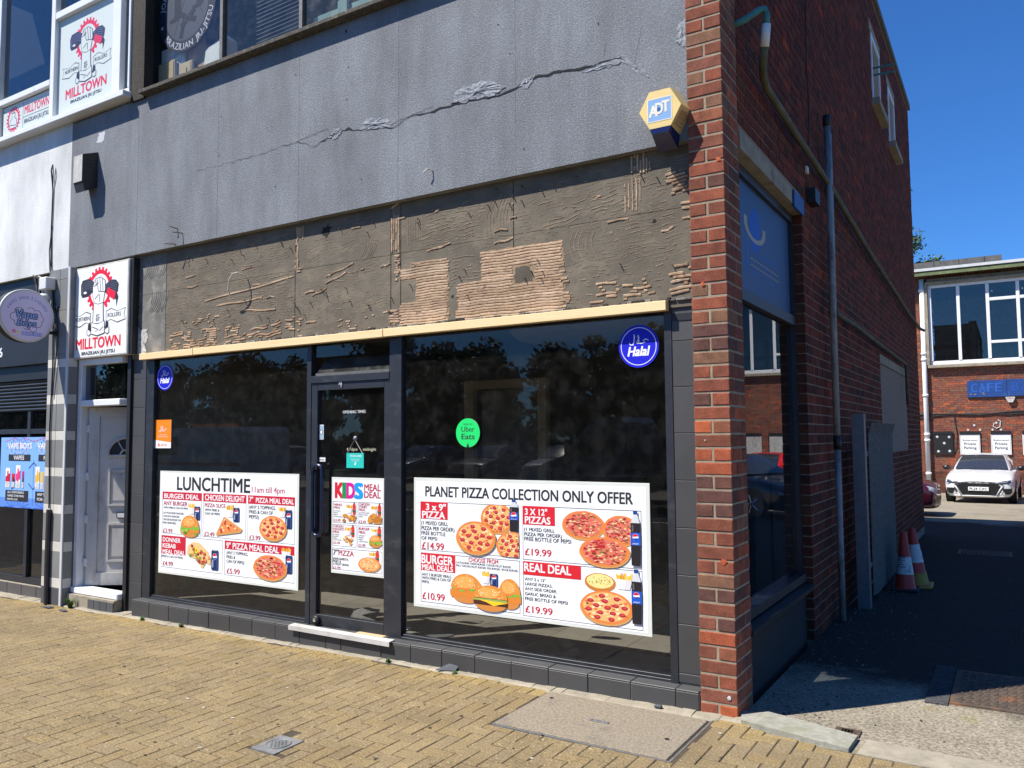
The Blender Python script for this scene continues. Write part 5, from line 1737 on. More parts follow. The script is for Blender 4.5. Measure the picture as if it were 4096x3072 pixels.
# white junction box and dome sensor with loose cables on the striped pilaster
t = thing('junction_box', 'pale square junction box with cables at the top of the striped pilaster', 'junction box', (-6.62, -.1, 2.9))
MB().cbox(-6.63, -6.50, -.15, -.055, 2.925, 3.045, .008).build('box', 'white_plastic', t)
for k in range(4):
    MB().tube([(-6.60 - .02 * k, -.10, 3.03), (-6.66 - .03 * k, -.11 - .01 * k, 3.06 + .01 * k), (-6.74 - .02 * k, -.08, 3.0), (-6.76 - .02 * k, -.06, 2.9), (-6.72, -.02, 2.82 - .03 * k)], .008, 6).build('cable', 'grey_plastic' if k % 2 else 'cable_black', t)
MB().tube([(-6.60, -.12, 2.93), (-6.62, -.13, 2.85), (-6.65, -.12, 2.76)], .006, 6).build('cable', 'cone_white', t)
t = thing('dome_sensor', 'round white dome sensor under the junction box', 'sensor', (-6.56, -.12, 2.8))
MB().lathe([(0, -.055), (.03, -.05), (.052, -.03), (.060, 0), (.052, .025), (.03, .035)], (-6.575, -.125, 2.85), 'z', 20).build('dome', 'white_plastic', t, True)
B(-6.585, -6.565, -.12, -.055, 2.87, 2.925).build('neck', 'white_plastic', t)

# ------------------------------------------------------------------ printed signs and posters
K = (0.025, 0.025, 0.028)
WHT = (0.82, 0.83, 0.83)
RED = lin(196, 30, 52)
DRED = lin(178, 24, 60)
def pizza(p, u, v, rx, ry, seed, style='pep', k=2, clip=None, nn=26):
    rg = random.Random(seed)
    def ok(a, b):
        return clip is None or (clip[0] <= a <= clip[2] and clip[1] <= b <= clip[3])
    def blob(a, b, r1, r2, col, kk, n=10, wob=.25):
        pts = []
        for i in range(n):
            t = 2 * pi * i / n
            x, y = a + r1 * cos(t) * (1 + wob * (rg.random() - .5)), b + r2 * sin(t) * (1 + wob * (rg.random() - .5))
            if clip:
                x, y = min(max(x, clip[0]), clip[2]), min(max(y, clip[1]), clip[3])
            pts.append((x, y))
        p.poly(pts, col, kk)
    blob(u, v - ry * .06, rx, ry, lin(206, 150, 84), k, 30, .03)
    blob(u, v + ry * .02, rx * .97, ry * .95, lin(226, 128, 62), k + 1, 30, .04)
    blob(u, v + ry * .02, rx * .86, ry * .84, lin(236, 176, 108) if style != 'mix' else lin(214, 118, 88), k + 2, 30, .06)
    for i in range(95 if style != 'mix' else 60):
        a = rg.uniform(0, 6.28)
        r = sqrt(rg.random()) * .82
        c = rg.choice([lin(250, 222, 176), lin(222, 128, 70), lin(244, 196, 130), lin(206, 104, 56)]) if style != 'mix' else rg.choice([lin(240, 180, 130), lin(176, 44, 44), lin(224, 110, 100), lin(120, 110, 60)])
        blob(u + rx * r * cos(a), v + ry * r * sin(a), rx * .07, ry * .06, c, k + 3, 6)
    if style == 'pep':
        ring_ = [(0.05, 0.0)] + [(.38, t) for t in (0.4, 1.7, 2.9, 4.1, 5.4)] + [(.68, t) for t in (.1, .95, 1.8, 2.6, 3.4, 4.2, 5.0, 5.75)]
        for r, t in ring_:
            a, b = u + rx * r * cos(t), v + ry * r * sin(t)
            if ok(a, b):
                blob(a, b, rx * .125, ry * .12, lin(168, 30, 44), k + 4, 10, .1)
                blob(a + rx * .01, b + ry * .02, rx * .085, ry * .08, lin(204, 66, 72), k + 5, 8, .2)
    elif style == 'mix':
        for i in range(90):
            a = rg.uniform(0, 6.28)
            r = sqrt(rg.random()) * .80
            x, y = u + rx * r * cos(a), v + ry * r * sin(a)
            if ok(x, y):
                blob(x, y, rx * rg.uniform(.04, .11), ry * rg.uniform(.03, .08), rg.choice([lin(190, 40, 48), lin(214, 84, 84), lin(170, 30, 38), lin(236, 170, 150), lin(150, 40, 34), lin(244, 206, 150), lin(226, 120, 104)]), k + 4, 7, .5)
        for i in range(10):
            a = rg.uniform(0, 6.28)
            r = rg.random() * .7
            x, y = u + rx * r * cos(a), v + ry * r * sin(a)
            if ok(x, y):
                blob(x, y, rx * .05, ry * .03, lin(96, 112, 50), k + 5, 6, .4)
def globe(p, u, v, r, k):
    """round soft-drink mark: white disc, red cap, blue bowl"""
    p.disc(u, v, r, WHT, k, n=18)
    p.poly([(u + r * .95 * cos(t), v + r * .95 * sin(t)) for t in (radians(a) for a in range(15, 176, 16))] + [(u - r * .3, v + r * .12), (u + r * .3, v + r * .22)], lin(214, 24, 44), k + 1)
    p.poly([(u + r * .95 * cos(t), v + r * .95 * sin(t)) for t in (radians(a) for a in range(200, 341, 14))] + [(u + r * .3, v - r * .30), (u - r * .2, v - r * .42)], lin(0, 60, 150), k + 1)
def can(p, u0, v0, u1, v1, k=2):
    w, h = u1 - u0, v1 - v0
    p.poly([(u0 + w * .1, v0), (u1 - w * .1, v0), (u1, v0 + h * .06), (u1, v1 - h * .10), (u1 - w * .12, v1), (u0 + w * .12, v1), (u0, v1 - h * .10), (u0, v0 + h * .06)], lin(24, 44, 92), k)
    p.disc((u0 + u1) / 2, v1 - h * .02, w * .40, lin(200, 204, 210), k + 1, h * .035, 14)
    p.rect(u0 + w * .78, v0 + h * .05, u0 + w * .9, v1 - h * .12, lin(54, 84, 140), k + 1)
    globe(p, u0 + w * .5, v0 + h * .66, w * .30, k + 2)
    p.rect(u0 + w * .16, v0 + h * .14, u0 + w * .28, v0 + h * .5, lin(170, 180, 200), k + 1)
def fries(p, u0, v0, u1, v1, k=1, seed=1):
    rg = random.Random(seed)
    w, h = u1 - u0, v1 - v0
    for i in range(13):
        a = u0 + w * (.12 + .76 * i / 12)
        tip = v0 + h * rg.uniform(.78, 1.02)
        s = (a - (u0 + u1) / 2) * .25
        p.poly([(a - w * .045, v0 + h * .35), (a + w * .045, v0 + h * .35), (a + s + w * .045, tip), (a + s - w * .045, tip)], rg.choice([lin(240, 190, 70), lin(226, 160, 40), lin(250, 208, 100), lin(206, 140, 36)]), k + (i % 2))
    p.poly([(u0 + w * .14, v0), (u1 - w * .14, v0), (u1, v0 + h * .56), (u0, v0 + h * .60)], lin(232, 230, 228), k + 2)
    p.poly([(u0 + w * .5, v0), (u1 - w * .14, v0), (u1, v0 + h * .56), (u0 + w * .6, v0 + h * .57)], lin(214, 212, 212), k + 3)
def burger(p, u, v, rx, ry, seed, k=2, kind='crisp'):
    rg = random.Random(seed)
    p.poly([(u + rx * .86 * cos(t), v - ry * .45 + ry * .5 * sin(t)) for t in (pi + pi * i / 12 for i in range(13))], lin(206, 132, 62), k)
    if kind == 'beef':
        p.poly([(u - rx * .92, v - ry * .5), (u + rx * .92, v - ry * .5), (u + rx * .96, v - ry * .2), (u - rx * .96, v - ry * .2)], lin(74, 40, 28), k + 1)
        p.poly([(u - rx * .7, v - ry * .12), (u + rx * .98, v - ry * .2), (u + rx * .5, v - ry * .36), (u + rx * .2, v - ry * .52), (u - rx * .2, v - ry * .28)], lin(248, 196, 40), k + 2)
        p.poly([(u - rx * .95, v - ry * .18), (u + rx * .95, v - ry * .18), (u + rx * .9, v - ry * .02), (u - rx * .9, v - ry * .02)], lin(150, 170, 80), k + 1)
    else:
        pts = []
        for i in range(19):
            t = i / 18
            pts.append((u - rx + 2 * rx * t, v - ry * .55 + ry * .10 * rg.uniform(-1, 1)))
        for i in range(19):
            t = 1 - i / 18
            pts.append((u - rx + 2 * rx * t, v - ry * .05 + ry * .06 * rg.uniform(-1, 1)))
        p.poly(pts, lin(214, 128, 48), k + 1)
        pts = []
        for i in range(23):
            t = i / 22
            pts.append((u - rx * 1.02 + 2.04 * rx * t, v - ry * (.32 if kind == 'salad' else .10) + ry * .14 * rg.uniform(-1, 1)))
        pts += [(u + rx * .95, v + ry * .08), (u - rx * .95, v + ry * .08)]
        p.poly(pts, lin(120, 178, 60), k + 2)
        p.rect(u - rx * .7, v - ry * .08, u + rx * .2, v + ry * .05, lin(236, 120, 60), k + 3)
        if kind == 'salad':
            for i in range(5):
                p.disc(u + rx * rg.uniform(-.8, .9), v - ry * rg.uniform(.3, .6), rx * .16, rg.choice([lin(96, 160, 50), lin(150, 196, 80), lin(70, 130, 40)]), k + 3, ry * .14, 8, .5, i)
    p.poly([(u + rx * .95 * cos(t), v + ry * .02 + ry * .98 * sin(t)) for t in (pi * i / 18 for i in range(19))], lin(216, 138, 56), k + 3)
    p.poly([(u - rx * .1 + rx * .6 * cos(t), v + ry * .42 + ry * .40 * sin(t)) for t in (2 * pi * i / 14 for i in range(14))], lin(234, 164, 82), k + 4)
    for i in range(26):
        a, r = rg.uniform(0, pi), rg.uniform(.3, .88)
        p.disc(u + rx * .95 * r * cos(a), v + ry * .05 + ry * .95 * r * sin(a), rx * .028, lin(250, 228, 186), k + 5, n=5)
def bottle(p, u0, v0, u1, v1, k=2, col=lin(34, 30, 34), lab=True):
    w, h = u1 - u0, v1 - v0
    um = (u0 + u1) / 2
    p.poly([(u0 + w * .05, v0), (u1 - w * .05, v0), (u1, v0 + h * .30), (u1 - w * .03, v0 + h * .45), (u1, v0 + h * .70), (u1 - w * .02, v0 + h * .78), (u0 + w * .02, v0 + h * .78), (u0, v0 + h * .70), (u0 + w * .03, v0 + h * .45), (u0, v0 + h * .30)], col, k)
    p.poly([(u0 + w * .03, v0 + h * .775), (u1 - w * .03, v0 + h * .775), (um + w * .2, v0 + h * .93), (um - w * .2, v0 + h * .93)], lin(206, 208, 210) if lab else col, k + 1)
    p.rect(um - w * .22, v0 + h * .93, um + w * .22, v1, lin(24, 60, 130) if lab else lin(20, 30, 40), k + 1)
    if lab:
        p.rect(u0, v0 + h * .37, u1, v0 + h * .60, lin(20, 84, 190), k + 2)
        globe(p, um, v0 + h * .52, w * .32, k + 3)
        p.text('pepsi', u0 + w * .2, v0 + h * .39, u1 - w * .2, h * .03, WHT, k + 3)
        p.rect(u0 + w * .12, v0 + h * .62, u0 + w * .3, v0 + h * .74, lin(90, 88, 92), k + 2)
    else:
        p.rect(u0, v0 + h * .2, u1, v0 + h * .36, lin(60, 90, 60), k + 2)
def nuggets(p, u0, v0, u1, v1, n, seed, k=2, cols=None):
    rg = random.Random(seed)
    cols = cols or [lin(206, 140, 56), lin(184, 112, 40), lin(226, 166, 84)]
    for i in range(n):
        a, b = rg.uniform(u0, u1), v0 + (v1 - v0) * rg.random() ** 1.3 * .8
        r = (u1 - u0) * rg.uniform(.10, .20)
        p.disc(a, b + r * .4, r, rg.choice(cols), k + (i % 3), r * rg.uniform(.6, .9), 9, .35, seed + i)

def poster(name, label, x0, x1, z0, z1, y, cat='poster', rim=True):
    t = thing(name, label, cat, ((x0 + x1) / 2, y, z0))
    MB().cbox(x0, x1, y - .002, y + .002, z0, z1, .0008).build('sheet', 'poster_edge' if rim else 'poster_white', t)
    return t, facade_print(x0, y - .0022, z0)

YP_ = 0.1185
# --- lunchtime poster, left window
t, p = poster('lunchtime_poster', 'wide white LUNCHTIME meal deal poster in the left shop window', -5.065, -3.357, .33, 1.208, YP_)
p.rect(.012, .014, 1.688, .864, WHT, 0)
p.text('LUNCHTIME', .240, .720, 1.157, .108, K, 1, .028)
p.text('11am till 4pm', 1.180, .725, 1.553, .046, DRED, 1, .012)
for (u0, v0, u1, v1) in ((.042, .343, .568, .700), (.588, .343, 1.117, .701), (1.138, .343, 1.666, .701), (.040, .054, .840, .325), (.867, .052, 1.666, .328)):
    p.frame(u0, v0, u1, v1, .0028, K, 1)
for (u0, v0, u1, v1) in ((.042, .635, .568, .700), (.588, .635, 1.117, .701), (1.138, .635, 1.666, .701), (.040, .169, .369, .325), (.867, .260, 1.666, .328)):
    p.rect(u0, v0, u1, v1, RED, 2)
p.text('BURGER DEAL', .067, .645, .533, .039, WHT, 3, .026)
p.text('ANY BURGER', .060, .585, .382, .035, DRED, 3, .02)
p.text('WITH FRIES & CAN OF PEPSI', .059, .557, .386, .015, K, 3, .015)
for i, s in enumerate(('(1/4 POUNDER BURGER,', 'CHICKEN BURGER,', 'VEGGIE BURGER OR', 'FISH BURGER)')):
    p.text(s, .057, .511 - .0283 * i, (.339, .282, .30, .232)[i], .016, K, 3, .005)
p.text('£3.99', .058, .350, .186, .034, DRED, 3, .015)
p.text('CHICKEN DELIGHT', .611, .645, 1.095, .044, WHT, 3, .026)
p.text('PIZZA SLICE', .609, .590, .867, .029, DRED, 3, .015)
p.text('WITH FRIES &', .610, .557, .794, .018, K, 3, .015)
p.text('CAN OF PEPSI', .611, .527, .797, .018, K, 3, .015)
p.text('£3.49', .611, .351, .736, .034, DRED, 3, .015)
p.text('7"', 1.154, .650, 1.197, .038, WHT, 3, .026)
p.text('PIZZA MEAL DEAL', 1.231, .647, 1.654, .037, WHT, 3, .026)
for i, s in enumerate(('(ANY 2 TOPPINGS,', 'FRIES & CAN OF', 'PEPSI)')):
    p.text(s, 1.155, .597 - .0385 * i, (1.456, 1.425, 1.264)[i], .026, K, 3, .008)
p.text('£3.99', 1.159, .353, 1.287, .034, DRED, 3, .015)
for i, s in enumerate(('DONNER', 'KEBAB', 'MEAL DEAL')):
    p.text(s, .060, .272 - .0510 * i, (.299, .236, .360)[i], .036, WHT, 3, .026)
p.text('(FRIES & CAN OF PEPSI)', .045, .140, .335, .017, K, 3, .005)
p.text('£4.99', .064, .069, .203, .037, DRED, 3, .015)
p.text('9" PIZZA MEAL DEAL', .888, .267, 1.498, .046, WHT, 3, .026)
for i, s in enumerate(('(ANY 2 TOPPINGS,', 'FRIES &', 'CAN OF PEPSI)')):
    p.text(s, .892, .222 - .0345 * i, (1.145, .997, 1.103)[i], .024, K, 3, .008)
p.text('£5.99', .896, .068, 1.052, .040, DRED, 3, .015)
for i, (a, b, c, d) in enumerate(((.398, .520, .482, .611), (.879, .515, .969, .617), (1.488, .542, 1.566, .622), (1.526, .237, 1.628, .319))):
    fries(p, a, b, c, d, 3, i)
for (a, b, c, d) in ((.477, .474, .552, .591), (.967, .482, 1.041, .599), (1.565, .458, 1.639, .607), (.706, .078, .794, .246), (1.573, .119, 1.647, .263)):
    can(p, a, b, c, d, 7)
burger(p, .425, .415, .125, .095, 3, 12, 'salad')
pizza(p, 1.432, .455, .155, .097, 4, 'pep', 12)
pizza(p, 1.403, .150, .190, .098, 5, 'mix', 12)
p.poly([(.857, .521), (1.082, .426), (1.06, .40), (.77, .36), (.760, .372)], lin(206, 150, 84), 12)
p.poly([(.855, .510), (1.06, .424), (.785, .375)], lin(226, 140, 76), 13)
_rg2 = random.Random(9)
for i in range(22):
    a, b = _rg2.random(), _rg2.random()
    if a + b > 1:
        a, b = 1 - a, 1 - b
    p.disc(.86 + a * .18 - b * .06, .50 - a * .07 - b * .115, .012, _rg2.choice([lin(180, 50, 44), lin(246, 214, 160), lin(214, 90, 70)]), 14, .009, 7, .4, i)
p.poly([(.40, .255), (.47, .292), (.56, .285), (.66, .225), (.70, .16), (.69, .115), (.64, .13), (.60, .085), (.575, .09), (.56, .15), (.46, .16), (.39, .19)], lin(226, 190, 130), 7)
for i in range(34):
    a, b = _rg2.uniform(.42, .68), _rg2.random()
    p.disc(a, .28 - (a - .42) * .38 - b * .10, .018, _rg2.choice([lin(160, 92, 40), lin(96, 150, 50), lin(196, 120, 60), lin(240, 200, 40), lin(170, 40, 50), lin(206, 140, 80)]), 8 + i % 3, .014, 7, .5, i)
p.ring(.517, .222, .012, .022, lin(244, 210, 40), 11, 12)
p.build('printed_design', t)

# --- kids poster on the door
t, p = poster('kids_poster', 'narrow KIDS MEAL DEAL poster taped to the shop door glass', -3.018, -2.502, .495, 1.192, YP_)
p.rect(.017, .016, .499, .680, WHT, 0)
for c, u0, u1, col in (('K', .039, .115, lin(206, 32, 48)), ('I', .120, .146, lin(20, 140, 80)), ('D', .152, .226, lin(206, 20, 140)), ('S', .230, .302, lin(24, 150, 220))):
    p.text(c, u0, .550, u1, .105, col, 2, .06)
p.text('MEAL', .321, .607, .474, .046, DRED, 2, .024)
p.text('DEAL', .321, .556, .474, .045, DRED, 2, .024)
for (a, b, c, d) in ((.016, .366, .252, .520), (.262, .370, .495, .523), (.014, .197, .246, .354), (.258, .200, .492, .355), (.012, .027, .490, .182)):
    p.frame(a, b, c, d, .0025, K, 1)
for (s, u, v, u1, h, col) in (('WINGS', .025, .489, .107, .017, DRED), ('MEAL', .025, .468, .09, .017, DRED), ('(2 CHICKEN', .025, .448, .088, .008, K), ('WINGS,', .025, .434, .066, .008, K), ('FRIES &', .025, .420, .064, .008, K), ('A FRUIT DRINK)', .025, .406, .107, .008, K), ('£3.49', .026, .375, .091, .019, DRED),
                            ('CHICKEN', .271, .500, .372, .017, DRED), ('STRIPS', .271, .480, .345, .017, DRED), ('MEAL', .271, .460, .333, .017, DRED), ('(2 CHICKEN STRIPS', .271, .444, .372, .008, K), ('FRIES & A FRUIT', .271, .430, .355, .008, K), ('DRINK)', .271, .416, .31, .008, K), ('£3.49', .272, .375, .337, .019, DRED),
                            ('CHICKEN', .021, .332, .119, .016, DRED), ('NUGGETS', .021, .312, .130, .016, DRED), ('MEAL', .021, .292, .083, .016, DRED), ('(3 CHICKEN', .021, .276, .08, .008, K), ('NUGGETS,', .021, .263, .076, .008, K), ('FRIES &', .021, .250, .062, .008, K), ('A FRUIT DRINK)', .021, .237, .10, .008, K), ('£3.49', .022, .211, .086, .018, DRED),
                            ('BURGER', .270, .325, .373, .019, DRED), ('MEAL', .270, .300, .338, .019, DRED), ('(CHICKEN', .270, .281, .328, .008, K), ('BURGER,', .270, .267, .318, .008, K), ('FRIES &', .270, .253, .313, .008, K), ('A FRUIT DRINK)', .270, .239, .357, .008, K), ('£3.99', .268, .207, .333, .019, DRED),
                            ('7"', .020, .130, .070, .040, K), ('PIZZA', .075, .131, .223, .038, DRED), ('(MARGHERITA,', .020, .097, .174, .017, K), ('FRIES &', .020, .078, .10, .016, K), ('A FRUIT DRINK)', .021, .058, .178, .016, K), ('£3.99', .021, .031, .094, .018, DRED)):
    p.text(s, u, v, u1, h, col, 3, .014)
for i, (a, b) in enumerate(((.148, .440), (.388, .440), (.136, .278), (.388, .282), (.370, .112))):
    fries(p, a, b, a + .058, b + .062, 3, 20 + i)
    bottle(p, a + .062, b - .008, a + .092, b + .078, 4, lin(206, 56, 40), False)
nuggets(p, .125, .378, .232, .435, 12, 1, 8)
nuggets(p, .370, .378, .478, .435, 26, 2, 8)
nuggets(p, .125, .212, .230, .270, 6, 3, 8)
burger(p, .430, .250, .060, .045, 6, 8, 'salad')
pizza(p, .374, .086, .106, .052, 7, 'marg', 8)
p.build('printed_design', t)

# --- large collection offer poster, right window
t, p = poster('collection_offer_poster', 'large PLANET PIZZA collection only offer poster in the right shop window', -2.244, -.515, .332, 1.204, YP_)
p.rect(.020, .018, 1.706, .850, WHT, 0)
p.text('PLANET PIZZA COLLECTION ONLY OFFER', .101, .748, 1.623, .066, K, 1, .03)
for (a, b, c, d) in ((.058, .384, .847, .711), (.061, .037, .850, .366), (.873, .377, 1.675, .712), (.873, .029, 1.675, .367)):
    p.frame(a, b, c, d, .003, K, 1)
for (a, b, c, d) in ((.058, .595, .288, .711), (.061, .249, .349, .366), (.873, .596, 1.105, .712), (.873, .284, 1.280, .367)):
    p.rect(a, b, c, d, lin(206, 32, 44), 2)
for (s, u, v, u1, h, col, b) in (('3 x 9"', .106, .655, .272, .042, WHT, .03), ('PIZZA', .074, .600, .265, .046, WHT, .028), ('(1 MIXED GRILL', .067, .555, .291, .025, K, .012), ('PIZZA PER ORDER)', .067, .520, .343, .025, K, .012), ('FREE BOTTLE', .067, .487, .268, .024, K, .012), ('OF PEPSI', .067, .454, .199, .022, K, .012), ('£14.99', .072, .392, .256, .046, RED, .02),
                                 ('BURGER', .069, .296, .330, .056, WHT, .028), ('MEAL DEALS', .072, .254, .330, .034, WHT, .03), ('ANY 3 BURGER MEALS', .072, .213, .317, .018, K, .01), ('WITH FRIES & CAN OF', .072, .189, .312, .018, K, .01), ('PEPSI.', .072, .164, .135, .017, K, .01), ('£10.99', .076, .057, .262, .045, RED, .02),
                                 ('CHOOSE FROM', .457, .333, .687, .027, RED, .015), ('(1/4 POUNDER CHEESE BURGER, CHICKEN FILLET BURGER,', .355, .315, .786, .013, K, .006), ('SPICY CHICKEN FILLET BURGER, FISH BURGER, VEGGIE BURGER)', .355, .295, .836, .013, K, .006),
                                 ('3 X 12"', .891, .657, 1.050, .038, WHT, .028), ('PIZZAS', .891, .604, 1.072, .042, WHT, .028), ('(1 MIXED GRILL', .885, .556, 1.102, .021, K, .012), ('PIZZA PER ORDER)', .885, .526, 1.152, .021, K, .012), ('FREE BOTTLE OF PEPSI', .885, .496, 1.215, .023, K, .012), ('£19.99', .889, .406, 1.077, .042, RED, .02),
                                 ('REAL DEAL', .883, .306, 1.212, .050, WHT, .028), ('ANY 2 x 12"', .887, .250, 1.034, .018, K, .01), ('LARGE PIZZAS,', .887, .220, 1.082, .018, K, .01), ('ANY SIDE ORDER,', .887, .190, 1.115, .018, K, .01), ('GARLIC BREAD &', .887, .159, 1.105, .018, K, .01), ('FREE BOTTLE OF PEPSI', .886, .128, 1.187, .019, K, .01), ('£19.99', .889, .053, 1.081, .041, RED, .02)):
    p.text(s, u, v, u1, h, col, 3, b)
C1 = (.30, .386, .845, .709)
pizza(p, .682, .625, .128, .098, 11, 'pep', 4, C1)
pizza(p, .800, .455, .125, .092, 12, 'pep', 11, C1)
pizza(p, .518, .492, .158, .108, 13, 'pep', 18)
bottle(p, .778, .545, .843, .746, 12)
fries(p, .563, .203, .624, .282, 3, 33)
can(p, .626, .189, .686, .272, 6)
burger(p, .775, .150, .085, .098, 14, 10, 'crisp')
burger(p, .440, .155, .130, .098, 15, 10, 'crisp')
burger(p, .630, .110, .138, .085, 16, 18, 'beef')
pizza(p, 1.299, .612, .145, .087, 17, 'mix', 4)
pizza(p, 1.545, .592, .118, .090, 18, 'mix', 4, (1.3, .40, 1.64, .71))
pizza(p, 1.439, .462, .166, .090, 19, 'mix', 11)
bottle(p, 1.610, .396, 1.670, .712, 18)
p.disc(1.405, .280, .102, lin(196, 120, 50), 4, .055, 26, .03, 1)
p.disc(1.405, .288, .088, lin(240, 216, 140), 5, .042, 26, .05, 2)
for i in range(30):
    a, r = _rg2.uniform(0, 6.28), sqrt(_rg2.random()) * .85
    p.disc(1.405 + .085 * r * cos(a), .288 + .040 * r * sin(a), .005, _rg2.choice([lin(120, 130, 60), lin(214, 176, 90)]), 6, .003, 5)
fries(p, 1.510, .252, 1.612, .350, 4, 40)
pizza(p, 1.445, .138, .175, .100, 20, 'pep', 10, (1.2, .03, 1.66, .4))
bottle(p, 1.609, .064, 1.671, .375, 18)
p.build('printed_design', t)

# --- round and square stickers in the windows
def halal(p, u, v, s, k, col=WHT):
    """the four joined strokes of the word, drawn as broad pen strokes"""
    p.line([(u + s * .95, v + s * .20), (u + s * .70, v + s * .34), (u + s * .42, v + s * .22), (u + s * .62, v + s * .05), (u + s * .20, v - s * .02)], [s * .05, s * .11, s * .12, s * .10, s * .10], col, k)
    p.line([(u + s * .22, v - s * .02), (u + s * .02, v + .01 * s), (u - s * .05, v + s * .75), (u - s * .16, v + s * .62)], [s * .1, s * .10, s * .11, s * .03], col, k + 1)
    p.line([(u - s * .02, v), (u - s * .22, v + s * .02), (u + s * .06, v + s * .55)], [s * .1, s * .10, s * .06], col, k + 2)
    p.line([(u - s * .48, v + s * .85), (u - s * .42, v + s * .70), (u - s * .46, v + s * .15), (u - s * .58, v - s * .12), (u - s * .82, v - s * .10), (u - s * .95, v + s * .12)], [s * .03, s * .10, s * .11, s * .11, s * .09, s * .04], col, k)
def round_sticker(name, label, x, z, r, y):
    t = thing(name, label, 'sticker', (x, y, z - r))
    MB().lathe([(0, -.0008), (r, -.0008), (r, .0008), (0, .0008)], (x, y, z), 'y', 48).build('vinyl', 'poster_edge', t)
    return t, facade_print(x, y - .001, z)
for (x, z, r, lab) in ((-.568, 2.003, .126, 'large round blue Halal sticker high in the right shop window'), (-5.03, 2.026, .115, 'round blue Halal sticker high in the left shop window')):
    t, p = round_sticker('halal_sticker', lab, x, z, r, YP_)
    p.disc(0, 0, r, lin(18, 22, 196), 0, n=48)
    p.ring(0, 0, r * .86, r * .89, WHT, 1, 48)
    halal(p, r * .02, r * .14, r * .52, 1)
    p.text('Halal', -r * .54, -r * .44, r * .56, r * .42, WHT, 1, .04, .25)
    p.build('printed_design', t)
t, p = round_sticker('delivery_sticker', 'round green Uber Eats sticker with a nicked lower edge', -1.791, 1.507, .096, YP_)
pts = [(.096 * cos(a), .096 * sin(a)) for a in (2 * pi * i / 48 for i in range(48))]
p.disc(0, 0, .096, lin(28, 214, 106), 0, n=48)
p.text('ORDER ON', -.036, .052, .036, .010, K, 1)
p.text('Uber', -.052, .008, .054, .034, K, 1, .005)
p.text('Eats', -.050, -.042, .054, .036, K, 1, .022)
p.poly([(-.012, -.096), (.012, -.096), (.002, -.066), (-.004, -.075)], K, 1)
p.build('printed_design', t)
t, p = poster('orange_halal_sticker', 'orange and white Just Eat halal sticker low in the left window corner', -5.155, -4.925, 1.405, 1.652, YP_, 'sticker')
p.rect(0, 0, .23, .247, lin(246, 132, 16), 0)
p.poly([(0, 0), (.23, 0), (.23, .050), (0, .072)], WHT, 1)
halal(p, .115, .150, .058, 1)
p.text('Halal favourites', .066, .112, .168, .009, WHT, 1)
p.text('delivered to your door', .040, .096, .192, .009, WHT, 1)
p.text('JUST EAT', .088, .017, .185, .020, lin(226, 90, 16), 2, .012, .2)
p.poly([(.052, .016), (.074, .016), (.074, .036), (.063, .046), (.052, .036)], lin(236, 100, 16), 2)
p.build('printed_design', t)
t, p = poster('closed_sign', 'small turquoise closed sign hanging on a string inside the shop door', -2.872, -2.706, 1.262, 1.37, YP_, 'sign', False)
p.rect(0, 0, .166, .108, lin(38, 190, 176), 0)
p.text("WE'RE CLOSED", .034, .080, .146, .014, WHT, 1, .02)
p.text('But will be coming', .050, .060, .128, .007, WHT, 1)
p.text('up again shortly', .052, .048, .124, .007, WHT, 1)
p.poly([(.076, .024), (.090, .020), (.094, .036), (.098, .040), (.090, .042), (.082, .034)], WHT, 1)
p.build('printed_design', t)
MB().tube([(-2.865, YP_ - .004, 1.368), (-2.79, YP_ - .006, 1.47), (-2.715, YP_ - .004, 1.368)], .0022, 5).build('string', 'wire_pale', t)
MB().lathe([(0, -.012), (.010, -.012), (.018, -.004), (.020, 0)], (-2.79, YP_, 1.475), 'y', 14).build('suction_cup', 'galvanised', t, True)
t, p = poster('push_label', 'tiny white PUSH label beside the door handle', -3.150, -3.085, 1.305, 1.335, YP_, 'label', False)
p.text('PUSH', .010, .008, .055, .013, K, 1)
p.build('printed_design', t)
t, p = poster('security_sticker', 'small pale security company sticker high on the door edge', -3.150, -3.105, 1.47, 1.58, YP_, 'sticker', False)
p.rect(.004, .004, .041, .106, lin(150, 176, 190), 0)
p.poly([(.022 + .016 * cos(a), .055 + .020 * sin(a)) for a in (pi / 6 + pi / 3 * i for i in range(6))], lin(60, 90, 130), 1)
p.poly([(.022 + .011 * cos(a), .055 + .014 * sin(a)) for a in (pi / 6 + pi / 3 * i for i in range(6))], WHT, 2)
p.build('printed_design', t)
t = thing('opening_times', 'white vinyl opening times lettering on the shop door glass', 'lettering', (-2.8, YP_, 1.38))
p = facade_print(-2.914, YP_ + .001, 1.375)
p.text('OPENING TIMES', 0, .285, .222, .021, (0.62, .63, .62), 1, .02)
p.text('4.30pm', .040, .012, .145, .022, (0.50, .48, .34), 1, .012)
p.text('midnight', .200, .012, .322, .022, (0.50, .48, .34), 1, .012)
p.build('vinyl_lettering', t)

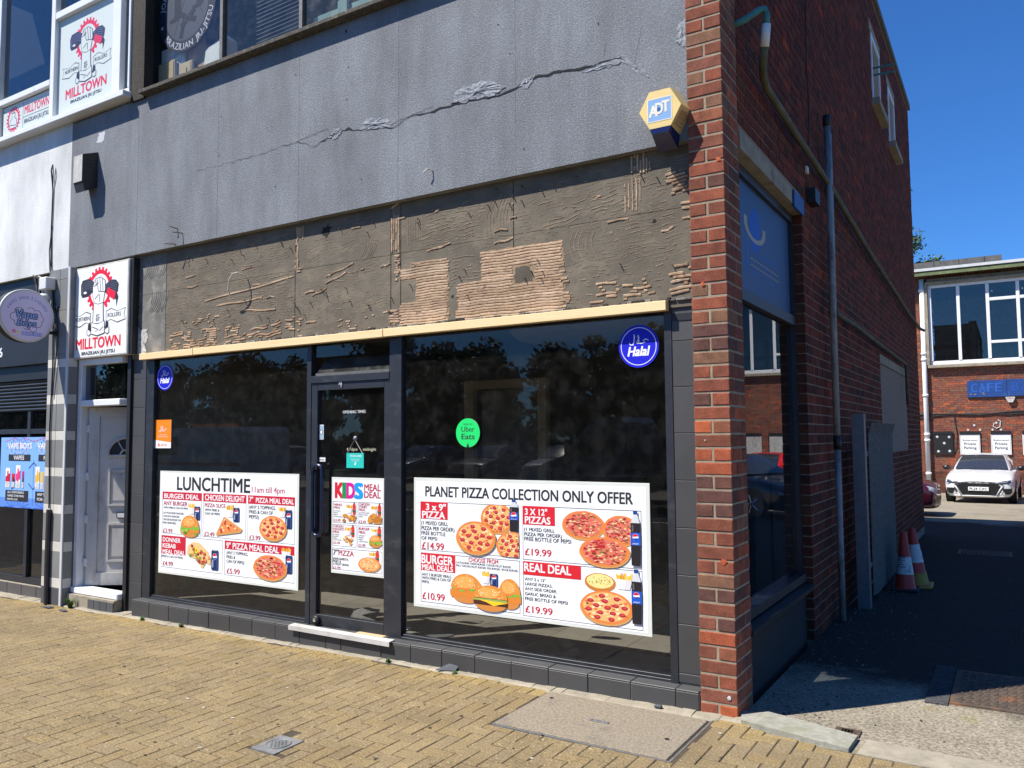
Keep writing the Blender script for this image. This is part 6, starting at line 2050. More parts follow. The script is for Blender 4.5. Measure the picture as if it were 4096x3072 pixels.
# --- gym sign over the doorway and the same artwork upstairs
def gear(p, cu, cv, r0, r1, r2, n, col, k, a0, a1):
    pts = []
    step = 2 * pi / n
    a = a0
    while a < a1 - step * .5:
        for f, r in ((.0, r1), (.14, r1), (.24, r2), (.66, r2), (.76, r1), (1.0, r1)):
            pts.append((a + step * f, r))
        a += step
    for i in range(len(pts) - 1):
        (t0, q0), (t1, q1) = pts[i], pts[i + 1]
        if t1 - t0 < 1e-6:
            continue
        p.poly([(cu + r0 * cos(t0), cv + r0 * sin(t0)), (cu + q0 * cos(t0), cv + q0 * sin(t0)), (cu + q1 * cos(t1), cv + q1 * sin(t1)), (cu + r0 * cos(t1), cv + r0 * sin(t1))], col, k)
def gym_art(p, ox, oz, s, red, navy, paper):
    """fist gripping a belt before a gear, ribbon and lettering; measured in sign units"""
    def q(pts):
        return [(ox + a * s, oz + b * s) for a, b in pts]
    def L(pts, w, col, k):
        p.line(q(pts), w * s, col, k)
    C = (.445, .625)
    gear(p, ox + C[0] * s, oz + C[1] * s, .148 * s, .185 * s, .213 * s, 22, red, 0, radians(-62), radians(242))
    # belt loops
    for pts in ([(.365, .70), (.27, .745), (.165, .735), (.14, .69), (.145, .60), (.17, .57), (.26, .575), (.365, .62)], [(.545, .665), (.62, .70), (.70, .69), (.745, .65), (.735, .58), (.70, .55), (.64, .60), (.545, .585)]):
        p.poly(q(pts), navy, 1)
    p.poly(q([(.36, .66), (.60, .56), (.71, .505), (.715, .44), (.745, .53), (.70, .60), (.545, .66)]), navy, 2)
    for i in range(5):
        d = .020 * i
        L([(.355, .70 - d * .9), (.25, .725 - d * .9), (.175, .70 - d), (.16, .66 - d)], .005, tuple(v * 4 + .05 for v in navy), 3)
        L([(.55, .665 - d * .8), (.63, .685 - d), (.72, .655 - d)], .005, tuple(v * 4 + .05 for v in navy), 3)
    p.disc(ox + .215 * s, oz + .615 * s, .028 * s, paper, 3, .012 * s, 10)
    p.poly(q([(.582, .632), (.705, .572), (.68, .505), (.555, .572)]), red, 4)
    # forearm, cuff
    arm = [(.365, .503), (.503, .505), (.515, .314), (.357, .312)]
    p.poly(q([(a + (.010 if a > .43 else -.010), b) for a, b in arm]), navy, 4)
    p.poly(q(arm), paper, 5)
    cuff = [(.333, .318), (.43, .300), (.532, .323), (.537, .215), (.43, .198), (.334, .220)]
    p.poly(q([(.435 + (a - .435) * 1.07, .262 + (b - .262) * 1.12) for a, b in cuff]), navy, 6)
    p.poly(q(cuff), paper, 7)
    L([(.35, .28), (.45, .25), (.40, .235)], .008, navy, 8)
    L([(.52, .27), (.46, .235)], .008, navy, 8)
    # fist
    fist = [(.345, .655), (.375, .725), (.46, .738), (.53, .70), (.537, .62), (.52, .55), (.51, .50), (.43, .49), (.37, .51), (.345, .57)]
    p.poly(q([(.44 + (a - .44) * 1.06, .61 + (b - .61) * 1.05) for a, b in fist]), navy, 5)
    p.poly(q(fist), paper, 6)
    for (a, b, a2, b2) in ((.405, .725, .43, .615), (.448, .735, .47, .61), (.492, .725, .505, .61), (.43, .61, .53, .595), (.36, .66, .43, .69), (.38, .54, .44, .58), (.455, .51, .455, .58), (.38, .72, .40, .66)):
        L([(a, b), (a2, b2)], .008, navy, 7)
    # ribbon
    for sg in (-1, 1):
        c = .437
        rib = [(.115, .415), (.43, .415), (.42, .32), (.11, .32)]
        pts = [(c + sg * a, b) for a, b in ((.128, .405), (.20, .425), (.30, .395), (.415, .415), (.395, .365), (.42, .320), (.30, .300), (.20, .332), (.13, .318))]
        p.poly(q([(c + sg * .27 + (a - c - sg * .27) * 1.05, .362 + (b - .362) * 1.14) for a, b in pts]), navy, 1)
        p.poly(q(pts), paper, 2)
        p.poly(q([(c + sg * a, b) for a, b in ((.125, .33), (.16, .31), (.165, .25), (.135, .22), (.11, .26))]), navy, 3)
        p.poly(q([(c + sg * a, b) for a, b in ((.135, .25), (.175, .262), (.172, .215), (.145, .200), (.115, .22))]), paper, 4)
        L([(c + sg * .175, .262), (c + sg * .172, .215), (c + sg * .145, .200), (c + sg * .115, .22)], .007, navy, 5)
    p.text('NORTHERN', ox + .066 * s, oz + .350 * s, ox + .297 * s, .036 * s, navy, 4, .02)
    p.text('ROLLERS', ox + .587 * s, oz + .352 * s, ox + .792 * s, .036 * s, navy, 4, .02)
    p.text('EST', ox + .407 * s, oz + .372 * s, ox + .460 * s, .021 * s, navy, 8, .02)
    p.text('07', ox + .405 * s, oz + .330 * s, ox + .462 * s, .035 * s, navy, 8, .02)
    p.text('MILLTOWN', ox + .090 * s, oz + .083 * s, ox + .790 * s, .096 * s, red, 2, .028)
    p.text('BRAZILIAN JIU JITSU', ox + .182 * s, oz + .025 * s, ox + .708 * s, .030 * s, navy, 2, .03)
t = thing('gym_sign', 'white square Milltown gym sign above the half-open white door', 'sign', (-5.87, .0, 2.25))
MB().cbox(-6.345, -5.415, .003, .09, 2.245, 3.112, .004).build('tray', 'grey_plastic', t)
B(-6.325, -5.432, .001, .0028, 2.258, 3.098).build('panel', 'poster_white', t)
B(-5.414, -5.375, .02, .09, 2.247, 3.12).build('edge_strip', 'black_paint', t)
p = facade_print(-6.31, .0008, 2.25)
gym_art(p, 0, 0, 1.0, lin(226, 20, 52), (0.022, 0.024, 0.034), (0.82, .83, .83))
p.build('printed_design', t)
# upstairs: big film on the fixed light, narrow film on the opening light
t = thing('gym_window_film', 'tall Milltown gym film with fist and gear in the upper white window', 'window film', (-6.2, .02, 4.7))
B(-6.722, -5.738, .022, .0245, 4.703, 5.697).build('film', 'poster_edge', t)
p = facade_print(-6.70, .0215, 4.70)
PAP = (0.56, .62, .60)
p.rect(-.02, .003, .96, .99, PAP, -0.5)
gym_art(p, .04, .07, .985, lin(206, 42, 84), lin(38, 44, 74), PAP)
p.build('printed_design', t)
t = thing('gym_banner_film', 'low Milltown gym banner film in the bottom opening light upstairs', 'window film', (-7.3, .02, 4.7))
B(-7.77, -6.83, .022, .0245, 4.715, 5.03).build('film', 'poster_edge', t)
p = facade_print(-7.77, .0215, 4.715)
p.rect(.01, .005, .93, .31, PAP, 0)
p.line([(.40, .02), (.40, .30)], .006, lin(40, 48, 78), 1)
p.line([(.40, .135), (.92, .135)], .006, lin(40, 48, 78), 1)
p.text('MILLTOWN', .43, .165, .90, .085, lin(206, 42, 84), 1, .026)
p.text('BRAZILIAN JIU JITSU', .43, .065, .90, .042, lin(38, 44, 74), 1, .03)
gear(p, .21, .155, .095, .115, .138, 20, lin(206, 42, 84), 1, 0, 2 * pi)
p.poly([(.13, .06), (.29, .06), (.275, .15), (.235, .18), (.185, .18), (.145, .15)], lin(60, 66, 96), 2)
p.poly([(.138, .066), (.282, .066), (.268, .145), (.232, .173), (.188, .173), (.152, .145)], PAP, 3)
p.disc(.21, .205, .036, lin(60, 66, 96), 2, .042, 14)
p.disc(.21, .205, .030, PAP, 3, .036, 14)
p.line([(.15, .10), (.27, .085)], .008, lin(60, 66, 96), 4)
p.line([(.18, .225), (.24, .225)], .010, lin(60, 66, 96), 4)
p.build('printed_design', t)

# --- round projecting sign of the vape shop
XS = -6.43
t = thing('round_projecting_sign', 'round white Vape Boys projecting sign on black brackets', 'sign', (XS - .05, -.35, 2.39))
cy, cz, R_ = -.346, 2.635, .243
MB().lathe([(0, -.115), (R_, -.115), (R_, -.002)], (XS, cy, cz), 'x', 56).build('drum', 'black_paint', t, False)
MB().lathe([(R_ * .93, 0), (R_, 0), (R_ + .004, -.006), (R_ + .004, -.02), (R_, -.022)], (XS, cy, cz), 'x', 56).build('rim', 'lead_white', t, True)
MB().lathe([(0, -.001), (R_ * .93, -.001)], (XS, cy, cz), 'x', 56).build('face', 'poster_white', t)
for z in (2.735, 2.505):
    m = MB()
    m.tube([(XS - .05, -.14, z), (XS - .05, YP - .012, z)], .016, 8)
    m.cbox(XS - .08, XS - .02, YP - .014, YP - .001, z - .03, z + .03, .003)
    m.build('bracket', 'black_paint', t)
p = Print((XS - .0005, cy, cz), (0, 1, 0), (0, 0, 1), (1, 0, 0))
LIL, BLU, DKB = lin(206, 200, 232), lin(122, 160, 220), lin(58, 56, 88)
p.disc(0, 0, R_ * .92, LIL, 0, n=48)
p.arc_text('VAPES SNUS E-LIQUIDS', 0, -.02, R_ * .72, radians(92), .026, lin(92, 118, 190), 1, .02, False, 1.5, .9)
for (a, b, r) in ((-.115, -.02, .034), (-.075, -.065, .036), (.0, -.095, .034), (.055, -.115, .030), (.095, -.065, .034), (.115, -.02, .030), (.085, .02, .036), (.03, .045, .030), (-.075, .03, .036)):
    p.disc(a, b, r + .005, DKB, 1, n=20)
for (a, b, r) in ((-.115, -.02, .034), (-.075, -.065, .036), (.0, -.095, .034), (.055, -.115, .030), (.095, -.065, .034), (.115, -.02, .030), (.085, .02, .036), (.03, .045, .030), (-.075, .03, .036), (0, -.03, .09)):
    p.disc(a, b, r, LIL, 2, n=20)
for k, (c, bd) in enumerate(((DKB, .10), (BLU, .02))):
    p.text('Vape', -.10, -.025, .088, .072, c, 3 + k, bd, .2)
    p.text('Boys', -.09, -.098, .080, .060, c, 3 + k, bd, .2)
p.rect(-.045, -.185, .135, -.150, lin(122, 146, 214), 3)
p.text('@VXPE_BOYS', -.038, -.178, .128, .022, LIL, 4, .02)
p.disc(-.115, -.155, .017, lin(226, 90, 130), 3)
p.frame(-.123, -.163, -.107, -.147, .003, LIL, 4)
p.disc(-.078, -.163, .016, lin(226, 214, 110), 3)
p.poly([(-.086, -.170), (-.070, -.170), (-.073, -.158), (-.078, -.153), (-.083, -.158)], LIL, 4)
p.build('printed_design', t)

# --- blue vape poster in the neighbour's window
t, p = poster('vape_poster', 'bright blue Vape Boys poster with vape products in the neighbouring window', -7.72, -6.60, .80, 1.515, .094, 'poster', False)
BG = lin(128, 176, 240)
p.rect(0, 0, 1.105, .715, BG, 0)
p.rect(0, 0, 1.105, .10, lin(96, 140, 220), 1)
for c in (.36, .93):
    for i in range(9):
        a = radians(200 + 17.5 * i)
        p.line([(max(.005, c + .09 * cos(a)), min(.71, .76 + .06 * sin(a))), (max(.005, c + .30 * cos(a)), min(.71, .76 + .26 * sin(a)))], .008, lin(60, 92, 190) if i % 2 else lin(190, 80, 120), 2)
    for r in (.12, .17, .22, .27):
        p.ring(c, .78, r, r + .007, lin(176, 206, 248), 3, 20, radians(180) + math.asin(min(.95, .075 / r)), radians(360) - math.asin(min(.95, .075 / r)))
    for i in range(9):
        a = radians(20 + 17.5 * i)
        p.line([(max(.005, c + .10 * cos(a)), max(.006, -.05 + .07 * sin(a))), (max(.005, c + .28 * cos(a)), max(.006, -.05 + .16 * sin(a)))], .008, lin(60, 92, 190), 2)
p.line([(.645, .03), (.645, .49)], .004, lin(50, 70, 130), 2)
for v, sgn in ((.46, 1), (.19, -1)):
    p.line([(.555, v - .06 * sgn), (.645, v), (.735, v - .06 * sgn)], .012, lin(40, 60, 120), 2)
for (u, s1, b1, b2) in ((.14, 'VAPES', ('ALL DISPOSABLE', 'VAPES STARTING', 'FROM £10'), .42), (.71, 'NIC SALTS', ('ANY 5 LIQUIDS', 'FOR £10'), .40)):
    p.text('VAPE BOYS', u, .60, u + .46, .055, WHT, 5, .03)
    p.rect(u + .02, .475, u + .44, .54, K, 4)
    p.text(s1, u + .12, .487, u + .12 + (.20 if s1 == 'VAPES' else .27), .042, WHT, 5, .02)
    p.rect(u - .02, .065, u + b2, .175, K, 4)
    for i, s in enumerate(b1):
        n = len(b1)
        h = .026 if n == 3 else .034
        p.text(s, u + .02, .145 - (.036 if n == 3 else .048) * i - (.0 if n == 3 else .012), u + (.34 if len(s) > 9 else .22), h * .8, WHT, 5, .01)
rgv = random.Random(2)
for (u, w, v1, c, cap) in ((.115, .085, .40, WHT, lin(200, 20, 50)), (.235, .06, .345, lin(214, 30, 50), K), (.315, .085, .43, WHT, lin(226, 60, 130)), (.435, .035, .37, lin(190, 20, 120), lin(80, 80, 84)),
                           (.685, .075, .42, WHT, lin(240, 180, 40)), (.785, .045, .37, lin(246, 190, 40), lin(246, 190, 40)), (.86, .075, .42, lin(110, 70, 170), lin(60, 30, 110)), (.955, .045, .33, lin(60, 50, 110), K), (1.02, .07, .42, WHT, lin(226, 60, 100))):
    p.rect(u, .20, u + w, v1, c, 4)
    p.poly([(u, v1 - .09), (u + w, v1 - .05), (u + w, v1 - .14), (u, v1 - .16)], cap, 5)
    p.rect(u + w * .35, .26, u + w * .65, v1 - .03, cap, 6)
    p.rect(u + w * .05, .205, u + w * .95, .26, WHT, 7)
    for i in range(4):
        p.rect(u + w * .15, .212 + .012 * i, u + w * .85, .217 + .012 * i, (0.2, .2, .22), 8)
p.build('printed_design', t)

# ------------------------------------------------------------------ alley: folded palisade gate, post, cones
gt = thing('palisade_gate', 'folded-back steel palisade gate against the alley wall', 'gate', (.16, 4.6, 0))
zt = zyard(4.5)
rg = random.Random(8)
for i in range(17):
    y = 3.78 + i * .098
    x = .155 + .006 * (i % 2)
    h = 1.63 + rg.uniform(-.006, .006)
    m = MB()
    # W-section pale with flared, splayed head
    prof = [(-.034, .0), (-.020, .016), (-.006, .004), (.006, .004), (.020, .016), (.034, .0)]
    zs = [(.055 + rg.uniform(0, .01), 1.0, 0.0), (h - .22, 1.0, 0.0), (h - .10, 1.05, .004), (h, .75, .034)]
    vs = []
    for (z, s, out) in zs:
        for (a, b) in prof:
            vs.append((x + b + out, y + a * s, zt + z))
        for (a, b) in prof[::-1]:
            vs.append((x + b + out - .003, y + a * s, zt + z))
    k = 12
    fs = [(r * k + j, r * k + (j + 1) % k, (r + 1) * k + (j + 1) % k, (r + 1) * k + j) for r in range(3) for j in range(k)]
    fs += [tuple(range(k))[::-1], tuple(3 * k + j for j in range(k))]
    m.add(vs, fs).build('pale', 'rough_steel', gt)
for z in (.32, 1.32):
    part_box('rail', 'rough_steel', gt, .118, .150, 3.56, 5.50, zt + z, zt + z + .045)
part_box('hinge_stile', 'galvanised', gt, .10, .155, 3.48, 3.60, zt + .06, zt + 1.42)
for z in (.22, 1.16):
    MB().tube([(.13, 3.36, zt + z), (.14, 3.50, zt + z)], .012, 8).build('hinge_pin', 'galvanised', gt)
gp = thing('gate_post', 'blue-grey galvanised steel gate post beside the brick wall', 'post', (.13, 3.25, 0))
m = MB()
m.prism([(.085, 3.30, -.1), (.185, 3.30, -.1), (.185, 3.40, -.1), (.178, 3.40, -.1), (.178, 3.307, -.1), (.092, 3.307, -.1), (.092, 3.40, -.1), (.085, 3.40, -.1)], (0, 0, 1.76))
m.build('channel', 'galvanised', gp)
B(.092, .178, 3.308, 3.39, 1.640, 1.648).build('cap', 'galvanised', gp)

def cone(name, label, x, y, h, r, tilt, sleeve, basemat):
    z = zyard(y)
    t = thing(name, label, 'traffic cone', (x, y, z), 'traffic cones in the alley')
    T = Matrix.Translation((x, y, z)) @ Matrix.Rotation(tilt[0], 4, 'Y') @ Matrix.Rotation(tilt[1], 4, 'X')
    def put(m, nm, mat, sm=True):
        m.v = [tuple(T @ Vector(v)) for v in m.v]
        return m.build(nm, mat, t, sm)
    put(MB().cbox(-r * 1.35, r * 1.35, -r * 1.35, r * 1.35, 0, .03, .012), 'base', basemat, False)
    def rr(f):
        return r * (1 - f) + .028 * f
    prof = lambda a, b, o: [(rr(a) + o, .03 + (h - .03) * a), (rr(b) + o, .03 + (h - .03) * b)]
    put(MB().lathe([(r * 1.08, .03)] + prof(.02, .98, 0) + [(.02, h), (0, h)], (0, 0, 0), n=28), 'body', 'cone_red')
    for (a, b, mt) in sleeve:
        put(MB().lathe(prof(a, b, .003), (0, 0, 0), n=28), 'sleeve', mt)
    return t, rr, T
t, rr, T = cone('traffic_cone', 'red traffic cone wrapped with a white printed notice beside the folded gate', .335, 4.50, .565, .092, (0, 0), [(.25, .56, 'cone_white')], 'rubber')
for i in range(6):
    z = .20 + i * .022
    f = z / .565
    a0, a1 = radians(-150), radians(-75)
    w = (.9, .7, .5, .85, .95, .9)[i]
    pts = []
    for j in range(7):
        a = (a0 + a1) / 2 + (a1 - a0) * w * (j / 6 - .5)
        pts.append((.335 + (rr(f) + .0045) * cos(a), 4.50 + (rr(f) + .0045) * sin(a), zyard(4.5) + .03 + z))
    m = MB()
    for j in range(6):
        m.quad(pts[j], pts[j + 1], (pts[j + 1][0], pts[j + 1][1], pts[j + 1][2] + .007), (pts[j][0], pts[j][1], pts[j][2] + .007))
    m.build('notice_line', 'cable_black', t)
cone('traffic_cone', 'dirty red and white cone with a yellow collar leaning behind the front cone', .425, 4.80, .585, .095, (-.07, .06), [(.0, .22, 'cone_yellow'), (.40, .72, 'cone_white')], 'cone_yellow')

# ------------------------------------------------------------------ rear building with the parking signs
YC = 26.0
cf = thing('rear_building', 'low red brick building with white windows at the back of the yard', 'building', (3.0, YC, -.45))
CZ0 = -.47
core = MB()
core.box(-1.43, 14.0, YC + .012, YC + .35, -.9, 3.80)
core.box(-1.43, -.95, YC + .012, YC + .35, 3.80, 6.9)
core.box(-.95, 14.0, YC + .012, YC + .35, 6.58, 6.9)
core.box(-1.43, -1.40, YC + .012, YC + 8, -.9, 6.9)
core.box(-6.0, -2.2, YC + .4, YC + .7, -.9, 6.9)
cwall = core.build('brick_wall', 'mortar_pale', cf)
_m = MB()
rg = random.Random(77)
z = CZ0
k = 0
while z < 6.85:
    x = -1.43 - (.1 if k % 2 else 0)
    while x < 14.0:
        x0, x1 = max(x, -1.43) + .005, min(x + .205, 14.0) - .005
        x += .205
        zm = z + .035
        if zm > 3.81 and zm < 6.58 and x1 > -.96:
            if x0 > -.95:
                continue
            x1 = -.955
        if x1 - x0 < .03:
            continue
        c = BRICK_COLS[rg.choices(range(10), [3, 7, 4, .6, 7, 3, 7, 1.2, .3, 5])[0]]
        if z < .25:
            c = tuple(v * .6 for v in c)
        _m.cur = (c[0] * .92, c[1] * 1.02, c[2] * 1.08)
        _m.add([(x0, YC, z), (x1, YC, z), (x1, YC, z + .064), (x0, YC, z + .064), (x0, YC + .014, z), (x1, YC + .014, z), (x1, YC + .014, z + .064), (x0, YC + .014, z + .064)], [(0, 1, 2, 3), (0, 4, 5, 1), (1, 5, 6, 2), (3, 2, 6, 7), (0, 3, 7, 4)])
    z += .0735
    k += 1
_m.build('brickwork', 'brick', cwall)['kind'] = 'stuff'
_m = MB()
for i in range(90):
    z = CZ0 + i * .0735
    _m.cur = BRICK_COLS[i % 7]
    _m.box(-5.9, -2.2, YC + .385, YC + .399, z, z + .064)
_m.build('side_brickwork', 'brick', cwall)['kind'] = 'stuff'
# white window run
wf = MB().cbox(-1.0, 14.0, YC - .16, YC + .3, 3.70, 3.80, .01).build('window_sill', 'old_concrete', cf)
MB().cbox(-1.0, 14.0, YC - .16, YC + .3, 6.50, 6.60, .01).build('window_head', 'old_concrete', cf)
MB().cbox(-1.02, -.93, YC - .16, YC + .3, 3.801, 6.499, .01).build('window_cheek', 'old_concrete', cf)
_m = MB()
for i in range(300):
    _m.box(-.93 + i * .05, -.905 + i * .05, YC - .15, YC - .02, 6.602, 6.70)
_m.build('eaves_comb', 'old_concrete', cf)['kind'] = 'stuff'
win = MB().cbox(-.925, 14.0, YC - .06, YC + .04, 3.805, 3.93, .008).build('window_run', 'upvc', cf)
MB().cbox(-.925, 14.0, YC - .06, YC + .04, 6.40, 6.495, .008).build('head_rail', 'upvc', win)
XM = [-.925 + .838 * i for i in range(18)]
for i, x in enumerate(XM):
    MB().cbox(x, x + .10, YC - .075, YC + .04, 3.932, 6.398, .008).build('mullion', 'upvc', win)
for i in range(len(XM) - 1):
    x0, x1 = XM[i] + .101, XM[i + 1] - .001
    B(x0, x1, YC - .02, YC - .012, 3.932, 6.398).build('pane', 'upper_glass', win)
    if i % 4 >= 2:
        MB().cbox(x0, x1, YC - .07, YC + .04, 5.82, 5.92, .008).build('transom', 'upvc', win)
        MB().cbox(x0, x1, YC - .07, YC + .04, 4.43, 4.52, .008).build('transom', 'upvc', win)
        B(x0 + .06, x0 + .10, YC - .085, YC - .071, 6.10, 6.15).build('window_stay', 'white_plastic', win)
B(-1.0, 14.0, YC + 3.2, YC + 3.3, 3.4, 7).build('room_back', 'old_concrete', cf)
for x in (.05, 1.15, 2.3, 3.6, 5, 6.4):
    B(x, x + .18, YC + 1.5, YC + 1.6, 3.6, 5.2).build('room_post', 'room_dark', cf)
B(-1.0, 14.0, YC + 1.5, YC + 1.6, 4.45, 4.6).build('room_beam', 'room_dark', cf)
# eaves, gutter and flat roof
B(-2.3, 14.0, YC - .42, YC + 9, 6.93, 7.02).build('flat_roof', 'grey_felt', cf)
B(-2.3, 14.0, YC - .47, YC - .421, 6.93, 7.02).build('gutter_edge', 'lead_white', cf)
B(-2.3, 14.0, YC - .44, YC - .36, 6.78, 6.90).build('soffit_board', 'mossy_board', cf)
B(-2.3, 1.25, YC + .6, YC + 1.2, 7.02, 7.42).build('roof_upstand', 'grey_felt', cf)
for i in range(3):
    B(-.75 + .75 * i, -.74 + .75 * i, YC + .59, YC + .6, 7.03, 7.42).build('felt_joint', 'crack_dark', cf)
# neighbouring white bay at the left edge
B(-2.2, -1.62, YC + .1, YC + .38, 3.7, 6.6).build('white_bay', 'upvc', cf)
# downpipe
dpp = MB().tube([(-1.10, YC - .10, 6.72), (-1.12, YC - .10, -.44)], .075, 14).build('downpipe', 'upvc', cf, True)
for z in (6.3, 4.15, 3.95, 2.75, 1.45, 1.25, .15):
    MB().tube([(-1.11, YC - .10, z), (-1.11, YC - .10, z + .09)], .092, 14).build('pipe_joint', 'upvc', dpp, True)
MB().tube([(-1.4, YC - .03, 2.16), (-.5, YC - .03, 2.17), (.4, YC - .03, 2.12), (1.2, YC - .03, 2.2), (2.5, YC - .03, 2.24), (4.5, YC - .03, 2.2)], .022, 6).build('wall_cable', 'cable_black', cf)
MB().tube([(-1.4, YC - .03, 2.05), (-.5, YC - .03, 2.14), (.5, YC - .03, 2.17), (1.2, YC - .03, 2.12), (2.5, YC - .03, 2.2)], .016, 6).build('wall_cable', 'cable_black', cf)
MB().tube([(-.30, YC - .03, 2.12), (-.28, YC - .03, 1.9), (-.24, YC - .03, 1.5), (-.26, YC - .03, 1.1), (-.36, YC - .03, .88)], .012, 6).build('wall_cable', 'cable_black', cf)
for (x, z) in ((.26, 1.78), (.08, 1.63), (.42, 1.63), (.77, 1.63), (1.0, 1.63), (.88, 1.85)):
    MB().lathe([(0, -.012), (.032, -.012), (.036, 0)], (x, YC, z), 'y', 10).build('mortar_spot', 'lead_white', cf)
MB().tube([(.92, YC - .012, 1.95), (1.0, YC - .012, 1.9), (.98, YC - .012, 1.72), (.88, YC - .012, 1.67), (.79, YC - .012, 1.74), (.83, YC - .012, 1.85)], .016, 6).build('paint_scrawl', 'lead_white', cf)
# blue cafe board in two halves
t = thing('cafe_board', 'faded blue CAFE board on the rear brick wall', 'sign', (1.2, YC, 2.7))
B(.107, 1.212, YC - .06, YC - .004, 2.695, 3.235).build('panel', 'cafe_blue', t)
B(1.222, 2.33, YC - .06, YC - .004, 2.705, 3.24).build('panel', 'cafe_blue', t)
p = facade_print(.107, YC - .061, 2.695, .002)
GH = lin(44, 92, 176)
for i, c in enumerate('CAFE'):
    p.text(c, .12 + .225 * i, .16, .29 + .225 * i, .28, GH, 0, .02)
for i, c in enumerate('BAR'):
    p.text(c, 1.26 + .25 * i, .16, 1.44 + .25 * i, .28, lin(34, 78, 156), 0, .02)
for (u, v) in ((.10, .10), (.22, .09), (.47, .09), (.45, .13)):
    p.disc(u, v, .03, lin(150, 120, 80), 1, .018, 8, .5, int(u * 100))
p.build('ghost_lettering', t)
t = thing('bell_box', 'pale triangular Tesla alarm box under the blue cafe board', 'alarm box', (1.3, YC, 2.48))
m = MB()
tri = [(-.13, .09), (.13, .09), (.14, .06), (.07, -.085), (-.07, -.085), (-.14, .06)]
m.add([(1.30 + a * .9, YC - .10, 2.585 + b) for a, b in tri] + [(1.30 + a, YC - .001, 2.585 + b) for a, b in tri], [tuple(range(6))[::-1]] + [(i, (i + 1) % 6, 6 + (i + 1) % 6, 6 + i) for i in range(6)])
m.build('cover', 'yellow_plastic' if False else 'upvc_aged_shaded', t)
p = facade_print(1.30, YC - .101, 2.585, .002)
p.text('TESLA', -.085, .028, .085, .036, lin(190, 40, 40), 0, .01)
p.ring(0, -.03, .02, .026, lin(190, 40, 40), 0, 12, 0, pi)
p.build('lettering', t)
# parking signs and the black backing board
t = thing('blank_board', 'black backing board with white mortar dabs left of the parking signs', 'board', (-.65, YC, .82))
B(-.935, -.365, YC - .05, YC - .002, .825, 1.50).build('panel', 'black_paint', t)
B(-.945, -.355, YC - .06, YC - .002, 1.501, 1.585).build('top_batten', 'black_paint', t)
for (x, z) in ((-.82, 1.41), (-.47, 1.40), (-.62, 1.20), (-.80, .93), (-.47, .94)):
    MB().lathe([(0, -.012), (.036, -.012), (.042, 0)], (x, YC - .05, z), 'y', 9).build('dab', 'lead_white', t)
def parking_sign(x0, x1, label, text=True):
    t = thing('parking_sign', label, 'parking sign', ((x0 + x1) / 2, YC, .83), 'parking signs along the rear wall')
    B(x0, x1, YC - .065, YC - .002, 1.483, 1.585).build('top_batten', 'black_paint', t)
    B(x0 + .02, x1 - .02, YC - .035, YC - .002, .83, 1.48).build('backing', 'black_paint', t)
    B(x0, x1, YC - .05, YC - .036, .828, 1.480).build('panel', 'poster_white' if text else 'grey_plastic', t)  # blank signs get a plain grey panel
    if text:
        p = facade_print(x0, YC - .051, .828, .002)
        w = x1 - x0
        p.frame(.02, .02, w - .02, .635, .006, K, 0)
        p.textc('Rotherwood', w / 2, .44, .055, K, 0, .0)
        p.textc('Private', w / 2, .31, .085, K, 0, .01)
        p.textc('Parking', w / 2, .18, .085, K, 0, .01)
        p.build('lettering', t)
parking_sign(-.165, .408, 'white Rotherwood Private Parking sign next to the blank black board')
parking_sign(.712, 1.265, 'white Rotherwood Private Parking sign above the white car on the right')
parking_sign(1.573, 2.13, 'Rotherwood Private Parking sign cut by the right edge of the photo')
for i, x in enumerate((4.7, 5.55, 6.4)):
    parking_sign(x, x + .56, ('grey blank parking sign reflected in the side window, left of the group', 'grey blank parking sign reflected in the middle of the side window', 'grey blank parking sign reflected at the window edge')[i], False)

# ------------------------------------------------------------------ vehicles
def loft(stations, n_half):
    """stations: (y, [(x, z) half-outline from bottom centre to top centre]); mirrored about x=0"""
    m = MB()
    rings = []
    for y, prof in stations:
        ring_ = [(x, y, z) for x, z in prof] + [(-x, y, z) for x, z in prof[::-1]]
        rings.append(ring_)
    k = len(rings[0])
    vs = [q for r in rings for q in r]
    fs = []
    for i in range(len(rings) - 1):
        for j in range(k):
            fs.append((i * k + j, i * k + (j + 1) % k, (i + 1) * k + (j + 1) % k, (i + 1) * k + j))
    fs.append(tuple(range(k)))
    fs.append(tuple((len(rings) - 1) * k + j for j in range(k))[::-1])
    m.add(vs, fs)
    return m

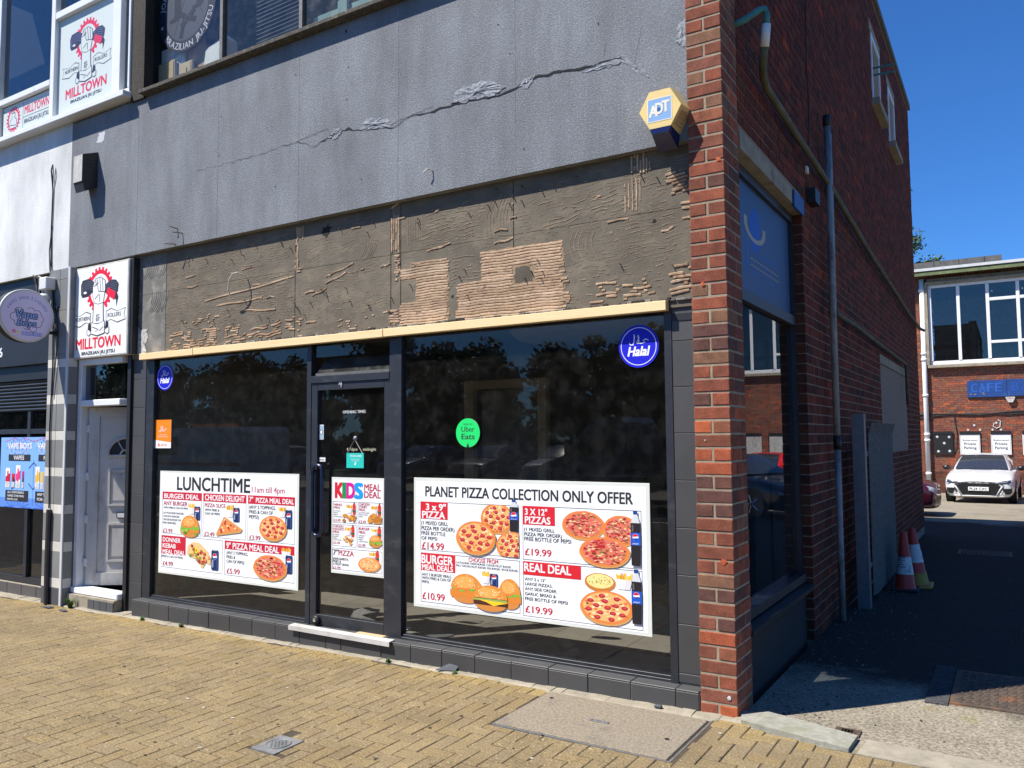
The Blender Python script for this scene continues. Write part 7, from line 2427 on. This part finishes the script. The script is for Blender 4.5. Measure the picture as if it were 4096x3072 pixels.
def make_car(label, paint, loc, rz, s=.93, plate=None, dark_lamps=True, wide_grille=True, hood_high=0.0, group=None, cat='car'):
    """hatchback, nose towards -Y, centred on x; length 4.35 m"""
    t = thing('parked_car', label, cat, loc, group)
    t.rotation_euler = (0, 0, rz)
    t.scale = (s, s, s)
    def put(m, nm, mat, parent=None, smooth=False, sub=False):
        me_o = m.build(nm, mat, None, smooth, base=(0, 0, 0))
        me_o.parent = parent or t
        if sub:
            md = me_o.modifiers.new('s', 'SUBSURF')
            md.levels = md.render_levels = 2
        return me_o
    hh = hood_high
    # lower body: bumper, bonnet, doors, tail
    def sec(w, zb, zs, zbelt, ztop, wt):
        return [(0, zb), (w * .80, zb), (w * .96, zb + .10), (w, zs), (w * .985, zbelt - .05), (wt + .02, zbelt), (wt * .93, ztop - .01), (wt * .5, ztop + .012), (0, ztop + .018)]
    st = [(-2.15, sec(.62, .24, .46, .62, .64, .56)), (-2.12, sec(.80, .19, .48, .68, .70, .66)), (-2.02, sec(.875, .17, .50, .74 + hh, .765 + hh, .74)), (-1.75, sec(.905, .17, .52, .80 + hh, .83 + hh, .79)), (-1.35, sec(.91, .19, .54, .86 + hh, .895 + hh, .80)),
          (-1.0, sec(.91, .19, .55, .90 + hh, .945 + hh, .80)), (-.72, sec(.91, .19, .56, .93 + hh, .965 + hh, .80)), (.2, sec(.915, .19, .57, .95 + hh, .97 + hh, .82)), (1.3, sec(.915, .20, .58, .97 + hh, .99 + hh, .80)), (1.9, sec(.89, .24, .60, .98 + hh, 1.0 + hh, .76)), (2.12, sec(.80, .30, .62, .95 + hh, .97 + hh, .68)), (2.18, sec(.62, .36, .62, .86, .88, .55))]
    body = put(loft(st, 9), 'body', paint, None, True, True)
    _w = bpy.data.objects.new('probe', body.data)
    _mod = _w.modifiers.new('s', 'SUBSURF')
    _mod.levels = _mod.render_levels = 2
    COL.objects.link(_w)
    dg = bpy.context.evaluated_depsgraph_get()
    _ev = _w.evaluated_get(dg)
    bvh = BVHTree.FromObject(_ev, dg)
    bpy.data.objects.remove(_w)
    def front(x, z, out=.006):
        h = bvh.ray_cast(Vector((x, -4.0, z)), Vector((0, 1, 0)))
        return (x, (h[0].y if h[0] is not None else -1.9) - out, z)
    def panel(outline, nm, mat, out=.006, parent=None):
        """front detail laid on the body surface: outline (x, z), filled as a fine strip grid"""
        m = MB()
        cx = sum(q[0] for q in outline) / len(outline)
        cz = sum(q[1] for q in outline) / len(outline)
        ring_ = []
        for i, (xa, za) in enumerate(outline):
            xb, zb = outline[(i + 1) % len(outline)]
            for j in range(5):
                ring_.append((xa + (xb - xa) * j / 5, za + (zb - za) * j / 5))
        k = len(ring_)
        vs = []
        for s_ in (1.0, .75, .5, .25):
            vs += [front(cx + (x - cx) * s_, cz + (z - cz) * s_, out) for x, z in ring_]
        vs.append(front(cx, cz, out))
        fs = [(a * k + i, a * k + (i + 1) % k, (a + 1) * k + (i + 1) % k, (a + 1) * k + i) for a in range(3) for i in range(k)] + [(3 * k + i, 3 * k + (i + 1) % k, 4 * k) for i in range(k)]
        m.add(vs, fs)
        return put(m, nm, mat, parent)
    # greenhouse
    def gsec(wb, zb, wt, zt):
        return [(0, zb), (wb, zb), (wb * .97, zb + (zt - zb) * .35), (wt, zt - .035), (wt * .86, zt), (0, zt + .015)]
    zt = 1.43 + hh * .5
    gs = [(-1.02, gsec(.74, .93 + hh, .70, .955 + hh)), (-.98, gsec(.76, .93 + hh, .72, .965 + hh)), (-.62, gsec(.79, .93 + hh, .64, 1.22 + hh * .7)), (-.22, gsec(.81, .94 + hh, .585, zt - .03)), (.1, gsec(.82, .94 + hh, .585, zt)), (.9, gsec(.81, .96 + hh, .585, zt - .005)), (1.45, gsec(.78, .97 + hh, .56, zt - .06)), (1.80, gsec(.72, .97 + hh, .56, 1.22)), (2.0, gsec(.66, .95 + hh, .58, 1.0 + hh))]
    gh = put(loft(gs, 6), 'greenhouse', paint, None, True, True)
    _w = bpy.data.objects.new('probe', gh.data)
    _mod = _w.modifiers.new('s', 'SUBSURF')
    _mod.levels = _mod.render_levels = 2
    COL.objects.link(_w)
    dg = bpy.context.evaluated_depsgraph_get()
    gbvh = BVHTree.FromObject(_w.evaluated_get(dg), dg)
    bpy.data.objects.remove(_w)
    def side_glass(outline, sx):
        m = MB()
        cy = sum(q[0] for q in outline) / len(outline)
        cz = sum(q[1] for q in outline) / len(outline)
        ring_ = []
        for i, (ya, za) in enumerate(outline):
            yb, zb = outline[(i + 1) % len(outline)]
            ring_ += [(ya + (yb - ya) * j / 5, za + (zb - za) * j / 5) for j in range(5)]
        def hit(y, z):
            h = gbvh.ray_cast(Vector((sx * 3.0, y, z)), Vector((-sx, 0, 0)))
            return ((h[0].x if h[0] is not None else sx * .7) + sx * .005, y, z)
        k_ = len(ring_)
        vs = []
        for s_ in (1.0, .7, .4):
            vs += [hit(cy + (y - cy) * s_, cz + (z - cz) * s_) for y, z in ring_]
        vs.append(hit(cy, cz))
        m.add(vs, [(a * k_ + i, a * k_ + (i + 1) % k_, (a + 1) * k_ + (i + 1) % k_, (a + 1) * k_ + i) for a in range(2) for i in range(k_)] + [(2 * k_ + i, 2 * k_ + (i + 1) % k_, 3 * k_) for i in range(k_)])
        return put(m, 'side_window', 'car_lamp_dark', gh)
    # windscreen and side glass as panels just proud of the greenhouse
    def pane(pts, nm='pane', mat='car_trim', th=.004):
        return put(MB().poly(pts), nm, mat, gh)
    W = [(-.70, -1.005, .975 + hh), (.70, -1.005, .975 + hh), (.615, -.585, 1.225 + hh * .7), (.545, -.275, zt - .045), (-.545, -.275, zt - .045), (-.615, -.585, 1.225 + hh * .7)]
    put(MB().add(W + [(0, -1.06, .985 + hh), (0, -.30, zt - .028), (0, -.62, 1.262 + hh * .7)], [(0, 6, 8, 5), (6, 1, 2, 8), (5, 8, 7, 4), (8, 2, 3, 7)]), 'windscreen', 'car_lamp_dark', gh, True)
    for sx in (-1, 1):
        side_glass([(-.58, 1.0 + hh), (.1, 1.01 + hh), (1.2, 1.04 + hh), (1.15, zt - .12), (.1, zt - .10), (-.18, zt - .13)], sx)
        # mirrors
        put(MB().lathe([(0, -.10), (.05, -.09), (.075, -.03), (.08, .04), (.06, .09), (0, .10)], (sx * 1.0, -.50, 1.0 + hh), 'x', 14), 'mirror', 'car_trim', None, True)
        put(MB().tube([(sx * .86, -.50, .96 + hh), (sx * .98, -.50, .985 + hh)], .022, 8), 'mirror_arm', 'car_trim')
        # lamps
        lm = 'car_lamp_dark' if dark_lamps else 'car_lamp'
        if dark_lamps:
            panel([(sx * .36, .60), (sx * .62, .675), (sx * .84, .705), (sx * .86, .60), (sx * .80, .545), (sx * .76, .60), (sx * .55, .585)], 'headlamp', lm, .008)
            panel([(sx * .42, .612), (sx * .74, .668), (sx * .74, .652), (sx * .42, .600)], 'lamp_strip', 'car_lamp', .016)
            panel([(sx * .76, .60), (sx * .84, .62), (sx * .84, .57), (sx * .79, .555)], 'lamp_lens', 'car_lamp', .016)
            panel([(sx * .60, .46), (sx * .83, .46), (sx * .84, .33), (sx * .74, .285), (sx * .66, .30)], 'intake', 'car_trim', .010)
        else:
            panel([(sx * .50, .58), (sx * .66, .66 + hh), (sx * .82, .72 + hh), (sx * .85, .62), (sx * .74, .53), (sx * .60, .52)], 'headlamp', lm, .008)
            panel([(sx * .58, .42), (sx * .78, .42), (sx * .76, .32), (sx * .60, .32)], 'intake', 'car_trim', .008)
        # wheels
        for y in (-1.32, 1.28):
            w = put(MB().lathe([(.19, -.10), (.29, -.11), (.325, -.09), (.335, 0), (.325, .09), (.29, .11), (.19, .10)], (sx * .80, y, .325), 'x', 28), 'wheel', 'rubber', None, True)
            rim = MB().lathe([(0, sx * .095), (.06, sx * .10), (.20, sx * .085), (.225, sx * .11)], (sx * .80, y, .325), 'x', 24)
            put(rim, 'rim', 'car_trim', w)
            for a in range(5):
                an = a * 2 * pi / 5
                put(MB().tube([(sx * .905, y + .03 * cos(an), .325 + .03 * sin(an)), (sx * .90, y + .215 * cos(an), .325 + .215 * sin(an))], .022, 6), 'spoke', 'chrome', w)
            put(MB().lathe([(0, sx * .113), (.355, sx * .113)], (sx * .80, y, .335), 'x', 24), 'wheel_arch', 'car_trim')
    # grille, number plate, lower lip
    if wide_grille:
        g = panel([(-.46, .605), (-.56, .52), (-.42, .255), (.42, .255), (.56, .52), (.46, .605)], 'grille', 'car_trim', .010)
        for i in range(7):
            z = .285 + i * .046
            hw = .43 + (z - .26) * .48 if z < .52 else .52
            put(MB().tube([front(hw * q, z, .013) for q in (-1, -.6, -.2, .2, .6, 1)], .005, 5), 'grille_bar', 'rubber', g)
        for sx in (-1, 1):
            put(MB().tube([front(sx * .60, .52, .014), front(sx * .535, .42, .014), front(sx * .46, .27, .014)], .020, 6), 'grille_surround', paint, None, True)
        for i in range(4):
            c = -.09 + .06 * i
            put(MB().tube([front(c + .042 * cos(q), .563 + .042 * sin(q), .02) for q in (2 * pi * j / 14 for j in range(15))], .006, 5, False), 'badge_ring', 'black_frame', g)
    else:
        g = panel([(-.42, .40), (.42, .40), (.46, .27), (-.46, .27)], 'grille', 'car_trim', .008)
        panel([(-.30, .58), (.30, .58), (.30, .53), (-.30, .53)], 'upper_grille', 'car_trim', .008)
    put(MB().tube([front(q, .235, .004) for q in (-.76, -.6, -.3, 0, .3, .6, .76)], .022, 6), 'lip', paint, None, True)
    if plate:
        pz = .385
        py = front(0, pz + .05, .045)[1]
        pt = put(MB().cbox(-.26, .26, py, py + .012, pz, pz + .112, .004), 'number_plate', 'plate_white')
        p = Print((-.26, py - .001, pz), (1, 0, 0), (0, 0, 1), (0, -1, 0), .002)
        p.text(plate, .035, .020, .485, .072, K, 0, .02)
        put(p.mb, 'registration', 'print', pt)
    return t
make_car('white hatchback with black honeycomb grille parked facing the camera under the signs', 'car_white', (.585, 22.18, zyard(21.0) - .0), radians(-3.0), .90, 'PL24 CXC')
make_car('dark maroon car whose nose shows past the far building corner', 'car_maroon', (-2.02, 15.1, zyard(14.9)), radians(90), .90, None, False, False)
make_car('red hatchback in the yard reflected in the side shop window', 'car_red', (5.1, 21.5, zyard(21.5)), radians(4), .90, None, False, False, .06)
make_car('black car in the yard reflected low in the side shop window', 'car_black', (3.75, 13.6, zyard(13.6)), radians(-62), .90, None, True, True)

# ------------------------------------------------------------------ trees
def make_tree(name, label, loc, h, crown, n_leaf, seed, leaf=.16, lo=.28, droop=0.0, cols=None, group=None):
    """tapered trunk, forking limbs, and leaf-sized faces in clumps through the crown"""
    rg = random.Random(seed)
    t = thing(name, label, 'tree', loc, group)
    cols = cols or [(0.030, 0.060, 0.014), (0.045, 0.085, 0.020), (0.060, 0.105, 0.026), (0.036, 0.068, 0.020)]
    m = MB()
    tips = []
    path = [Vector((0, 0, -.3))]
    for i in range(1, 7):
        path.append(Vector((rg.uniform(-.06, .06) * h * .1, rg.uniform(-.06, .06) * h * .1, h * .75 * i / 6)))
    r0 = h * .022
    m.tube(path, [r0 * (1.25 - .17 * i) for i in range(7)], 8)
    for b in range(16):
        f = lo * .8 + (.85 - lo) * b / 15
        base = path[0].lerp(path[-1], min(1, f * 1.25))
        a = b * 2.4 + rg.uniform(-.4, .4)
        L = crown * rg.uniform(.6, .98) * (1.0 - .45 * max(0, f - .5))
        p1 = base + Vector((cos(a) * L * .5, sin(a) * L * .5, L * .30))
        p2 = base + Vector((cos(a) * L, sin(a) * L, L * .42 - droop * L * .4))
        m.tube([base, p1, p2], [r0 * .45, r0 * .28, r0 * .10], 6)
        tips += [p1, p2, p1.lerp(p2, .5)]
        for s in range(3):
            a2 = a + rg.uniform(-1, 1)
            q = p1.lerp(p2, rg.random()) + Vector((cos(a2), sin(a2), rg.uniform(-.3, .6))) * L * .35
            m.tube([p1.lerp(p2, .4), q], [r0 * .16, r0 * .05], 5)
            tips.append(q)
    tips.append(path[-1] + Vector((0, 0, h * .2)))
    m.build('trunk', 'bark', None, True, base=(0, 0, 0)).parent = t
    c = MB()
    per = max(1, n_leaf // len(tips))
    for tp in tips:
        R = crown * rg.uniform(.16, .34)
        base_c = rg.choice(cols)
        for i in range(per):
            d = Vector((rg.gauss(0, 1), rg.gauss(0, 1), rg.gauss(0, .8)))
            d = d.normalized() * R * rg.random() ** .45
            if droop:
                d.z -= droop * rg.random() * R * 2.4
            o = tp + d
            u = Vector((rg.gauss(0, 1), rg.gauss(0, 1), rg.gauss(0, 1))).normalized()
            v = u.orthogonal().normalized()
            w = u.cross(v)
            s = leaf * rg.uniform(.6, 1.3)
            k = rg.uniform(.7, 1.3)
            c.cur = (base_c[0] * k, base_c[1] * k, base_c[2] * k)
            c.add([o - v * s * .5, o + w * s * .28, o + v * s * .5, o - w * s * .28], [(0, 1, 2, 3)])
    c.build('crown', 'leafy', None, False, base=(0, 0, 0)).parent = t
    return t
make_tree('birch_tree', 'slender birch rising behind the rear building beside the shop corner', (-2.05, 30.5, -.4), 12.4, 1.5, 9000, 5, .13, .35, .5, [(0.06, 0.10, 0.030), (0.085, 0.13, 0.04), (0.11, 0.15, 0.06)])
# row of trees over the road (seen in the shop windows)
_t0 = make_tree('street_tree', 'broad leafy tree across the road reflected in the right shop window', (-9.5, -27, 0), 6.1, 2.7, 15000, 41, .30, .25, 0, None, 'trees across the road')
_spots = [(-15.0, -29, 1.00, .6, 'tall tree across the road reflected left of the sky gap'), (-21, -27.5, .95, 2.1, 'tree across the road reflected behind the green sticker'), (-27.0, -30, 1.15, 3.3, 'tree across the road reflected above the shop door'), (-33.5, -28, 1.0, 4.0, 'tree across the road reflected at the right of the left window'), (-40, -30, 1.1, 5.2, 'tree across the road reflected in the middle of the left window'), (-47, -28, 1.0, 1.2, 'tree across the road reflected over the lunchtime poster'),
          (-55, -31, 1.2, 2.2, 'tree across the road reflected at the left edge of the left window'), (-3.0, -30, .92, 3.0, 'tree across the road reflected at the right end of the right window'), (4.5, -29, 1.0, .3, 'tree across the road behind the photographer to the right'), (-64, -29, 1.1, .9, 'farthest tree down the road reflected in the vape shop window')]
for (x, y, s, rz, lab) in _spots:
    o = copy_tree(_t0)
    o.location = (x, y, 0)
    o.rotation_euler = (0, 0, rz)
    o.scale = (s, s, s)
    o['label'] = lab
# low dark hedge mass behind the car park
_m = MB()
_rg = random.Random(4)
for i in range(26000):
    x = _rg.uniform(-90, 30)
    z = _rg.random() ** .8 * (1.9 + .4 * sin(x * .5) + .3 * sin(x * 1.3))
    y = -27.0 - _rg.uniform(0, 1.6)
    s = _rg.uniform(.12, .30)
    u = Vector((_rg.gauss(0, 1), _rg.gauss(0, 1), _rg.gauss(0, 1))).normalized()
    v = u.orthogonal().normalized()
    w = u.cross(v)
    k = _rg.uniform(.6, 1.2)
    _m.cur = (.030 * k, .055 * k, .016 * k)
    o = Vector((x, y, z))
    _m.add([o - v * s, o + w * s * .6, o + v * s, o - w * s * .6], [(0, 1, 2, 3)])
_o = _m.build('hedge', 'leafy')
tag(_o, 'continuous dark hedge along the far side of the car park', 'hedge', kind='stuff')

# ------------------------------------------------------------------ vehicles across the road, seen only as reflections
def wheel(t, x, y, r=.34, w=.22, z=-.16):
    o = MB().lathe([(r * .5, -w / 2), (r * .9, -w / 2), (r, -w / 4), (r, w / 4), (r * .9, w / 2), (r * .5, w / 2)], (x, y, z + r), 'y', 22).build('wheel', 'rubber', t, True)
    MB().lathe([(0, w / 2 + .004), (r * .55, w / 2 + .004)], (x, y, z + r), 'y', 18).build('rim', 'chrome', o)
def cab_side(x, y0, y1, pts, nm, mat, t, smooth=False):
    return MB().prism([(x + a, y0, b) for a, b in pts], (0, y1 - y0, 0)).build(nm, mat, t, smooth)
# flatbed truck, bonnet to the left
t = thing('flatbed_truck', 'grey flatbed truck parked across the road, reflected in the right window', 'truck', (-6.0, -12.7, -.16))
X = -8.35
cab_side(X, -13.55, -11.75, [(0.0, .18), (.02, .62), (.12, .78), (.95, 1.08), (1.55, 1.78), (1.72, 1.88), (2.35, 1.92), (2.45, 1.80), (2.47, .18)], 'cab', 'truck_grey', t)
for y in (-11.745, -13.555):
    MB().poly([(X + a, y, b) for a, b in ((1.12, 1.12), (1.62, 1.70), (2.22, 1.72), (2.24, 1.08), (1.3, 1.06))]).build('cab_window', 'car_lamp_dark', t)
MB().poly([(X + .98, -13.4, 1.09), (X + .98, -11.9, 1.09), (X + 1.54, -11.95, 1.76), (X + 1.54, -13.35, 1.76)]).build('windscreen', 'car_lamp_dark', t)
part_box('headlamp', 'car_lamp', t, X - .012, X + .05, -11.98, -11.78, .52, .70)
part_box('mirror', 'car_trim', t, X + 1.05, X + 1.15, -11.72, -11.55, 1.08, 1.42)
part_box('flatbed', 'galvanised', t, X + 2.55, X + 5.9, -13.6, -11.7, .62, .74)
part_box('headboard', 'galvanised', t, X + 2.52, X + 2.60, -13.6, -11.7, .745, 1.65)
for i in range(3):
    part_box('dropside', 'rough_steel', t, X + 2.62 + i * 1.09, X + 3.68 + i * 1.09, -11.76, -11.72, .745, 1.10)
part_box('chassis', 'car_trim', t, X + 1.0, X + 5.8, -13.0, -12.3, .32, .60)
for x in (X + .72, X + 4.7):
    for y in (-11.95, -13.35):
        wheel(t, x, y)
# white van with amber beacon bar
t = thing('white_van', 'white van with amber beacon bar parked across the road, reflected in the left window', 'van', (-21.0, -12.7, -.16))
X = -23.4
cab_side(X, -13.65, -11.75, [(0.0, .12), (.0, .62), (.12, .80), (.85, 1.00), (1.45, 1.72), (1.75, 1.86), (4.95, 1.88), (5.05, 1.70), (5.08, .12)], 'body', 'van_white', t)
for y in (-11.745, -13.655):
    MB().poly([(X + a, y, b) for a, b in ((1.0, 1.02), (1.5, 1.58), (2.05, 1.60), (2.08, 1.0))]).build('side_window', 'car_lamp_dark', t)
MB().poly([(X + .90, -13.5, 1.02), (X + .90, -11.9, 1.02), (X + 1.43, -11.95, 1.68), (X + 1.43, -13.45, 1.68)]).build('windscreen', 'car_lamp_dark', t)
bb = part_box('beacon_bar', 'amber', t, X + 1.9, X + 3.4, -13.0, -12.4, 1.90, 2.0)
part_box('red_stripe', 'car_red', t, X + .9, X + 5.0, -11.748, -11.744, .70, .78)
part_box('bumper', 'car_trim', t, X - .05, X + .10, -13.6, -11.8, .12, .42)
part_box('rear_door_seam', 'car_trim', t, X + 2.18, X + 2.20, -11.752, -11.745, .3, 1.7)
for x in (X + .85, X + 4.1):
    for y in (-11.95, -13.45):
        wheel(t, x, y)
# parked cars under the trees
for i, (x, c, lab) in enumerate(((-12.0, 'car_silver', 'silver car parked under the trees, reflected beside the truck'), (-15.0, 'car_black', 'black car parked under the trees, reflected below the green sticker'), (-18.2, 'car_blue', 'blue car parked under the trees, reflected left of the green sticker'), (-26.5, 'car_silver', 'silver car parked under the trees, reflected behind the shop door'))):
    make_car(lab, c, (x, -20.5, -.10), radians(180 + (i * 3 - 4)), .92, None, False, False, 0, 'cars parked under the trees')

# ------------------------------------------------------------------ weeds and litter at the foot of the shop front
def weed(label, x, y, n, h, seed):
    rg = random.Random(seed)
    m = MB()
    z = zg(x)
    for i in range(n):
        a = rg.uniform(0, 6.28)
        L = h * rg.uniform(.5, 1.2)
        r = L * rg.uniform(.3, .9)
        b = Vector((x + rg.uniform(-.012, .012), y + rg.uniform(-.012, .012), z))
        d = Vector((cos(a) * r, sin(a) * r, L))
        s = Vector((-sin(a), cos(a), 0)) * .0022
        k = rg.uniform(.7, 1.4)
        m.cur = (.05 * k, .12 * k, .015 * k)
        mid = b + d * .55 + Vector((0, 0, L * .18))
        m.add([b - s, b + s, mid + s, mid - s, b + d], [(0, 1, 2, 3), (3, 2, 4)])
    tag(m.build('weed_tuft', 'leafy'), label, 'weed', 'weeds along the shop front')
weed('large green grass tuft beside the striped pilaster', -6.10, -.055, 90, .085, 1)
weed('small weed at the left end of the dark plinth', -5.02, -.055, 36, .028, 2)
weed('low yellow-green weed along the plinth below the lunchtime poster', -4.50, -.055, 44, .030, 3)
weed('small weed below the right end of the white step strip', -2.33, -.05, 36, .026, 4)
weed('flat weed in the mortar below the collection offer poster', -1.78, -.055, 30, .018, 5)
for (x, y, a, lab) in ((-6.30, -.16, .2, 'flat triangular slate flake on the paving by the striped pilaster'), (-6.02, -.17, -.2, 'long slate flake on the paving in front of the doorstep'), (-1.86, -.03, .4, 'black slate flake leaning on the plinth tiles')):
    c, s = cos(a), sin(a)
    q = [(-.07, -.012), (.06, -.02), (.085, .01), (.01, .028)]
    m = MB()
    lift = .03 if x > -3 else .004
    m.prism([(x + u * c - v * s, y + u * s + v * c, zg(x) + .008 + (lift if v > 0 else 0)) for u, v in q], (0, 0, .004))
    tag(m.build('slate_flake', 'slate_piece'), lab, 'slate flake', 'slate flakes on the pavement')
tag(MB().cbox(-.44, -.395, -.07, -.045, .004, .022, .006).build('stone_chip', 'slate_piece'), 'dark stone chip lying on the edge of the large inspection cover', 'stone')
